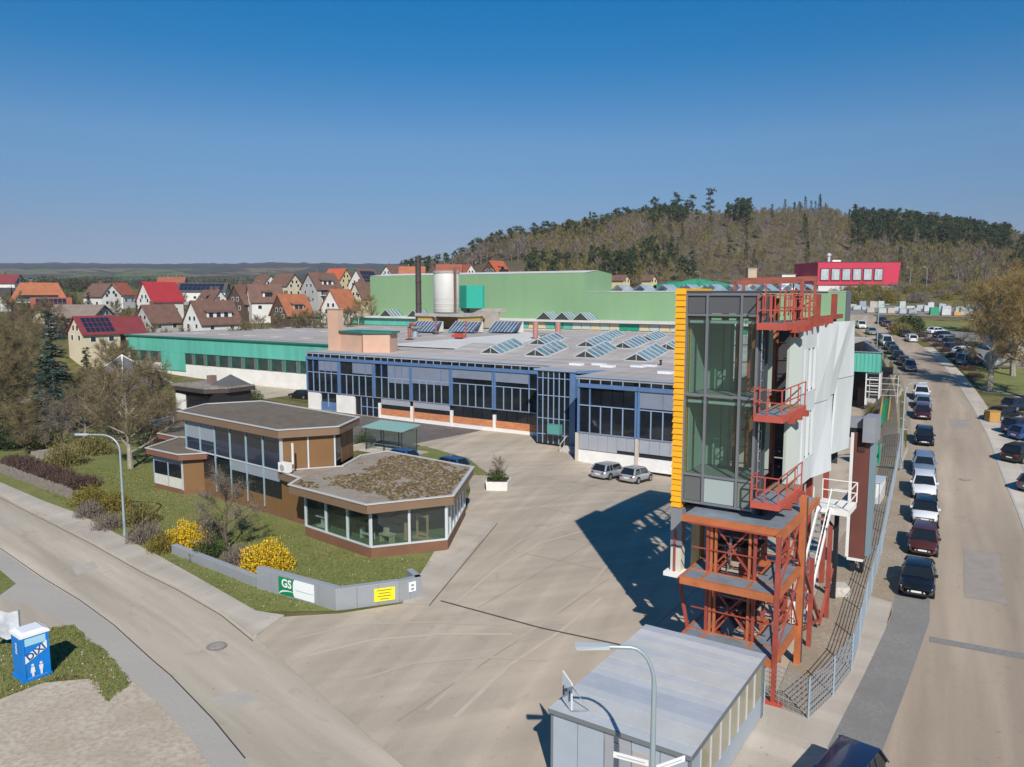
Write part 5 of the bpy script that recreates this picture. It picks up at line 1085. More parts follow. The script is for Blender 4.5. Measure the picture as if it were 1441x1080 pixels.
# ------------------------------------------------------------------ wire fence along the street
def fence():
    t = Thing('wire_fence', 'low grey wire mesh fence bending round the tower yard along the street', 'fence', tuple(G(1137,1013)))
    pts = [G(1075,985), G(1137,1013), G(1172,980), G(1198,945), G(1209,905)]
    nn = [GT(*q) for q in ((1218,865),(1226,835),(1233,808),(1240,780),(1245,752),(1250,725),(1255,700),(1259,680),(1262,662),(1265,645),(1267,628),(1269,612))]
    pts = pts+nn; hh = 1.75; wm = M('fence_wire', (.34,.40,.45), .5, .3); pm = M('fence_post', (.33,.42,.48), .5, .3)
    for i, p in enumerate(pts):
        z = h(p.x, p.y); t.part('post', MB().box((p.x-.035,p.y-.035,z),(p.x+.035,p.y+.035,z+hh+.05)), pm)
    for i in range(len(pts)-1):
        p, q = pts[i], pts[i+1]; zp = h(p.x,p.y); zq = h(q.x,q.y); n_ = max(1, int((q-p).length/2.4)); mb = MB()
        for r_ in range(9):
            z = .06+r_*(hh-.08)/8; mb.bar((p.x,p.y,zp+z), (q.x,q.y,zq+z), .024)
        m_ = max(2, int((q-p).length/.22))
        for r_ in range(1, m_): x = p.lerp(q, r_/m_); zz = zp+(zq-zp)*r_/m_; mb.bar((x.x,x.y,zz+.05),(x.x,x.y,zz+hh), .012)
        o = t.part('mesh_panel', mb, wm)
    lf = Thing('wire_fence', 'short grey fence run closing the yard between cabin and tower foot', 'fence', tuple(W(-7.9,30.4)))
    p = W(-7.9,30.45); q = G(1075,985); mb = MB()
    for r_ in range(9): mb.bar((p.x,p.y,.06+r_*.18),(q.x,q.y,.06+r_*.18), .014)
    lf.part('mesh_panel', mb, wm); lf.part('post', MB().box((p.x-.03,p.y-.03,0),(p.x+.03,p.y+.03,1.5)), pm)
fence()

# ------------------------------------------------------------------ toilet cabin
def toilet():
    g = G(46,951); t = Thing('toilet_cabin', 'blue portable toilet cabin with white roof on the grass corner', 'portable toilet', (g.x, g.y, .035), rz=R(52))
    t.org = Vector((0,0,0)); B_ = M('toilet_blue', (.005,.20,.62), .4, 0, .05, 1); Wt = M('toilet_white', (.75,.77,.80), .5); LB = M('toilet_light_blue', (.35,.62,.75), .4)
    def tap(w0, w1, z0, z1): return [(-w0,-w0,z0),(w0,-w0,z0),(w0,w0,z0),(-w0,w0,z0),(-w1,-w1,z1),(w1,-w1,z1),(w1,w1,z1),(-w1,w1,z1)]
    F = [(3,2,1,0),(4,5,6,7),(0,1,5,4),(1,2,6,5),(2,3,7,6),(3,0,4,7)]
    t.part('base', MB().add(tap(.60,.60,0,.14), F), B_); t.part('body', MB().add(tap(.54,.555,.14,2.02), F), B_)
    t.part('roof', MB().add(tap(.61,.60,2.02,2.12), F).add(tap(.58,.42,2.12,2.22), F), Wt, 30)
    for s in (-1,1): t.part('corner_rib', MB().box((s*.50-.05,-.585,.14),(s*.50+.05,-.545,2.0)), B_)
    t.part('vent_panel', MB().box((-.42,-.575,1.62),(.42,-.55,1.95)), LB)
    def tx(s, size, m_, x, z, rot=0, face=0, bold=.012):
        o = link('lettering', textmesh(s, size, m_, bold=bold), t.o)
        if face == 0: o.location = (x,-.585,z); o.rotation_euler = Matrix.Rotation(0,3,'Z').to_euler(); o.rotation_mode = 'XYZ'; o.matrix_local = Matrix.Translation((x,-.585,z)) @ Matrix.Rotation(R(90),4,'X') @ Matrix.Rotation(rot,4,'Z')
        else: o.matrix_local = Matrix.Translation((-.575,x,z)) @ Matrix.Rotation(R(-90),4,'Z') @ Matrix.Rotation(R(90),4,'X') @ Matrix.Rotation(rot,4,'Z')
        return o
    band = MB().add([(-.5,-.578,.80),(.5,-.578,1.32),(.5,-.578,1.68),(-.5,-.578,1.16)], [(0,1,2,3)]); t.part('white_band', band, Wt)
    tx('DIXI', .42, M('toilet_dark_blue', (.0,.07,.22), .5), 0, 1.24, R(27.5))
    for x in (-.17,.17):
        mb = MB().lathe([(.01,0),(.06,.03),(.06,.09),(.01,.12)], (0,0,0), 8)
        c = MB(); c.add([(x-.07,-.580,.62),(x+.07,-.580,.62),(x+.1,-.580,.36),(x-.1,-.580,.36)] if x < 0 else [(x-.09,-.580,.62),(x+.09,-.580,.62),(x+.07,-.580,.40),(x-.07,-.580,.40)], [(0,1,2,3)]).add([(x-.05,-.581,.40),(x+.05,-.581,.40),(x+.04,-.581,.18),(x-.04,-.581,.18)],[(0,1,2,3)])
        n_ = 10; c.add([(x+.06*math.cos(i*2*math.pi/n_), -.580, .70+.06*math.sin(i*2*math.pi/n_)) for i in range(n_)], [tuple(range(n_))]); t.part('pictogram', c, Wt)
    tx('DIXI', .26, Wt, 0, 1.45, R(-90), 1)
    tx('toilet', .01, Wt, 0, .1) if False else None
    t.part('print_line', MB().add([(-.4,-.58,.12),(.4,-.58,.12),(.4,-.58,.145),(-.4,-.58,.145)],[(0,1,2,3)]), Wt)
toilet()
def site_banner():
    g = G(4,925); t = Thing('banner', 'grey and white tarpaulin banner on poles behind the blue toilet cabin', 'banner', (g.x,g.y,.03))
    o = t.org; t.part('pole', MB().tube([o+Vector((.9,0,0)), o+Vector((.9,0,2.3))], .03, 6), steel); t.part('pole', MB().tube([o+Vector((-.9,.2,0)), o+Vector((-.9,.2,2.2))], .03, 6), steel)
    vs = []; n_ = 8
    for i in range(n_+1):
        x = -.9+1.8*i/n_; y = .2-.2*i/n_-.06*math.sin(i*1.4); vs += [o+Vector((x,y,.9+.1*math.sin(i))), o+Vector((x,y-.03*math.cos(i*2),2.2+.05*math.sin(i*.9)))]
    t.part('cloth', MB().add(vs, [(2*i,2*i+2,2*i+3,2*i+1) for i in range(n_)]), M('banner_cloth', (.5,.52,.56), .8, 0, .35, 1.4))
site_banner()

# ------------------------------------------------------------------ small furniture of the yard
def shelter():
    a0, a1, b0, b1 = -70.0, -62.6, 62.0, 65.2
    p = GT(549,636); a, b = S(p)
    t = Thing('bicycle_shelter', 'glazed bicycle shelter with pale green roof beside the dark apron', 'shelter', (a,b,0), site=True)
    a0, a1, b0, b1 = a-2.6, a+2.6, b-1.0, b+1.4; z = 2.5; gm = M('shelter_frame', (.03,.05,.05), .5, .3); sg = glass_mat('shelter_glass', (.80,.88,.86), .06)
    for x in (a0,(a0+a1)/2,a1):
        for y in (b0,b1): t.part('post', MB().bar((x,y,-.1),(x,y,z), .07), gm)
    t.part('roof', MB().add([(a0-.3,b0-.3,z+.05),(a1+.3,b0-.3,z+.05),(a1+.3,b1+.3,z+.4),(a0-.3,b1+.3,z+.4),(a0-.3,b0-.3,z+.13),(a1+.3,b0-.3,z+.13),(a1+.3,b1+.3,z+.48),(a0-.3,b1+.3,z+.48)],[(3,2,1,0),(4,5,6,7),(0,1,5,4),(1,2,6,5),(2,3,7,6),(3,0,4,7)]), M('pale_green_roof', (.25,.42,.36), .35))
    for x in (a0,a1): t.box('pane', sg, (x-.015,b0+.08,.15), (x+.015,b1-.08,z-.1))
    for k in range(2): t.box('pane', sg, (a0+.06+k*2.6,b1-.015,.15), (a0+2.5+k*2.6,b1+.015,z-.1))
    t.box('slab', paving, (a0-.6,b0-.5,-.1), (a1+1.2,b1+.5,.06)); t.part('rack', MB().bar((a0+.4,b0+.8,.06),(a0+.4,b0+.8,.7), .05).bar((a0+.4,b0+.8,.7),(a1-.4,b0+.8,.7), .05).bar((a1-.4,b0+.8,.06),(a1-.4,b0+.8,.7), .05), steel)
    t.box('low_wall', paving, (a0-1.6,b0-1.6,-.1), (a0-.9,b1,.5))
shelter()
def planter():
    p = GT(700,688); t = Thing('planter', 'white trapezoid concrete planter standing in the yard', 'planter', (p.x,p.y,p.z)); o = t.org
    pl = [(-.95,-.75),(.85,-.85),(1.15,.9),(-1.0,.95)]; P_ = [(o.x+x,o.y+y) for x, y in pl]; Q_ = [(o.x+x*1.06,o.y+y*1.06) for x, y in pl]
    m_ = MB().add([(x,y,o.z) for x,y in P_]+[(x,y,o.z+.8) for x,y in Q_], [(0,1,5,4),(1,2,6,5),(2,3,7,6),(3,0,4,7),(4,5,6,7)])
    t.part('box', m_, M('planter_white', (.70,.68,.64), .8, 0, .1, 1.5)); t.part('soil', MB().prism([(o.x+x*.95,o.y+y*.95) for x,y in pl], o.z+.79, o.z+.82), M('soil', (.06,.045,.03), .95))
    return p
PLANTER = planter()
def construction_bits():
    YL = M('machine_yellow', (.62,.33,.03), .5, .1, .1, 2); GN = M('machine_green', (.0,.30,.16), .5, .1, .1, 2)
    p = GT(1243,602)
    t = Thing('lattice_mast', 'orange and green lattice crane mast lying beside the verge', 'crane mast', tuple(p)); mb = MB(); mg = MB()
    d = Vector((.45,.89,0)).normalized(); s = Vector((d.y,-d.x,0))
    for sg in (-.45,.45):
        for z in (.1,1.0): mb.bar(p+s*sg+Vector((0,0,z)), p+s*sg+d*12+Vector((0,0,z+1.2)), .12)
    for i in range(12): mg.bar(p+s*-.45+d*i+Vector((0,0,.1+i*.1)), p+s*.45+d*(i+1)+Vector((0,0,1.1+i*.1)), .07).bar(p+s*.45+d*i+Vector((0,0,1.0+i*.1)), p-s*.45+d*(i+.5)+Vector((0,0,1.0+i*.1)), .07)
    t.part('chord', mb, YL); t.part('bracing', mg, GN)
    p = GT(1238,662); t = Thing('machine_rack', 'rack of green and grey machine parts beside the wire fence', 'rack', tuple(p)); o = t.org
    t.part('mast', MB().bar(o+Vector((.6,2,0)), o+Vector((.6,2.3,3.2)), .2), GN); t.part('mast', MB().bar(o+Vector((1.3,3,0)), o+Vector((1.3,3,2.0)), .15), GN)
    for k in range(4): t.part('shelf', MB().bar(o+Vector((-.8,.4,.3+k*.35)), o+Vector((1.2,3.6,.3+k*.35)), .5, .05), M('rack_purple_grey', (.16,.15,.20), .6))
    for k in range(3): t.part('bundle', MB().tube([o+Vector((-.6+k*.5,1.5,.5+k*.25)), o+Vector((.9+k*.3,4.2,.5+k*.25))], .14, 8), (YL, steel, darkmetal)[k])
    t.part('cab_box', MB().box((o.x+.1,o.y+4.2,o.z),(o.x+1.8,o.y+6,o.z+1.5)), M('cab_grey', (.32,.34,.36), .5, .2)); t.part('cab_window', MB().box((o.x+.25,o.y+4.15,o.z+.7),(o.x+1.6,o.y+4.19,o.z+1.3)), facglass)
    p = GT(1231,706); t = Thing('white_crate', 'white ribbed transport crate between the brown panel wall and the fence', 'crate', (p.x,p.y,0), rz=SA); t.org = Vector((0,0,0))
    t.part('body', MB().box((-.75,-1.1,.05),(.55,1.4,1.9)), white)
    for i in range(5): t.part('rib', MB().box((-.75+i*.3,-1.15,.1),(-.68+i*.3,-1.11,1.85)), alu)
    t.part('lid', MB().box((-.8,-1.18,1.9),(.6,1.45,1.98)), alu)
    q = GT(1262,568); t = Thing('ladder_frame', 'pale upright ladder frame on the verge by the loading bay', 'frame', tuple(q)); o = t.org
    mb = MB().bar(o, o+Vector((0,0,3.6)), .09)
    for i in range(4): mb.bar(o+Vector((0,0,1.0+i*.75)), o+Vector((-3.2,1.0,1.0+i*.75)), .06)
    mb.bar(o+Vector((-3.2,1,0)), o+Vector((-3.2,1,3.3)), .07); t.part('frame', mb, M('frame_pale', (.45,.46,.45), .6))
    for i, (u, v, lab) in enumerate(((1178,835,'rough concrete foundation block behind the tower frame'),)):
        q = G(1181,838); t = Thing('concrete_block', lab, 'block', tuple(q)); t.org = Vector((0,0,0)); t.part('block', MB().prism([(-.45,-.4),(.4,-.45),(.45,.4),(-.4,.45)], -.03, .62), M('rubble_concrete', (.5,.47,.42), .95, 0, .3, 5, bump=.6))
construction_bits()

# ------------------------------------------------------------------ cars
GLS = M('car_glass', (.012,.016,.02), .05, spec=.7); TYR = blackm; RIM = M('rim_silver', (.42,.43,.45), .35, .7); HL = M('headlamp', (.65,.68,.70), .15, .2); TL = M('tail_lamp', (.30,.012,.015), .25); PLT = M('number_plate', (.75,.75,.72), .5); PB = M('plastic_black', (.02,.02,.022), .6)
CARS = {}
def car_proto(kind):
    """a car pointing along +x, wheels on z=0; body parts carry a placeholder paint that each copy replaces"""
    L_, Wd, Hh, hood, ws, rs, tail = {'sedan': (4.7,1.82,1.45,1.0,.42,-1.35,-1.95), 'hatch': (4.2,1.78,1.5,1.15,.45,-1.75,-2.05), 'wagon': (4.75,1.82,1.5,1.05,.45,-2.05,-2.33), 'suv': (4.5,1.86,1.68,1.1,.45,-1.85,-2.2), 'van': (4.9,1.95,1.95,1.7,1.05,-2.3,-2.42)}[kind]
    paint = M('car_paint', (.5,.5,.5), .3)
    root = bpy.data.objects.new('parked_car', None)
    hw = Wd/2; hl = L_/2; zb = .22; belt = .92 if kind not in ('suv','van') else 1.05
    st_ = [(-hl,.78,.34,belt-.16),(-hl+.12,.90,.24,belt-.02),(-hl+.5,.97,zb,belt+.02),(-hl*.45,1.0,zb,belt+.03),(0,1.0,zb,belt+.01),(hl*.42,1.0,zb,belt-.02),(hl-.75,.97,zb,belt-.10),(hl-.28,.90,.24,belt-.22),(hl-.06,.80,.28,belt-.34),(hl,.70,.36,belt-.42)]
    mb = MB(); nn = 11; vs = []
    for x, k, z0, z1 in st_:
        y = hw*k
        for j in range(nn):
            yy, zz = [(-.80*y,z0),(-.96*y,z0+.10),(-y,z0+.28),(-.99*y,(z0+z1)/2+.1),(-.93*y,z1-.07),(-.80*y,z1),(0,z1+.035),(.80*y,z1),(.93*y,z1-.07),(.99*y,(z0+z1)/2+.1),(y,z0+.28)][j]
            vs.append((x, yy, zz))
        vs += [(x,.96*y,z0+.10),(x,.80*y,z0)]
    N = nn+2; k = len(st_)
    fs = [(i*N+j, i*N+(j+1) % N, (i+1)*N+(j+1) % N, (i+1)*N+j) for i in range(k-1) for j in range(N)]+[tuple(range(N)), tuple((k-1)*N+j for j in range(N-1,-1,-1))]
    mb.add(vs, [tuple(reversed(f)) for f in fs]); parts = []
    def P(nm, m_, mat, sm_=None, par=None):
        o = bpy.data.objects.new(nm, m_.mesh(nm, mat, sm_)); o.parent = par or root; parts.append(o); return o
    P('body', mb, paint, 35)
    # cabin: glass all round, painted roof and pillars
    b0, b1 = hood-hl*.0, tail
    x0 = hood*.95; x1 = ws; x2 = rs+.15; x3 = tail+.02
    yb, yt = hw*.88, hw*.70; zt = Hh-.05; zb2 = belt-.02
    c = [(x0,-yb,zb2),(x0,yb,zb2),(x3,yb,zb2),(x3,-yb,zb2),(x1,-yt,zt),(x1,yt,zt),(x2,yt,zt),(x2,-yt,zt)]
    P('windows', MB().add(c, [(0,1,5,4),(1,2,6,5),(2,3,7,6),(3,0,4,7),(4,5,6,7)]), GLS)
    def lp(a, b, f): return tuple(a[i]+(b[i]-a[i])*f for i in range(3))
    rf = MB().add([(x1+.06,-yt*1.01,zt),(x1+.06,yt*1.01,zt),(x2-.08,yt*1.01,zt),(x2-.08,-yt*1.01,zt),(x1-.12,-yt*.86,zt+.05),(x1-.12,yt*.86,zt+.05),(x2+.1,yt*.86,zt+.05),(x2+.1,-yt*.86,zt+.05)], [(0,1,5,4),(1,2,6,5),(2,3,7,6),(3,0,4,7),(4,5,6,7)])
    P('roof', rf, paint, 60)
    mbp = MB()
    for s in (-1,1):
        mbp.bar((x0,s*yb,zb2),(x1,s*yt,zt), .07, .05).bar((x3,s*yb,zb2),(x2,s*yt,zt), .16 if kind != 'sedan' else .12, .05)
        xm = (x1+x2)/2-.1; mbp.bar((xm,s*yb*.995,zb2),(xm-.05,s*yt,zt), .08, .04)
        mbp.bar((x1,s*yt*1.005,zt-.01),(x2,s*yt*1.005,zt-.01), .05, .06)
        if kind in ('wagon','suv','van'): mbp.bar((x2+.5,s*yb*.99,zb2),(x2+.55,s*yt,zt), .07, .04)
    P('pillars', mbp, paint)
    wr = .32 if kind != 'suv' else .36
    for sx in (hl*.62, -hl*.60):
        for s in (-1,1):
            w_ = P('wheel', MB().tube([(sx,s*(hw-.20),wr),(sx,s*(hw+.012),wr)], wr, 18), TYR, 40); P('rim', MB().tube([(sx,s*(hw-.02),wr),(sx,s*(hw+.022),wr)], wr*.66, 14), RIM, 40, w_)
            P('wheel_arch', MB().tube([(sx,s*(hw-.10),wr+.03),(sx,s*(hw+.004),wr+.03)], wr+.075, 18), PB)
    for s in (-1,1):
        P('headlight', MB().add([(hl-.02,s*hw*.42,belt-.42),(hl-.05,s*hw*.70,belt-.40),(hl-.34,s*hw*.89,belt-.26),(hl-.30,s*hw*.50,belt-.24)], [(0,1,2,3) if s > 0 else (3,2,1,0)]).add([(hl+.015,s*hw*.40,belt-.46),(hl-.03,s*hw*.74,belt-.45),(hl-.04,s*hw*.74,belt-.36),(hl+.0,s*hw*.40,belt-.36)], [(0,1,2,3) if s > 0 else (3,2,1,0)]), HL)
        P('tail_light', MB().box((-hl-.012,s*hw*.50 if s > 0 else -hw*.76,belt-.30),(-hl+.10,s*hw*.76 if s > 0 else -hw*.50,belt-.12)), TL)
        P('mirror', MB().box((x0-.42,s*(hw+.02)-.09,belt+.0),(x0-.27,s*(hw+.02)+.09,belt+.15)), paint)
    P('grille', MB().box((hl-.06,-hw*.36,belt-.50),(hl+.018,hw*.36,belt-.40)).box((hl-.06,-hw*.5,.36),(hl+.014,hw*.5,.46)), PB)
    P('number_plate', MB().box((hl-.02,-.26,.46),(hl+.026,.26,.56)), PLT); P('number_plate', MB().box((-hl-.02,-.26,.52),(-hl+.03,.26,.62)), PLT)
    P('sill', MB().box((-hl*.55,-hw*1.0,.18),(hl*.55,hw*1.0,.26)), PB)
    CARS[kind] = (root, parts); return CARS[kind]
PAINT = {}
def paintm(n):
    c = {'black': (.008,.008,.010), 'navy': (.012,.022,.06), 'blue': (.02,.07,.20), 'white': (.72,.73,.74), 'silver': (.36,.39,.42), 'bluegrey': (.22,.29,.38), 'grey': (.10,.11,.12), 'darkgrey': (.035,.04,.045), 'brown': (.075,.022,.016), 'maroon': (.06,.012,.02), 'red': (.45,.008,.012), 'petrol': (.015,.09,.16), 'green': (.02,.05,.04)}[n]
    return M('paint_'+n, c, .28, .35 if n in ('silver','bluegrey','grey') else .05, coat=.6)
def car(kind, colr, p, hd, label, group='cars parked along the street', roofc=None):
    if kind not in CARS: car_proto(kind)
    root, parts = CARS[kind]
    r_ = bpy.data.objects.new('parked_car', None); COL.objects.link(r_); mp = {root: r_}
    fx, fy = math.cos(hd), math.sin(hd)
    z1 = h(p.x+fx*1.4, p.y+fy*1.4); z0 = h(p.x-fx*1.4, p.y-fy*1.4); s1 = h(p.x-fy*.8, p.y+fx*.8); s0 = h(p.x+fy*.8, p.y-fx*.8)
    zz = p.z if p.z > .3+h(p.x, p.y) else h(p.x, p.y)
    r_.location = (p.x, p.y, zz+car.off); r_.rotation_euler = (math.atan2(s1-s0, 1.6), -math.atan2(z1-z0, 2.8), hd)
    tag(r_, label, 'car', group)
    for o in parts:
        c = o.copy(); COL.objects.link(c); c.parent = mp[o.parent]; mp[o] = c
        if o.name.split('.')[0] in ('body','roof','pillars','mirror'):
            c.material_slots[0].link = 'OBJECT'; c.material_slots[0].material = paintm(roofc if roofc and o.name.split('.')[0] in ('roof','pillars') else colr)
    return r_
car.off = .06
def street_pos(y, d):
    t_ = tang(y); n_ = Vector((t_.y,-t_.x,0)); c = Vector((cl(y),y,0))+n_*d; c.z = h(c.x,c.y); return c, math.atan2(t_.y,t_.x)
def onstreet(kind, colr, u, v, d, back, label, roofc=None, group='cars parked along the street'):
    q = GT(u, v); c, a = street_pos(q.y, d); return car(kind, colr, c, a+(0 if back else math.pi), label, group, roofc)
HLEN = {'sedan': 2.35, 'hatch': 2.1, 'wagon': 2.37, 'suv': 2.25, 'van': 2.45}
def curb_car(k, cr, u, v, lab, away=False, rc=None):     # pixel of the middle of the end that faces us
    q = GT(u, v); t0 = tang(q.y); c = q+t0*HLEN[k]; t0 = tang(c.y); c.z = h(c.x, c.y); a = math.atan2(t0.y, t0.x)
    car(k, cr, c, a if away else a+math.pi, lab, roofc=rc)
for k, cr, u, v, lab, rc in (('sedan','black',1289,847,'black saloon parked at the start of the dark asphalt strip',None),('hatch','brown',1297,787,'dark brown hatchback parked behind the black saloon',None),('hatch','white',1300,742,'white hatchback with black roof and wide black grille','black'),('suv','white',1300,706,'all-white car parked between the black-roofed white one and the silver-blue one',None),('wagon','bluegrey',1300,674,'silver-blue estate car parked behind the all-white car',None),('hatch','black',1300,630,'glossy black hatchback standing alone in its gap of the parked row',None),('hatch','maroon',1298,593,'dark maroon hatchback in front of the grey-blue car',None),('sedan','bluegrey',1299,579,'grey-blue saloon squeezed between the maroon and a white car',None),('suv','white',1297,566,'white car parked under the tall lamp head',None),
    ('suv','grey',1281,525,'dark grey car at the front of the second parked row',None),('sedan','brown',1273,517,'dark brown saloon right behind the dark grey car',None),('sedan','black',1265,509,'black saloon in the middle of the second parked row',None),('hatch','darkgrey',1259,501,'charcoal hatchback two cars ahead of the white van',None),('sedan','green',1255,495,'blackish green car just ahead of the white van',None),('van','white',1249,489,'white high-roofed van in the far parked row',None),('hatch','navy',1243,483,'navy car hidden behind the white van',None),('sedan','silver',1229,473,'silver saloon standing alone above the white van',None),('suv','white',1214,464,'white car beside the end of the green hall',None)):
    curb_car(k, cr, u, v, lab, False, rc)
for k, cr, u, v, lab in (('hatch','white',1285,483,'small white car seen from behind on the far kerb'),('sedan','darkgrey',1276,476,'charcoal saloon ahead of the small white car'),('suv','black',1268,471,'black car between the charcoal saloon and the red one'),('hatch','red',1259,466,'bright red car on the far kerb'),('sedan','grey',1250,461.5,'grey saloon ahead of the red car'),('suv','navy',1242,457.5,'navy car at the top of the far kerb row')):
    curb_car(k, cr, u, v, lab, True)
car('wagon','navy', Vector((*G(1182,1092,1.2)[:2],0)), R(228), 'dark blue estate car cut off by the lower frame edge at the junction', 'cars in the site and junction')
# yard cars
for (u, v), cr, k, hd, lab in (((858,672),'silver','wagon',R(52),'silver estate car parked by the white dock wall, nearer the entrance steps'),((895,678),'silver','hatch',R(54),'silver hatchback parked by the white dock wall, nearer the tower')):
    q = GT(u, v); car.off = .03; car(k, cr, q, hd, lab, 'cars in the site and junction')
for (u, v), cr, lab in (((563,652),'blue','blue car half hidden behind the pavilion roof, nearer the bicycle shelter'),((632,664),'blue','blue car half hidden behind the pavilion roof, nearer the white planter')):
    q = GT(u, v); car('hatch', cr, q, R(140), lab, 'cars in the site and junction')
q = GT(424,561); car('sedan','black', q, R(150), 'black car at the corner of the blue hall beside the teal doors', 'cars in the site and junction')
car.off = .075
# cars on the paved parking area right of the street
for (u, v), cr, k, hd, lab in (((1412,590),'black','sedan',R(20),'black car parked next to the yellow rubbish box'),((1432,577),'navy','hatch',R(20),'navy car behind the black one on the paved parking'),((1437,610),'navy','suv',R(20),'dark blue car between the black car and the bright blue one'),((1446,618),'blue','hatch',R(18),'bright blue car at the frame edge on the paved parking'),((1436,648),'black','suv',R(32),'black tall car seen from its rear with red lights'),((1462,690),'grey','hatch',R(30),'grey car cut off by the right frame edge')):
    q = GT(u, v); car(k, cr, q, hd, lab, 'cars on the paved parking')
for i, ((u, v), cr, k) in enumerate((((1318,470),'white','sedan'),((1328,476),'black','sedan'),((1335,482),'silver','wagon'),((1342,486),'darkgrey','wagon'),((1343,494),'navy','hatch'),((1356,499),'white','sedan'),((1362,504),'silver','suv'),((1366,514),'petrol','van'))):
    lab = ['white saloon at the upper end of the far parking rank','black saloon second in the far parking rank','silver estate in the far parking rank beside the black saloon','charcoal estate in the middle of the far parking rank','navy hatchback in the far parking rank','white saloon near the birch trees in the parking rank','silver tall car next to the petrol-blue van','petrol-blue van at the lower end of the far parking rank'][i]
    q = GT(u, v); car.off = .06; car(k, cr, q, R(18), lab, 'cars on the far parking rank')
def boxes_right():
    q = GT(1396,594); t = Thing('rubbish_box', 'ochre yellow rubbish box beside the black parked car', 'box', (q.x,q.y,q.z+.08)); o = t.org
    t.part('body', MB().prism([(o.x-.6,o.y-.5),(o.x+.6,o.y-.5),(o.x+.6,o.y+.5),(o.x-.6,o.y+.5)], o.z, o.z+1.15), M('ochre', (.45,.25,.06), .7, 0, .1, 2)); t.part('lid', MB().box((o.x-.66,o.y-.56,o.z+1.16),(o.x+.66,o.y+.56,o.z+1.24)), M('ochre_lid', (.40,.22,.05), .7)); t.part('foot', MB().box((o.x-.5,o.y-.4,o.z-.05),(o.x+.5,o.y+.4,o.z-.001)), darkmetal)
    q = GT(1410,520); t = Thing('tank', 'grey rounded storage tank under the birch trees', 'tank', tuple(q)); o = t.org
    t.part('body', MB().tube([o+Vector((-2.2,0,1.5)),o+Vector((-2.0,0,1.5)),o+Vector((2.2,.6,1.5)),o+Vector((2.4,.65,1.5))], [1.0,1.4,1.4,1.0], 20), M('tank_grey', (.42,.42,.42), .6, .1, .1, .5), 40); t.part('cradle', MB().box((o.x-1.5,o.y-.8,o.z-.2),(o.x-1.2,o.y+.8,o.z+.6)).box((o.x+1.2,o.y-.6,o.z-.2),(o.x+1.5,o.y+1,o.z+.6)), darkmetal)
boxes_right()

# ------------------------------------------------------------------ houses and far buildings
WC = {'white': M('house_white', (.66,.65,.61), .85, 0, .08, .3), 'cream': M('house_cream', (.62,.54,.38), .85, 0, .08, .3), 'grey': M('house_grey', (.42,.41,.39), .85, 0, .1, .3), 'wood': M('house_dark_wood', (.085,.055,.04), .8, 0, .2, 1), 'yellow': M('house_yellow', (.66,.55,.28), .85, 0, .06, .3)}
RC = {'crimson': M('roof_crimson', (.20,.035,.038), .6, 0, .15, .7), 'orange': M('roof_orange', (.36,.125,.055), .8, 0, .18, .7), 'red': M('roof_red', (.36,.03,.035), .6, 0, .1, .7), 'brown': M('roof_brown', (.155,.085,.06), .85, 0, .2, .7), 'dark': M('roof_dark', (.075,.07,.07), .8, 0, .2, .7), 'rust': M('roof_rust', (.30,.085,.045), .8, 0, .2, .7), 'greybrown': M('roof_greybrown', (.22,.17,.14), .9, 0, .15, .5), 'bright': M('roof_bright_orange', (.45,.10,.04), .7, 0, .1, .7)}
WIN = M('house_window', (.03,.035,.04), .1); SOL = M('solar_panel', (.018,.028,.06), .15, .2); CHI = M('chimney_brick', (.22,.10,.07), .9)
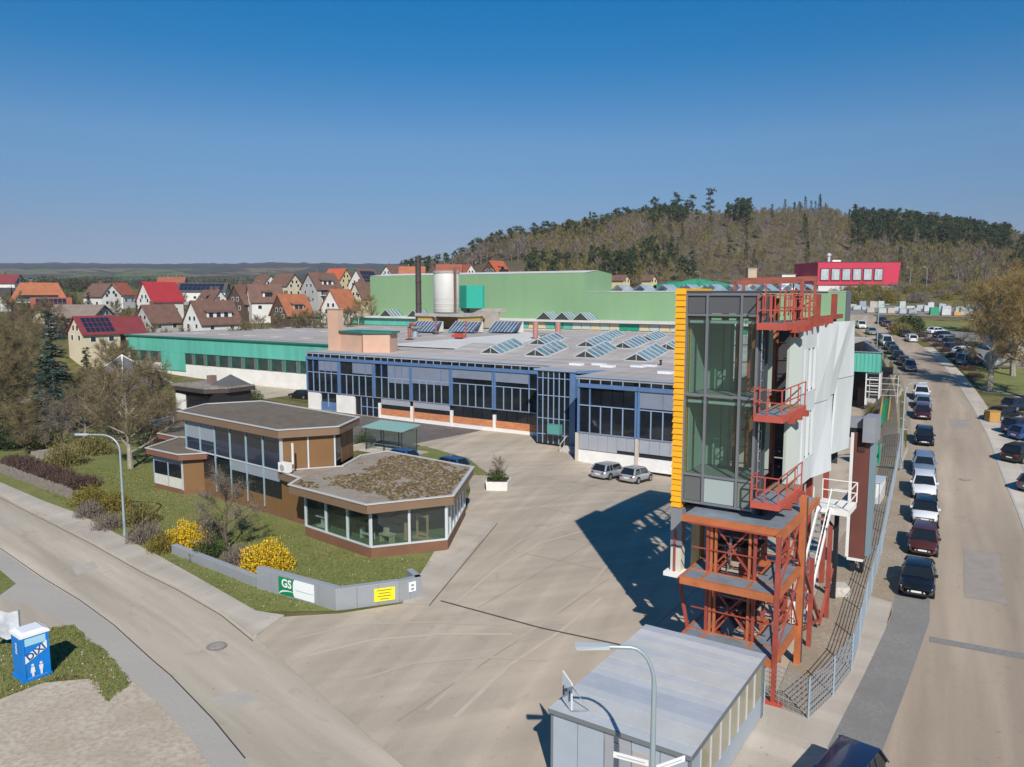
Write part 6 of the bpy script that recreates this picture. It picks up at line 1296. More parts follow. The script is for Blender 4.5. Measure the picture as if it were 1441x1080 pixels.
def house(label, u, vr, y, wd, ln, eave, ridge, yaw, wc, rc, solar=0, dormer=None, chim=1, balcony=False, group=None, hip=0.0):
    wd *= .76; ln *= .74; ridge *= .82; eave *= .80
    if R(34) < yaw < R(46): yaw += R(14)
    d = ray(u, vr); k = y/d.y; x = d.x*k; zr = HC+d.z*k; z0 = zr-ridge; hg = min(h(x+dx, y+dy) for dx in (-7,7) for dy in (-7,7)); bot = min(z0, hg)-1.0-z0
    t = Thing('house', label, 'house', (x, y, z0), rz=yaw, group='village houses'); t.org = Vector((0,0,0))
    W2, L2 = wd/2, ln/2; ov = .45; wm = WC[wc]; rm = RC[rc]
    vs = [(-L2,-W2,bot),(L2,-W2,bot),(L2,W2,bot),(-L2,W2,bot),(-L2,-W2,eave),(L2,-W2,eave),(L2,W2,eave),(-L2,W2,eave),(-L2,0,ridge-.12),(L2,0,ridge-.12)]
    t.part('wall', MB().add(vs, [(0,1,5,4),(2,3,7,6),(1,2,6,9,5),(3,0,4,8,7)]), wm)
    sl = (ridge-eave)/W2; ze = eave-ov*sl
    for s in (-1, 1):
        hx = hip*W2
        p = [(-L2-ov,s*(W2+ov),ze),(L2+ov,s*(W2+ov),ze),(L2+ov-hx,0,ridge),(-L2-ov+hx,0,ridge)]
        vs = p+[(q[0],q[1],q[2]+.22) for q in p]
        f = [(4,5,6,7),(3,2,1,0),(0,1,5,4),(1,2,6,5),(3,0,4,7)]
        if s > 0: f = [tuple(reversed(q)) for q in f]
        rf = t.part('roof_slope', MB().add(vs, f), rm)
        if hip:
            for e in (-1, 1): t.part('roof_hip', MB().add([(e*(L2+ov),-(W2+ov),ze+.2),(e*(L2+ov),W2+ov,ze+.2),(e*(L2+ov-hx),0,ridge+.22)], [(0,1,2) if e > 0 else (2,1,0)]), rm) if s > 0 else None
        if s < 0 and solar:
            cols_, rows_ = solar if isinstance(solar, tuple) else (solar, 3)
            for i in range(cols_):
                for j in range(rows_):
                    a0 = -L2+.8+i*(ln-1.6)/cols_; a1 = a0+(ln-1.6)/cols_-.12; f0 = .12+j*.78/rows_; f1 = f0+.78/rows_-.03
                    def sp(a, f_): return (a, -(W2+ov)*(1-f_), ze+(ridge-ze)*f_+.30)
                    t.part('solar_panel', MB().add([sp(a0,f0),sp(a1,f0),sp(a1,f1),sp(a0,f1)], [(0,1,2,3)]), SOL, parent=None)
    for e in (-1, 1):
        for yy in ((-W2*.45), (W2*.45)):
            for zz in ([1.2] if eave < 3.4 else [1.2, 3.6])+([eave+.5] if ridge-eave > 2.5 else []):
                if zz > eave and abs(yy) > W2*.5: continue
                sc = .55 if zz > eave else 1
                w_ = link('window', MB().box((e*L2-.04,yy*sc-.5,zz),(e*L2+.04,yy*sc+.5,zz+1.2)).mesh('window', white), t.o); link('pane', MB().box((e*L2-.055,yy*sc-.4,zz+.1),(e*L2+.055,yy*sc+.4,zz+1.1)).mesh('pane', WIN), w_)
    n_ = max(2, int(ln/4))
    for i in range(n_):
        xx = -L2+(i+.5)*ln/n_
        for zz in ([.9] if eave < 3.4 else [1.0, 3.5]):
            if zz+1.2 > eave: continue
            w_ = link('window', MB().box((xx-.6,-W2-.04,zz),(xx+.6,-W2+.04,zz+1.2)).mesh('window', white), t.o); link('pane', MB().box((xx-.5,-W2-.055,zz+.1),(xx+.5,-W2+.055,zz+1.1)).mesh('pane', WIN), w_)
    for i in range(chim):
        cx_ = -L2*.3+i*L2*.7; c = t.part('chimney', MB().box((cx_-.35,.3,ridge-1.2),(cx_+.35,1.0,ridge+1.0)), CHI); t.part('chimney_cap', MB().box((cx_-.42,.23,ridge+1.0),(cx_+.42,1.07,ridge+1.12)), steel, parent=c)
    if dormer:
        dl = ln*dormer; f0 = .30; yb = -(W2+ov)*(1-f0); zb = ze+(ridge-ze)*f0; hh = min(1.5, (ridge-zb)*.75)
        t.part('dormer_wall', MB().box((-dl/2,yb,zb-.2),(dl/2,yb+.2,zb+hh)), white if wc != 'wood' else WC['grey'])
        ytop = -(W2+ov)*(1-(zb+hh+.35-ze)/(ridge-ze))
        t.part('dormer_roof', MB().add([(-dl/2-.3,yb-.4,zb+hh-.05),(dl/2+.3,yb-.4,zb+hh-.05),(dl/2+.3,ytop+.3,zb+hh+.5),(-dl/2-.3,ytop+.3,zb+hh+.5),(-dl/2-.3,yb-.4,zb+hh+.12),(dl/2+.3,yb-.4,zb+hh+.12),(dl/2+.3,ytop+.3,zb+hh+.67),(-dl/2-.3,ytop+.3,zb+hh+.67)], [(3,2,1,0),(4,5,6,7),(0,1,5,4),(1,2,6,5),(2,3,7,6),(3,0,4,7)]), rm)
        for i in range(max(2, int(dl/2.2))):
            xx = -dl/2+.5+i*(dl-.6)/max(2, int(dl/2.2)); t.part('dormer_window', MB().box((xx,yb-.05,zb+.25),(xx+1.1,yb+.02,zb+hh-.15)), WIN)
    if balcony:
        t.part('balcony', MB().box((-L2*.8,-W2-1.6,3.0),(L2*.8,-W2,3.2)), white); t.part('balcony_rail', MB().box((-L2*.8,-W2-1.6,3.2),(L2*.8,-W2-1.5,4.1)), M('balcony_glass', (.12,.16,.18), .1)); t.part('balcony_window', MB().box((-L2*.7,-W2-.06,3.25),(L2*.7,-W2-.01,5.2)), WIN)
    return t
D_ = R
house('cream house with crimson roof and a large solar array, behind the blue-green spruce', 131,446,165,9.5,10,3.4,7.4,D_(38),'cream','crimson',(6,3),chim=0)
house('cream house with plain crimson roof attached beyond the solar array', 173,447,172,8,9,3.2,7.2,D_(38),'cream','crimson',chim=1)
house('low long barn with worn grey-brown roof behind the spruce', 112,430,196,11,18,3.0,6.4,D_(-10),'grey','greybrown',chim=0)
house('large house with broad orange hipped roof and dark gable balcony', 55,399,232,14,19,4.5,10.5,D_(28),'wood','orange',chim=1,hip=.5,balcony=True)
house('low cream house with solar panels below the broad orange roof', 72,420,214,8,12,3.0,6.2,D_(30),'cream','rust',(7,2),chim=0)
house('white house with brown roof and gable facing the valley fields', 143,400,255,9,13,5,9.5,D_(-30),'white','brown',chim=1)
house('rust-roofed house peeping behind the white gabled house', 168,399,275,9,9,4.5,9,D_(80),'white','rust',chim=0)
house('white house with bright red roof and four small gable windows', 224,398,222,10.5,12.5,5.2,11.2,D_(40),'white','red',chim=0)
house('grey rendered house with brown roof and glazed porch', 222,430,196,9.5,11,3.2,8.0,D_(42),'grey','brown',chim=1)
house('white steep-gabled house with brown roof and long white dormer', 298,424,196,10.5,15,3.2,9.6,D_(40),'white','brown',dormer=.62,chim=2)
house('brown-roofed house with small white gable behind the long dormer house', 298,409,232,9,12,4,9,D_(-40),'white','brown',dormer=.25,chim=2)
house('long white block with dark solar roof beyond the red-roofed house', 286,399,300,10,24,5,8.5,D_(6),'white','dark',(10,2),chim=0)
house('far orange roof with two pale chimneys above the red-roofed house', 242,391,345,10,15,4,8.5,D_(4),'white','rust',chim=2)
house('house with dark brown gable and white round dish', 345,402,226,10,10,4,10,D_(45),'wood','brown',chim=1)
house('white house with brown roof and small dormer facing the hall', 372,401,224,9.5,12,4,9.5,D_(30),'white','brown',dormer=.25,chim=1)
house('orange-roofed house with dark timber gable behind the teal hall', 410,415,212,9.5,11.5,3,9.2,D_(40),'wood','orange',dormer=.4,chim=1)
house('white-gabled house with orange roof beside the peach shaft', 478,408,222,10,10,3,9.5,D_(45),'white','orange',chim=1)
house('large brown-roofed house with wide glass balcony', 452,385,258,12,13,6.5,12.5,D_(35),'grey','brown',dormer=.45,chim=1,balcony=True)
house('cream house with brown roof and twin gables on the rise', 402,386,272,9,12,5.5,10,D_(-35),'cream','brown',chim=1)
house('white house with brown roof at the rise left of the cream one', 372,388,290,9,10,5,9.5,D_(-40),'white','brown',chim=1)
house('cream house with glowing bright orange roof on the rise', 475,379,300,9,11,6,10.5,D_(-30),'yellow','bright',chim=1)
house('white-gabled house whose brown roof is covered with solar panels', 514,380,285,11,12,5,11.5,D_(42),'white','brown',(5,3),chim=1)
house('cream gabled house standing close to the green hall corner', 512,398,246,9,9,4.5,10,D_(48),'cream','brown',chim=1)
house('white-gabled house with brown roof above the green hall', 552,375,340,9,10,5,9.5,D_(45),'white','brown',chim=1)
house('orange-roofed long house above the green hall', 580,376,335,9,14,4,9,D_(4),'cream','orange',chim=1)
house('orange-roofed house partly behind the white silo', 632,373,338,10,14,4,9,D_(0),'white','rust',chim=0)
house('white-gabled house with red-brown roof right of the silo', 656,373,345,9,9,4,9,D_(-50),'white','rust',chim=0)
house('chalet with bright red roof and dark balcony gable above the green hall', 698,368,335,11,12.5,4.5,10.5,D_(40),'wood','bright',dormer=.3,chim=1,balcony=True)
house('brown-roofed bungalow with small white gable right of the red chalet', 742,380,322,8,10,3.2,6.5,D_(-40),'white','brown',chim=0)
house('red-roofed house at the far left edge of the village', 10,387,330,10,14,5,9,D_(0),'white','crimson',chim=1)
house('small white house with dark roof below the far red-roofed one', 6,406,262,8,9,4,7.5,D_(70),'white','dark',chim=0)
house('pale garage with cream gable at the foot of the hill, nearer the green hall', 872,388,285,6,8,2.6,4.6,D_(-40),'yellow','brown',chim=0)
house('pale garage with cream gable at the foot of the hill, nearer the green netting', 914,388,285,6,5,2.6,4.6,D_(-40),'yellow','brown',chim=0)

def red_building():
    y = 280; RDB = M('crimson_facade', (.55,.035,.075), .5, .05, .05, .2)
    def at(u, v, yy=y): d = ray(u, v); k = yy/d.y; return Vector((d.x*k, yy, HC+d.z*k))
    p0 = at(1150,401); p1 = at(1266,401); pt0 = at(1150,369.5); pt1 = at(1267,369); pl = at(1117,402,296); plt = at(1117,370,296)
    zb = min(p0.z, h(p0.x,y))-1
    t = Thing('office_block', 'bright red flat-roofed office block with six large windows below the hill', 'building', (p0.x,p0.y,p0.z))
    bx = p1.x-.7
    t.part('body', MB().add([(p0.x,y,p0.z),(bx,y,p0.z),(p1.x,y,pt0.z),(p0.x,y,pt0.z),(pl.x,296,p0.z),(bx,296,p0.z),(p1.x,296,pt0.z),(pl.x,296,pt0.z)], [(0,1,2,3),(5,4,7,6),(1,5,6,2),(4,0,3,7),(3,2,6,7),(4,5,1,0)]), RDB)
    t.part('base_storey', MB().box((p0.x+.6,y+.5,zb-2),(bx-.6,295,p0.z-.02)), M('base_white', (.6,.58,.55), .8))
    wd = (p1.x-p0.x)*.78/6
    for i in range(6):
        x0 = p0.x+.8+i*wd; f = t.part('window', MB().box((x0,y-.25,p0.z+1.4),(x0+wd*.86,y-.03,pt0.z-2.1)), M('win_frame_dark', (.12,.02,.03), .5)); t.part('pane', MB().box((x0+.3,y-.32,p0.z+1.7),(x0+wd*.86-.3,y-.26,pt0.z-2.4)), M('pale_pane', (.42,.46,.47), .2, 0, .2, .4), parent=f)
        t.part('glazing_bar', MB().box((x0+wd*.42,y-.36,p0.z+1.7),(x0+wd*.44,y-.325,pt0.z-2.4)), white, parent=f)
    t.part('parapet', MB().box((p0.x-.2,y-.1,pt0.z),(p1.x+.2,y+.2,pt0.z+.25)), M('parapet_dark', (.1,.05,.06), .5)); t.part('vent', MB().lathe([(.5,0),(.5,2.2),(.8,2.3),(.8,2.9),(.3,3.3)], ((p0.x+p1.x)/2-9,y+5,pt0.z+.2), 12), alu); t.part('vent_box', MB().box(((p0.x+p1.x)/2-8,y+4,pt0.z),((p0.x+p1.x)/2-5,y+7,pt0.z+1)), white)
    q = at(1100,402,292); t = Thing('white_shed', 'small white flat-roofed shed left of the red office block', 'shed', tuple(q)); t.part('body', MB().box((q.x,292,min(q.z,h(q.x,292))-1),(q.x+5,297,q.z+4)), white); t.part('roof', MB().box((q.x-.3,291.7,q.z+4),(q.x+5.3,297.3,q.z+4.2)), roofgrey); t.part('door', MB().box((q.x+3,291.9,q.z),(q.x+4.4,291.99,q.z+2.6)), M('shed_door', (.12,.15,.2), .6))
    q = at(1052,404,284); t = Thing('tall_box', 'tall pale plywood box at the foot of the hill', 'box', tuple(q)); t.part('body', MB().box((q.x,284,min(q.z,h(q.x,284))-1),(q.x+3.2,287,q.z+6.5)), M('plywood', (.50,.38,.27), .8, 0, .1, .5)); t.part('lid', MB().box((q.x-.15,283.8,q.z+6.5),(q.x+3.35,287.2,q.z+6.7)), WC['grey'])
    q = at(985,405,262); t = Thing('net_heap', 'low heap covered with bright green netting behind the halls', 'netting', tuple(q)); rng = random.Random(4); o = t.org; mb = MB(); n_ = 14
    vs = [(o.x-14+28*i/n_, o.y+j*3, (h(o.x,o.y)-1 if j in (0,4) else o.z+.6+1.9*math.sin(math.pi*i/n_)+rng.uniform(-.3,.5))) for j in range(5) for i in range(n_+1)]
    t.part('net', mb.add(vs, [(j*(n_+1)+i, j*(n_+1)+i+1, (j+1)*(n_+1)+i+1, (j+1)*(n_+1)+i) for j in range(4) for i in range(n_)]), M('green_net', (.01,.20,.11), .8, 0, .3, .6))
    for i in range(5): t.part('weight', MB().box((o.x-12+i*6,o.y-.4,o.z-1),(o.x-11+i*6,o.y+.1,o.z+.6)), WC['grey'])
    q = GT(1452,500); t = Thing('dark_roofed_shed', 'white shed with dark slate roof at the right frame edge behind the birches', 'shed', tuple(q)); o = t.org
    t.part('wall', MB().box((o.x-3,o.y,o.z-1),(o.x+9,o.y+10,o.z+6)), white); t.part('roof', MB().add([(o.x-4,o.y-1,o.z+5.8),(o.x+10,o.y-1,o.z+5.8),(o.x+10,o.y+5,o.z+9),(o.x-4,o.y+5,o.z+9),(o.x-4,o.y+11,o.z+5.8),(o.x+10,o.y+11,o.z+5.8)], [(0,1,2,3),(3,2,5,4)]), RC['dark']); t.part('gutter', MB().box((o.x-4,o.y-1.1,o.z+5.6),(o.x+10,o.y-1,o.z+5.8)), steel); t.part('window', MB().box((o.x,o.y-.06,o.z+2),(o.x+2,o.y-.01,o.z+3.4)), WIN)
red_building()

def stacks():
    rng = random.Random(8); cols = [(.50,.52,.54),(.36,.40,.44),(.40,.47,.45),(.42,.38,.32),(.28,.32,.38)]
    pal = M('pallet_wood', (.34,.25,.15), .9)
    labs = {0: 'white foil-wrapped stack on a pallet in the storage yard', 1: 'grey wrapped stack on a pallet in the storage yard', 2: 'pale greenish wrapped stack on a pallet in the storage yard', 3: 'sand-coloured crate stack in the storage yard', 4: 'blue-grey wrapped stack on a pallet in the storage yard', 5: 'orange-wrapped stack among the white ones in the storage yard', 6: 'bright green wrapped stack in the storage yard'}
    k = 0
    for r_ in range(3):
        for i in range(15):
            y = 210+r_*7+rng.uniform(-1,1); d = -1+i*2.5+rng.uniform(-.4,.4)
            if rng.random() < .25: continue
            c, a = street_pos(y, d); ci = rng.randrange(5)
            if r_ == 0 and i in (10,12): ci = 5
            if r_ == 0 and i == 8: ci = 6
            m_ = M('stack_%d' % ci, (cols+[(.55,.28,.05),(.02,.28,.14)])[ci], .5, 0, .12, .6)
            t = Thing('wrapped_stack', labs[ci], 'pallet stack', (c.x,c.y,c.z+.09), rz=a, group='stacks in the storage yard '+str(ci)); t.org = Vector((0,0,0)); hh = rng.uniform(.6,2.0); w_ = rng.uniform(.8,1.15)
            t.part('pallet', MB().box((-1,-w_,0),(1,w_,.14)), pal); t.part('load', MB().add([(-.95,-w_*.95,.15),(.95,-w_*.95,.15),(.95,w_*.95,.15),(-.95,w_*.95,.15),(-.9,-w_*.9,hh),(.9,-w_*.9,hh+rng.uniform(-.1,.2)),(.9,w_*.9,hh),(-.9,w_*.9,hh+rng.uniform(-.1,.2))],[(3,2,1,0),(4,5,6,7),(0,1,5,4),(1,2,6,5),(2,3,7,6),(3,0,4,7)]), m_); k += 1
    for i, (u, cr) in enumerate(((1235,'red'),(1243,'white'),(1250,'grey'),(1258,'silver'))):
        d = ray(u, 412); kk = 268/d.y; p = Vector((d.x*kk, 268, 0)); p.z = h(p.x, p.y); car.off = .05
        car(('sedan','van','hatch','wagon')[i], cr, p, R(10), ['red car','white van','grey car','silver estate car'][i]+' parked below the red office block', 'cars below the red office block')
    for i in range(8):
        d = ray(1010+i*11, 404); kk = 276/d.y; p = Vector((d.x*kk, 276, 0)); p.z = h(p.x,p.y); cr = ('white','silver','darkgrey','navy','grey','black','white','red')[i]
        car('sedan' if i % 2 else 'hatch', cr, p, R(15), ['white hatchback at the left end of the rank','silver saloon','charcoal hatchback','navy saloon','grey hatchback','black saloon','second white hatchback near the plywood box','red saloon'][i]+' in the car park below the hill', 'cars below the hill')
stacks()

def garden_buildings():
    a, b = -92.5, 68.5
    t = Thing('flat_roofed_house', 'low dark house with patched grey flat roof behind the office pavilion', 'house', (a,b,0), site=True)
    DKW = M('black_boards', (.018,.016,.016), .7, 0, .2, 2); RFP = ground_mat('patched_roof', [(.34,.30,.26),(.22,.17,.13),(.42,.38,.34),(.13,.10,.08)], [.35,.5,3.0], bump=.3)
    a0, a1, b0, b1 = a-13.0, a-2.2, b-.5, b+6.0
    t.part('wall', MB().box((a0+.4,b0+.4,-.2),(a1-.4,b1-.4,3.0)), DKW); t.part('roof', MB().prism([(a0,b0),(a1-2,b0-.6),(a1,b0+2),(a1,b1),(a0,b1)], 3.55, 3.75), RFP); t.part('fascia', MB().prism([(a0-.08,b0-.08),(a1-1.95,b0-.7),(a1+.08,b0+1.95),(a1+.08,b1+.08),(a0-.08,b1+.08)], 2.95, 3.54), M('fascia_dark', (.06,.045,.04), .7))
    t.box('garage_door', white, (a0+.6,b0+.3,.1), (a0+3.0,b0+.39,2.4)); t.box('window', facglass, (a0+3.5,b0+.3,1.2), (a1-2.4,b0+.39,2.6)); t.part('chimney', MB().box((a0+4.4,b0+3,3.75),(a0+5.4,b0+4,5.0)), M('roof_chimney', (.22,.15,.12), .9))
    t.part('roof_tent', MB().add([(a1-4.5,b0+2.2,3.76),(a1-.4,b0+2.2,3.76),(a1-.4,b1-.3,3.76),(a1-4.5,b1-.3,3.76),(a1-2.4,b0+4.2,5.3)],[(0,1,4),(1,2,4),(2,3,4),(3,0,4)]), M('slate_tent', (.10,.10,.10), .6, 0, .15, 1))
    p = Vector((-61.5, 122.5, 0)); t = Thing('pyramid_roofed_house', 'small house with slate pyramid roof, white hips and a few solar strips', 'house', (p.x,p.y,0), rz=R(-20)); t.org = Vector((0,0,0))
    t.part('wall', MB().box((-4,-4,-.3),(4,4,2.6)), WC['cream']); r_ = t.part('roof', MB().add([(-5,-5,2.6),(5,-5,2.6),(5,5,2.6),(-5,5,2.6),(0,0,7.4)],[(0,1,4),(1,2,4),(2,3,4),(3,0,4),(3,2,1,0)]), M('slate_roof', (.16,.16,.18), .5, .1, .15, .8))
    for c in ((-5,-5),(5,-5),(5,5),(-5,5)): t.part('hip_trim', MB().bar((c[0],c[1],2.68),(0,0,7.46), .22, .12), white)
    for i in range(5): f = .2+i*.11; t.part('solar_strip', MB().add([(-5*(1-f),-5*(1-f)+.3,2.65+4.8*f),(-5*(1-f),5*(1-f)-.3,2.65+4.8*f),(-5*(.93-f),5*(.93-f)-.3,2.99+4.8*f),(-5*(.93-f),-5*(.93-f)+.3,2.99+4.8*f)], [(0,1,2,3)]), SOL)
    t.box('window', facglass, (-1.5,-4.06,.9), (1.5,-4.0,2.2))
    # garden sheds, wooden fence, stone walls
    p = GT(50,588); t = Thing('garden_shed', 'dark brown wooden garden shed among the trees', 'shed', (p.x,p.y,0), rz=R(-25)); t.org = Vector((0,0,0)); DB = M('shed_brown', (.07,.04,.035), .8, 0, .2, 2)
    t.part('wall', MB().box((-1.8,-1.5,-.1),(1.8,1.5,2.3)), DB); t.part('roof', MB().add([(-2.2,-1.9,2.2),(2.2,-1.9,2.2),(2.2,0,3.0),(-2.2,0,3.0),(-2.2,1.9,2.2),(2.2,1.9,2.2)],[(0,1,2,3),(3,2,5,4)]), M('shed_roof', (.22,.18,.15), .8)); t.part('door', MB().box((-.4,-1.56,0),(.5,-1.51,1.9)), M('shed_door_b', (.03,.02,.02), .8))
    p = G(85,640); t = Thing('stone_wall', 'low weathered concrete garden wall below the bare shrubs', 'wall', tuple(p)); q0 = G(45,648); q1 = G(96,640); q2 = G(113,633)
    sw = M('weathered_stone', (.33,.29,.25), .95, 0, .25, 2, bump=.5); t.part('section', MB().bar(q0+Vector((0,0,.45)), q1+Vector((0,0,.45)), .3, .9), sw); t.part('section', MB().bar(q1+Vector((0,0,.45)), q2+Vector((0,0,.45)), .3, .9), sw)
    t = Thing('wooden_fence', 'grey weathered picket fence along the left road', 'fence', tuple(G(50,682))); WF = M('weathered_picket', (.23,.20,.175), .9, 0, .25, 3)
    q0 = G(-20,658); q1 = G(103,704); n_ = 60
    for i in range(n_):
        p = q0.lerp(q1, i/n_); hh = .95+random.Random(i).uniform(-.08,.06); d = (q1-q0).normalized()
        t.part('picket', MB().bar(p+Vector((0,0,.02)), p+Vector((0,0,hh)), .17, .03, up=(d.x,d.y,0)), WF)
    for z in (.3,.75): t.part('rail', MB().bar(q0+Vector((0,.06,z)), q1+Vector((0,.06,z)), .05, .09), WF)
garden_buildings()

# ------------------------------------------------------------------ vegetation
BARK = M('bark', (.10,.075,.055), .95, 0, .3, 3); BARKP = M('bark_pale', (.30,.27,.22), .9, 0, .3, 3); BARKPINE = M('bark_pine', (.20,.11,.07), .95, 0, .3, 2)
TW = {'brown': leaf_mat('twigs_brown', [(.15,.115,.065),(.22,.17,.09),(.11,.085,.05),(.26,.21,.12)]), 'olive': leaf_mat('twigs_olive', [(.16,.135,.05),(.23,.20,.07),(.12,.10,.035),(.26,.24,.09)]), 'yellow': leaf_mat('buds_yellow', [(.25,.175,.06),(.33,.23,.075),(.19,.135,.055),(.28,.21,.09)]),
      'green': leaf_mat('leaves_green', [(.035,.06,.012),(.06,.10,.02),(.025,.045,.012),(.09,.12,.03)]), 'dark': leaf_mat('leaves_dark', [(.02,.035,.012),(.035,.055,.018),(.015,.028,.01),(.05,.07,.025)]), 'forsythia': leaf_mat('forsythia', [(.70,.43,.01),(.80,.55,.02),(.50,.30,.01),(.30,.24,.04)]),
      'spruce': leaf_mat('needles_blue', [(.025,.055,.045),(.05,.085,.07),(.018,.04,.03),(.075,.11,.09)]), 'fir': leaf_mat('needles_green', [(.018,.038,.014),(.03,.055,.02),(.012,.026,.01),(.045,.07,.025)]), 'pineneedle': leaf_mat('needles_pine', [(.035,.055,.02),(.055,.08,.03),(.022,.038,.014),(.075,.10,.04)]), 'purple': leaf_mat('hedge_purple', [(.085,.05,.045),(.12,.075,.06),(.055,.035,.03),(.14,.10,.07)]), 'mauve': leaf_mat('twigs_mauve', [(.17,.135,.115),(.23,.19,.16),(.13,.10,.09),(.27,.23,.18)]), 'ochre': leaf_mat('leaves_ochre', [(.15,.12,.02),(.23,.17,.025),(.09,.085,.02),(.27,.21,.05)]), 'pale': leaf_mat('blossom_pale', [(.34,.31,.25),(.42,.39,.32),(.24,.21,.16),(.30,.26,.2)])}
def rv(rng):
    while True:
        v = Vector((rng.uniform(-1,1), rng.uniform(-1,1), rng.uniform(-1,1)))
        if .05 < v.length < 1: return v.normalized()
def sliver(mb, p, d, ln, wd, rng):
    s = d.cross(rv(rng))
    if s.length < .05: return
    s = s.normalized()*wd/2
    mb.add([p-s, p+s, p+d*ln], [(0,1,2)])
def leafq(mb, p, sz, rng):
    a = rv(rng); b = a.cross(rv(rng))
    if b.length < .05: return
    b = b.normalized()*sz*.4; a = a*sz*.5
    mb.add([p-a, p+b, p+a, p-b], [(0,1,2,3)])
def bare_tree(seed, H, spread, nl=11, sub=7, tw=34, tl=1.0, twd=.035, buds=2, bsz=.1, r0=None, low=.22):
    rng = random.Random(seed); wood = MB(); twg = MB(); bud = MB(); r0 = r0 or H*.020
    lean = Vector((rng.uniform(-.04,.04), rng.uniform(-.04,.04), 1))
    tp = [lean*(H*.78*i/6)+Vector((rng.uniform(-.1,.1), rng.uniform(-.1,.1), 0))*(i > 0) for i in range(7)]; wood.tube(tp, [r0*(1.25-1.12*i/6) for i in range(7)], 7)
    for l in range(nl):
        f = low+(.95-low)*(l+.5)/nl; k = f*6*.78/.78; i = min(5, int(f*6)); base = tp[i].lerp(tp[i+1], f*6-i)
        az = l*2.399+rng.uniform(-.4,.4); ln = spread*(1.05-.55*abs(f-.45))*rng.uniform(.8,1.15); el = .25+.75*f
        d = Vector((math.cos(az), math.sin(az), el)).normalized(); pts = [base]; q = base
        for s in range(4): d = (d+Vector((0,0,.10))+rv(rng)*.16).normalized(); q = q+d*ln/4; pts.append(q)
        rr = r0*(.55-.3*f); wood.tube(pts, [rr*(1-.2*s) for s in range(5)], 5, False)
        for b in range(sub):
            g = .3+.7*(b+rng.random())/sub; j = min(3, int(g*4)); p = pts[j].lerp(pts[j+1], g*4-j)
            d2 = (d*.6+rv(rng)*.8+Vector((0,0,.25))).normalized(); l2 = ln*.42*rng.uniform(.6,1.1); p2 = p+d2*l2*.5+rv(rng)*.1; p3 = p2+(d2+rv(rng)*.3).normalized()*l2*.5
            wood.tube([p,p2,p3], [rr*.34,rr*.24,rr*.12], 3, False)
            for t_ in range(tw):
                e = rng.random(); c = p.lerp(p2, e*2) if e < .5 else p2.lerp(p3, e*2-1)
                d3 = (d2*.5+rv(rng)+Vector((0,0,.3))).normalized(); L3 = tl*rng.uniform(.5,1.2); sliver(twg, c, d3, L3, twd, rng)
                for _ in range(buds):
                    leafq(bud, c+d3*L3*rng.uniform(.3,1)+rv(rng)*.12, bsz*rng.uniform(.6,1.3), rng)
    return wood, twg, bud
def conifer(seed, H, Rb, lv=26, br=9, sz=.34, droop=.25, bare=.06):
    rng = random.Random(seed); wood = MB().tube([(0,0,0),(0,0,H*.5),(0,0,H)], [H*.017,H*.011,.02], 7); nd = MB()
    for i in range(lv):
        f = bare+(1-bare)*i/lv; z = H*f; r_ = Rb*(1-f)**.85*rng.uniform(.82,1.1)+.12
        for b in range(max(4, int(br*(1.15-f)))):
            az = rng.random()*6.283; d = Vector((math.cos(az), math.sin(az), 0)); n_ = max(3, int(r_/sz*1.9)); rl = r_*rng.uniform(.7,1.08)
            for s in range(n_):
                g = (s+.6)/n_; p = Vector((0,0,z+rng.uniform(-.12,.12)))+d*rl*g+Vector((0,0,-droop*rl*g*g+.10*rl*g))
                for sd in (-1,1):
                    q = (d*.6+Vector((-d.y,d.x,0))*sd*rng.uniform(.5,1)+Vector((0,0,rng.uniform(-.5,.15)))).normalized()
                    sliver(nd, p, q, sz*rng.uniform(.9,1.8), sz*rng.uniform(.45,.7), rng)
    return wood, nd
def bush(seed, rx, ry, rz, n, sz, stems=8, upright=0.0):
    rng = random.Random(seed); lf = MB(); wd = MB()
    for i in range(stems): d = (rv(rng)+Vector((0,0,1.4))).normalized(); wd.tube([(0,0,-.05), tuple(Vector((d.x*rx*.5,d.y*ry*.5,abs(d.z)*rz*.5))), tuple(Vector((d.x*rx*.9,d.y*ry*.9,abs(d.z)*rz*.95)))], [.035,.025,.01], 4, False)
    for i in range(n):
        v = rv(rng); v.z = abs(v.z); rr = (rng.random()**.45)*(1+.28*noise.noise(v*2.3+Vector((seed,0,0))))
        p = Vector((v.x*rx*rr, v.y*ry*rr, v.z*rz*rr+.03))
        if upright and rng.random() < upright: sliver(lf, p, (Vector((v.x*.35,v.y*.35,1))+rv(rng)*.2).normalized(), sz*rng.uniform(2,4), sz*.5, rng)
        else: leafq(lf, p, sz*rng.uniform(.6,1.4), rng)
    return wd, lf
VEG = {}
def plant(kind, key, p, scale, rz, label, cat, name, group=None, zsc=1.0):
    """kind: list of (part name, mesh) made once and shared"""
    t = bpy.data.objects.new(name, None); COL.objects.link(t); t.location = p; t.rotation_euler = (0,0,rz); t.scale = (scale, scale, scale*zsc); tag(t, label, cat, group)
    for nm, me in VEG[key]: link(nm, me, t)
    return t
def reg(key, *parts): VEG[key] = [(n_, mb.mesh(n_, m_)) for n_, mb, m_ in parts]
w_, t_, b_ = bare_tree(1, 11, 5.0, 15, 9, 60, 1.1, .032, 1, .07, low=.16); reg('bare1', ('trunk',w_,BARKP), ('crown',t_,TW['brown']), ('buds',b_,TW['olive']))
w_, t_, b_ = bare_tree(2, 12, 4.4, 16, 9, 52, 1.1, .034, 2, .09, low=.12); reg('bare2', ('trunk',w_,BARK), ('crown',t_,TW['brown']), ('buds',b_,TW['olive']))
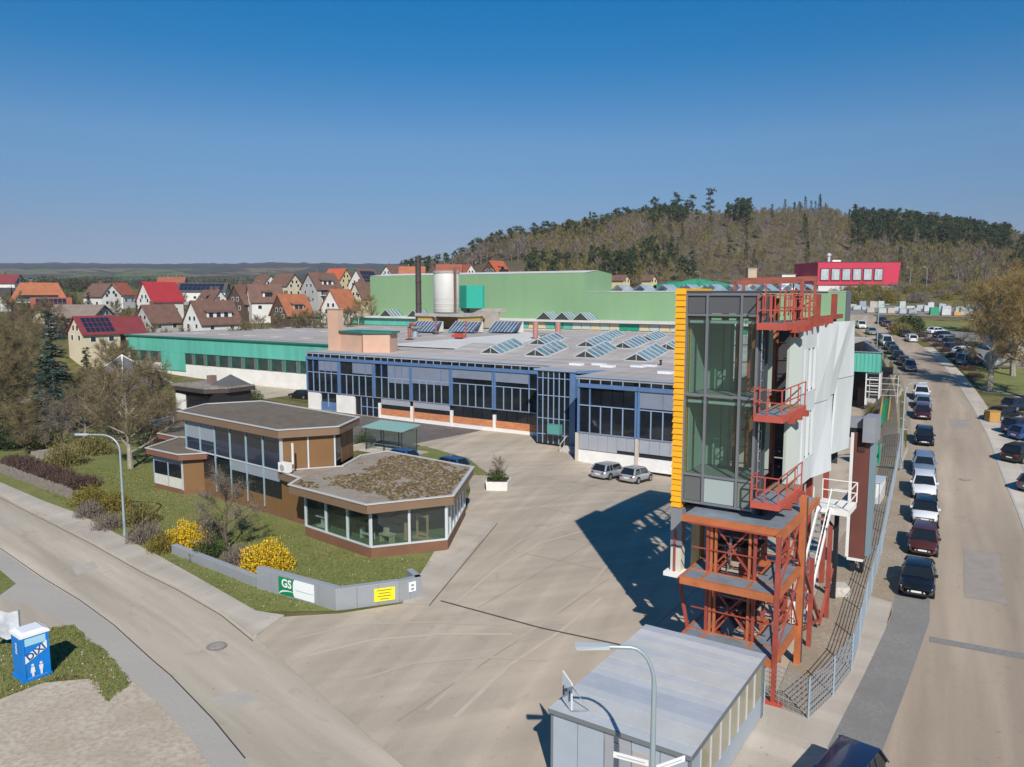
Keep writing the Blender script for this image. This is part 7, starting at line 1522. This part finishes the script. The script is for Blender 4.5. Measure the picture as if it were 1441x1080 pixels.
w_, t_, b_ = bare_tree(3, 13, 4.6, 16, 9, 52, 1.1, .034, 1, .08, low=.12); reg('bare3', ('trunk',w_,BARK), ('crown',t_,TW['brown']), ('buds',b_,TW['ochre']))
w_, t_, b_ = bare_tree(4, 6, 3.0, 10, 7, 36, .8, .026, 1, .08, low=.1); reg('small1', ('trunk',w_,BARK), ('crown',t_,TW['mauve']), ('buds',b_,TW['brown']))
w_, t_, b_ = bare_tree(5, 14, 4.2, 16, 9, 45, 1.2, .034, 1, .08); reg('birch', ('trunk',w_,BARKP), ('crown',t_,TW['yellow']), ('buds',b_,TW['yellow']))
w_, n_ = conifer(6, 14.5, 3.6, 34, 12, .36, .22); reg('spruce', ('trunk',w_,BARK), ('needles',n_,TW['spruce']))
w_, n_ = conifer(7, 9.5, 2.2, 26, 9, .32, .3); reg('fir', ('trunk',w_,BARK), ('needles',n_,TW['fir']))
w_, n_ = bush(8, 1.6, 1.4, 1.8, 2200, .13); reg('bushgreen', ('stems',w_,BARK), ('foliage',n_,TW['green']))
w_, n_ = bush(9, 1.6, 1.5, 1.6, 4200, .10, upright=.14); reg('forsythia', ('stems',w_,BARK), ('foliage',n_,TW['forsythia']))
w_, n_ = bush(10, 1.7, 1.5, 1.7, 1800, .11, upright=.6); reg('bushmauve', ('stems',w_,BARK), ('foliage',n_,TW['mauve']))
w_, n_ = bush(11, 1.8, 1.5, 1.7, 2200, .12, upright=.25); reg('bushochre', ('stems',w_,BARK), ('foliage',n_,TW['ochre']))
w_, n_ = bush(12, 1.8, 1.6, 2.2, 2600, .15); reg('bushdark', ('stems',w_,BARK), ('foliage',n_,TW['dark']))
w_, n_ = bush(13, 1.8, 1.6, 1.9, 2000, .13, upright=.6); reg('bushbrown', ('stems',w_,BARK), ('foliage',n_,TW['olive']))
w_, n_ = bush(14, 1.5, 1.2, .8, 1600, .11, upright=.3); reg('hedgepurple', ('stems',w_,BARK), ('foliage',n_,TW['purple']))
gp = lambda u, v: GT(u, v)
# garden at the left
for key, u, v, sc, rz, lab, cat, nm in (('bare1',184,660,1.0,.3,'wide bare tree with pale trunk on the lawn beside the brown annex','tree','bare_tree'),('spruce',80,606,1.06,0,'blue-green spruce standing tall above the garden shed','tree','spruce_tree'),('fir',126,577,1.0,1,'small dark conifer between the spruce and the pyramid roof','tree','conifer_tree'),
    ('bare2',12,585,1.0,1.0,'olive budding tree at the left edge next to the garden shed','tree','bare_tree'),('bare3',42,560,.95,2.0,'tall budding tree behind the garden shed, left of the spruce','tree','bare_tree'),('bare2',-22,600,1.05,4,'budding tree cut by the left frame edge','tree','bare_tree'),('bare3',24,545,1.0,5.2,'ivy-clad tree among the budding trees left of the spruce','tree','bare_tree'),('bare2',112,600,.62,3.1,'small olive tree in front of the conifer','tree','bare_tree'),('small1',88,640,1.0,1,'multi-stemmed bare shrub tree above the garden wall','tree','bare_tree'),('bare2',215,600,.72,.5,'olive budding tree in front of the flat-roofed house','tree','bare_tree'),('bare1',150,600,.72,2.6,'bare tree with tangled crown below the pyramid roof','tree','bare_tree'),('bare2',-45,560,1.1,2,'budding tree behind the left edge group','tree','bare_tree'),
    ('small1',318,778,.85,2,'slim bare ornamental tree on the lawn in front of the office windows','tree','ornamental_tree'),('fir',205,560,.75,2,'slender yellowish conifer in front of the flat-roofed house','tree','conifer_tree'),
    ('bare3',0,620,.8,1.4,'brown budding tree behind the dense evergreen shrub','tree','bare_tree'),('bare1',120,618,.62,4.4,'low tangled bare tree right of the small olive tree','tree','bare_tree'),('bare3',160,625,.6,3.3,'low brown tree behind the wide bare tree','tree','bare_tree'),('bare2',195,628,.55,1.3,'low olive tree right behind the wide bare tree','tree','bare_tree'),('bare1',230,615,.5,2.2,'little bare tree at the annex corner','tree','bare_tree'),('bare3',-10,540,1.1,3,'tall brown tree at the far left garden','tree','bare_tree'),('bare2',38,640,.5,2,'low olive tree above the purple hedge','tree','bare_tree'),('bushdark',14,632,1.35,0,'dense dark evergreen shrub at the left edge','shrub','evergreen_shrub'),('bushbrown',92,655,1.2,1,'bare brown shrub beside the garden wall','shrub','shrub'),('bushbrown',60,630,1.3,2,'round olive shrub below the garden shed','shrub','shrub'),('bushbrown',130,640,1.2,3,'loose olive shrub left of the wide bare tree','shrub','shrub'),('bushdark',40,615,.8,3,'small dark shrub next to the shed door','shrub','shrub')):
    plant(None, key, gp(u, v), sc, rz, lab, cat, nm)
# street-side shrubs and forsythias
for key, u, v, sc, rz, lab in (('bushochre',128,712,.95,0,'yellow-green shrub at the end of the picket fence'),('bushmauve',126,728,.75,2,'mauve bare shrub in front of the yellow-green shrub'),('bushochre',160,720,.9,1,'yellow-green shrub left of the lamp post'),('bushmauve',152,745,.72,1,'mauve bare shrub left of the lamp post foot'),('bushbrown',196,738,.85,3,'olive shrub right of the lamp post'),('bushmauve',205,762,.8,4,'mauve shrub right of the lamp post foot'),('bushochre',228,776,.7,5,'small yellow-green shrub at the end of the low wall'),
    ('forsythia',263,768,.98,0,'flowering yellow forsythia at the start of the low grey wall'),('forsythia',376,802,1.12,2,'flowering yellow forsythia behind the sign wall, the wider one'),('bushgreen',296,785,.8,1,'round green shrub between the two forsythias'),('bushmauve',335,795,.75,2,'bare mauve shrub beside the wider forsythia'),('bushgreen',292,750,.7,3,'green shrub behind the left forsythia'),('bushpale',400,800,.6,1,'x'),
    ('bushgreen',356,566,1.2,1,'round dark-green shrub beside the teal hall'),('forsythia',335,568,1.0,3,'flowering forsythia beside the flat-roofed house'),('bushgreen',513,628,.95,2,'clipped green shrub at the corner of the office building'),('bushbrown',300,530,1.5,2,'pale budding shrub in front of the teal hall windows'),('bushdark',1280,468,1.9,2,'dark round shrub on the bank of the storage yard'),('bushbrown',1268,472,1.5,0,'olive shrub left of the dark round shrub')):
    if key == 'bushpale': continue
    plant(None, key, gp(u, v), sc, rz, lab, 'shrub', 'forsythia_bush' if key == 'forsythia' else 'shrub')
plant(None, 'bushgreen', PLANTER+Vector((0,0,.75)), .62, 0, 'green clipped shrub growing in the white planter', 'shrub', 'shrub'); plant(None, 'small1', PLANTER+Vector((.1,0,.8)), .32, 1, 'thin bare sapling rising from the white planter', 'sapling', 'sapling')
for i in range(9):
    q0 = G(12,655); q1 = G(105,690); q = q0.lerp(q1, i/8)+Vector((0,.9,0)); plant(None, 'hedgepurple', q, 1.0+.12*(i % 3), i*1.3, 'purple-brown clump of the low hedge behind the picket fence', 'hedge', 'hedge_clump', 'clumps of the purple hedge')
for i, (u, v, sc) in enumerate(((1393,552,1.2),(1405,520,1.15),(1425,530,1.25),(1380,470,.8),(1445,560,1.15),(1410,475,1.0))):
    plant(None, 'birch', gp(u, v), sc, i*1.1, ['tall birch with golden buds on the grass island','birch behind the grey tank','birch right of the grey tank','small birch at the parking rank','birch at the right frame edge','golden birch in front of the dark-roofed shed'][i], 'tree', 'birch_tree')
struct(sheet('grass_island', [tuple(GT(u, v))[:2] for u, v in ((1352,522),(1375,512),(1441,520),(1500,530),(1500,560),(1441,556),(1385,548))], lawn, .10, 3))
struct(sheet('grass_bank', [tuple(GT(u, v))[:2] for u, v in ((1262,462),(1300,452),(1400,456),(1400,470),(1345,466),(1300,466))], lawn, .10, 3))
for i in range(16):
    y = 100+i*6.5; c, a = street_pos(y, 6.6 if y > 118 else 7.4); c2, a2 = street_pos(y-12, -7.6)
    if 118 < y < 178: plant(None, 'hedgepurple', c, 1.0, i, 'low brown hedge clump between the street and the far parking rank', 'hedge', 'hedge_clump', 'hedge clumps along the far kerb')
    if i < 12: plant(None, 'bushbrown', c2, .5+.12*(i % 3), i*2, 'low dry shrub on the verge between fence and parked cars', 'shrub', 'shrub', 'dry shrubs on the street verge')
for i in range(46):
    s_ = .405+.0052*i*1.0; rg = random.Random(i+900); y_ = rg.uniform(236,300); x_ = s_*y_
    plant(None, ('bushbrown','bushmauve','bushochre')[i % 3], Vector((x_, y_, h(x_, y_)-.1)), rg.uniform(1.3,2.3), i, 'dry scrub bush on the bank below the hill', 'shrub', 'shrub', 'scrub on the bank below the hill')
# village trees between the houses
rng = random.Random(77)
for i, (u, y, k, sc) in enumerate(((118,205,'bare3',.6),(128,225,'fir',.9),(176,195,'bare2',.5),(190,190,'bare3',.5),(236,178,'bare2',.45),(262,180,'bare3',.45),(345,185,'bare2',.5),(365,192,'bare1',.5),(398,240,'fir',.8),(430,200,'bare2',.5),(455,196,'bare3',.5),(505,215,'birch',.55),(520,225,'birch',.6),(100,240,'bare3',.6),(165,228,'bare2',.5),(330,250,'fir',.8),(88,190,'bare2',.5),(205,230,'bare2',.5),(440,198,'bare1',.5),(390,195,'bare3',.45),(150,160,'bare1',.6),(165,150,'bare2',.6),(175,160,'bare3',.5),(20,200,'bare3',.8),(45,190,'bare2',.8),(70,185,'bare3',.8),(215,185,'bare3',.4),(250,172,'bare1',.4),(280,178,'bare2',.35),(330,182,'bare3',.4),(418,198,'bare2',.45),(470,192,'bare1',.4),(490,205,'bare2',.5),(180,210,'bare2',.45),(110,250,'fir',.7),(260,260,'bare3',.5),(340,240,'bare2',.5),(362,232,'fir',.7),(430,240,'bare3',.5),(500,262,'bare3',.5),(95,212,'bare1',.55),(140,200,'bare2',.5),(195,205,'fir',.7),(240,215,'bare2',.5))):
    x = (u-CX)/FOC*y; kind = {'fir': 'dark conifer between village houses', 'birch': 'golden willow-like tree near the green hall corner'}.get(k, 'bare garden tree between village houses')
    plant(None, k, Vector((x, y, h(x, y))), sc, i, kind, 'tree', 'garden_tree', 'trees between the village houses ('+kind.split()[0]+')')

# ------------------------------------------------------------------ wooded hill
def low_bare(seed, H):
    rng = random.Random(seed); wd = MB().tube([(0,0,0),(.1,0,H*.5),(0,.1,H*.9)], [.16,.10,.03], 4, False); tw = MB()
    for i in range(170):
        f = rng.uniform(.2,1)**.8; rad = H*.30*math.sin(math.pi*min(1,(f*.85+.12)))*rng.random()**.5; az = rng.random()*6.283
        p = Vector((rad*math.cos(az), rad*math.sin(az), H*f*.92)); d = (Vector((math.cos(az)*.5, math.sin(az)*.5, 1))+rv(rng)*.5).normalized(); sliver(tw, p, d, rng.uniform(1.0,2.6), rng.uniform(.14,.36), rng)
    return wd, tw
def low_pine(seed, H):
    rng = random.Random(seed); wd = MB().tube([(0,0,0),(.1,0,H*.5),(0,.1,H*.95)], [.2,.14,.05], 4, False); nd = MB()
    for c in range(16):
        f = rng.uniform(.36,1); rad = H*.22*(1.25-f)*rng.uniform(.2,1.3); az = rng.random()*6.283; c0 = Vector((rad*math.cos(az), rad*math.sin(az), H*f)); s = rng.uniform(.7,1.4)
        for i in range(24): v = rv(rng); v.z *= .6; sliver(nd, c0+v*s*1.2*rng.random(), rv(rng), rng.uniform(.6,1.2), rng.uniform(.35,.7), rng)
    return wd, nd
def low_spruce(seed, H):
    rng = random.Random(seed); wd = MB().tube([(0,0,0),(0,0,H*.95)], [.18,.03], 4, False); nd = MB()
    for i in range(230):
        f = rng.uniform(.08,1); rad = H*.17*(1-f)**.9*rng.uniform(.4,1.05)+.05; az = rng.random()*6.283; d = Vector((math.cos(az), math.sin(az), -.35)).normalized()
        sliver(nd, Vector((rad*.6*math.cos(az), rad*.6*math.sin(az), H*f)), (d+rv(rng)*.3).normalized(), rng.uniform(.6,1.3), rng.uniform(.3,.55), rng)
    return wd, nd
KIND = {'bareA': ('brown',BARK), 'bareB': ('mauve',BARKP), 'bareC': ('olive',BARK), 'pale': ('pale',BARKP), 'pine': ('pineneedle',BARKPINE), 'spruce': ('fir',BARK)}
PROTO = {}
for i, k in enumerate(('bareA','bareB','bareC','pale')): PROTO[k] = [low_bare(20+i*3+j, 12) for j in range(2)]
PROTO['pine'] = [low_pine(40+j, 15) for j in range(3)]; PROTO['spruce'] = [low_spruce(50+j, 15) for j in range(2)]
for k, lst in PROTO.items():
    for j, (wd, tw) in enumerate(lst): reg('%s%d' % (k, j), ('trunk',wd,KIND[k][1]), ('crown',tw,TW[KIND[k][0]]))
def hill_wood():
    rng = random.Random(123); pts = []
    def density(s, y): return 1.0
    n = 0
    while n < 4200:
        s = rng.uniform(-.14,.80); y = 300+250*rng.random()**.8
        if s < .02 and y < 380+(.02-s)*600: continue
        x = s*y; z = h(x, y)
        if .30 < s < .56 and y < 312: continue
        pn = noise.noise(Vector((s*14, y/60, 0)))
        if .43 < s < .63 and y > 385: k = 'pine' if rng.random() < .82 else 'bareA'
        elif .0 < s < .30 and pn > .12: k = 'pine' if rng.random() < .65 else 'bareC'
        elif s < .02: k = rng.choice(('bareB','bareB','pine','bareA'))
        elif s > .63: k = rng.choice(('bareA','bareC','pine','bareB'))
        else: k = rng.choices(('bareA','bareB','bareC','pale','spruce'), (5,3,4,.7,.25))[0]
        hs = rng.uniform(.5,.95) if y < 480 else rng.uniform(.75,1.05)
        if .2 < s < .43 and k not in ('pine','spruce'): hs = rng.uniform(.28,.62)*(1+.5*max(0, noise.noise(Vector((s*40, y/25, 2)))))
        if k == 'pale': hs *= .6
        pts.append((k, x, y, z, hs)); n += 1
    # trees that stand out singly: the skyline and the tall pines
    single = []
    for u, v, k, hs in ((921,276,'pine',1.25),(953,270,'pine',1.25),(975,275,'pine',1.15),(1000,265,'pine',1.2),(1038,283,'spruce',1.0),(1044,279,'spruce',1.05),(1105,280,'spruce',.9),(1125,283,'spruce',1.0),(1134,276,'spruce',1.15),(1142,282,'spruce',1.0),(1155,279,'spruce',1.0),(1162,285,'spruce',1.0),(1195,296,'pine',1.0),(1212,302,'pine',1.1),(1235,301,'pine',1.1),(1258,300,'pine',1.2),(1283,296,'bareA',1.4),(1313,298,'bareB',1.3),(1306,308,'pine',1.1),(1330,310,'pine',1.1),(1342,306,'pine',1.2),(1358,309,'pine',1.2),(1375,312,'pine',1.2),(1390,316,'pine',1.1),(1413,322,'spruce',1.1),(830,306,'pine',1.1),(853,314,'pine',1.0),(800,308,'bareB',1.2),(776,322,'pine',1.0),(640,352,'pine',.9),(652,348,'pine',.9),(1221,300,'pine',1.1),(1247,303,'pine',1.1),(1270,303,'pine',1.1),(1295,306,'pine',1.1),(1319,310,'pine',1.15),(1366,311,'pine',1.15),(1382,314,'pine',1.1),(1118,284,'spruce',.9),(1148,283,'spruce',.95)):
        hh = 15*hs if k in ('pine','spruce') else 12*hs; y = 500.0; d = ray(u, v)
        kk = y/d.y; x = d.x*kk; zt = HC+d.z*kk; z = h(x, y); sc = max(.7, min(1.9, (zt-z)/(hh/hs)))
        single.append((k, x, y, z, sc))
    near = sorted([p for p in pts], key=lambda p: p[2])[:140]
    lab = {'pine': ('tall dark pine standing out of the wooded hill','pine_tree'), 'spruce': ('pointed dark spruce standing out on the wooded hill','spruce_tree'), 'bareA': ('bare brown tree on the wooded hill','bare_tree'), 'bareB': ('bare mauve-grey tree on the wooded hill','bare_tree'), 'bareC': ('olive budding tree on the wooded hill','budding_tree'), 'pale': ('pale blossoming tree on the wooded hill','blossom_tree')}
    for k, x, y, z, sc in single+near:
        key = '%s%d' % (k, rng.randrange(len(PROTO[k]))); plant(None, key, Vector((x, y, z-.2)), sc, rng.random()*6.28, lab[k][0], 'tree', lab[k][1], 'wooded hill: '+lab[k][1]+' '+k)
    done = set(id(p) for p in near)
    import numpy as np
    merged = {}
    for p in pts:
        if id(p) in done: continue
        k, x, y, z, sc = p; j = rng.randrange(len(PROTO[k])); a = rng.random()*6.28; ca, sa = math.cos(a)*sc, math.sin(a)*sc
        for w_i, mb in enumerate(PROTO[k][j]):
            key = (k, w_i)
            if (k, j, w_i) not in hill_wood.c: hill_wood.c[(k, j, w_i)] = np.array(mb.v)
            v = hill_wood.c[(k, j, w_i)]; q = np.empty_like(v); q[:,0] = v[:,0]*ca-v[:,1]*sa+x; q[:,1] = v[:,0]*sa+v[:,1]*ca+y; q[:,2] = v[:,2]*sc+z-.2
            m = merged.setdefault(key, MB()); o = len(m.v); m.v += [tuple(r_) for r_ in q.tolist()]; m.f += [tuple(i+o for i in f) for f in mb.f]
    names = {'bareA': 'brown bare woodland', 'bareB': 'mauve-grey bare woodland', 'bareC': 'olive budding woodland', 'pale': 'pale blossoming thicket', 'pine': 'dark pine stand', 'spruce': 'scattered spruce growth'}
    for k in PROTO:
        r_ = bpy.data.objects.new('woodland', None); COL.objects.link(r_); tag(r_, names[k]+' covering the hill behind the factory', 'woodland', None, 'stuff')
        for w_i, nm in ((0,'trunks'),(1,'crowns')):
            if (k, w_i) in merged: o = link(nm, merged[(k, w_i)].mesh(nm, KIND[k][1] if w_i == 0 else TW[KIND[k][0]]), r_); o['kind'] = 'stuff'
hill_wood.c = {}
hill_wood()

def far_copse():
    """hedgerows and copses in the valley, too far away to tell the trees apart"""
    rng = random.Random(31); mb = MB()
    rows = [(-.62,520,-.30,560),(-.60,640,-.2,700),(-.55,820,-.25,760),(-.3,600,-.12,560),(-.62,980,-.35,1050),(-.5,1200,-.15,1150),(-.25,900,-.1,1000),(-.64,420,-.5,450),(-.2,470,-.11,520)]
    for s0, y0, s1, y1 in rows:
        n_ = 110
        for i in range(n_):
            f = i/n_
            if noise.noise(Vector((f*9, y0, 0))) < -.15: continue
            y = y0+(y1-y0)*f+rng.uniform(-12,12); x = (s0+(s1-s0)*f)*y; z = h(x, y); H = rng.uniform(4,9)
            for k in range(26):
                v = rv(rng); p = Vector((x+v.x*H*.45, y+v.y*H*.45, z+H*.5+v.z*H*.45)); sliver(mb, p, rv(rng), rng.uniform(1,2.4), rng.uniform(.4,.9), rng)
    o = link('hedgerow_trees', mb.mesh('hedgerow_trees', leaf_mat('far_trees', [(.05,.045,.022),(.08,.065,.035),(.035,.04,.016),(.10,.085,.05)]))); tag(o, 'hedgerows and copses in the distant valley fields', 'hedgerow', None, 'stuff')
far_copse()
def tufts():
    rng = random.Random(55); mb = MB(); fl = MB()
    def scatter(poly, n):
        xs = [p[0] for p in poly]; ys = [p[1] for p in poly]; k = 0
        while k < n:
            x = rng.uniform(min(xs), max(xs)); y = rng.uniform(min(ys), max(ys)); c = False
            for i in range(len(poly)):
                x1, y1 = poly[i][:2]; x2, y2 = poly[(i+1) % len(poly)][:2]
                if (y1 > y) != (y2 > y) and x < (x2-x1)*(y-y1)/(y2-y1)+x1: c = not c
            if not c: continue
            k += 1
            if y > 75 or x < -70: continue
            z = h(x, y)+.03
            if rng.random() < .035: leafq(fl, Vector((x,y,z+.06)), .07, rng)
            else:
                for _ in range(2): sliver(mb, Vector((x+rng.uniform(-.05,.05),y,z)), (Vector((0,0,1))+rv(rng)*.8).normalized(), rng.uniform(.06,.16), .05, rng)
    scatter(P2([(175,759),(225,785),(287,820),(360,862),(470,858),(560,835),(606,792),(600,786),(520,790),(430,750),(330,720),(250,690),(215,660),(110,650),(60,690),(112,725)]), 14000)
    scatter(P2([(-60,905),(0,893),(100,881),(150,919),(187,962),(150,990),(120,955),(60,962),(0,985),(-80,985)]), 4000)
    scatter(P2([(560,640),(660,668),(690,668),(660,645),(600,628),(575,627)]), 2500)
    o = link('grass_tufts', mb.mesh('grass_tufts', leaf_mat('grass_blades', [(.13,.16,.035),(.18,.19,.055),(.23,.20,.085),(.10,.13,.03)]))); tag(o, 'short tufts of grass on the lawns', 'grass', None, 'stuff')
    o = link('daisies', fl.mesh('daisies', leaf_mat('daisy', [(.55,.55,.45),(.62,.60,.50)]))); tag(o, 'tiny pale flowers scattered over the lawns', 'flowers', None, 'stuff')
tufts()

# ------------------------------------------------------------------ the air between here and the far ridges
def haze():
    zt = 175; o = link('haze', MB().box((-4300,-120,-8),(4600,6700,zt)).mesh('haze', None)); tag(o, 'thin blue-grey haze over the valley', 'haze', None, 'stuff')
    m = bpy.data.materials.new('haze_air'); m.use_nodes = True; n = m.node_tree.nodes; n.clear()
    ou = n.new('ShaderNodeOutputMaterial'); v = n.new('ShaderNodeVolumePrincipled'); v.inputs['Color'].default_value = (.72,.82,1,1); v.inputs['Density'].default_value = .00012; v.inputs['Anisotropy'].default_value = 0.0
    m.node_tree.links.new(v.outputs[0], ou.inputs['Volume']); o.data.materials.append(m)
haze()
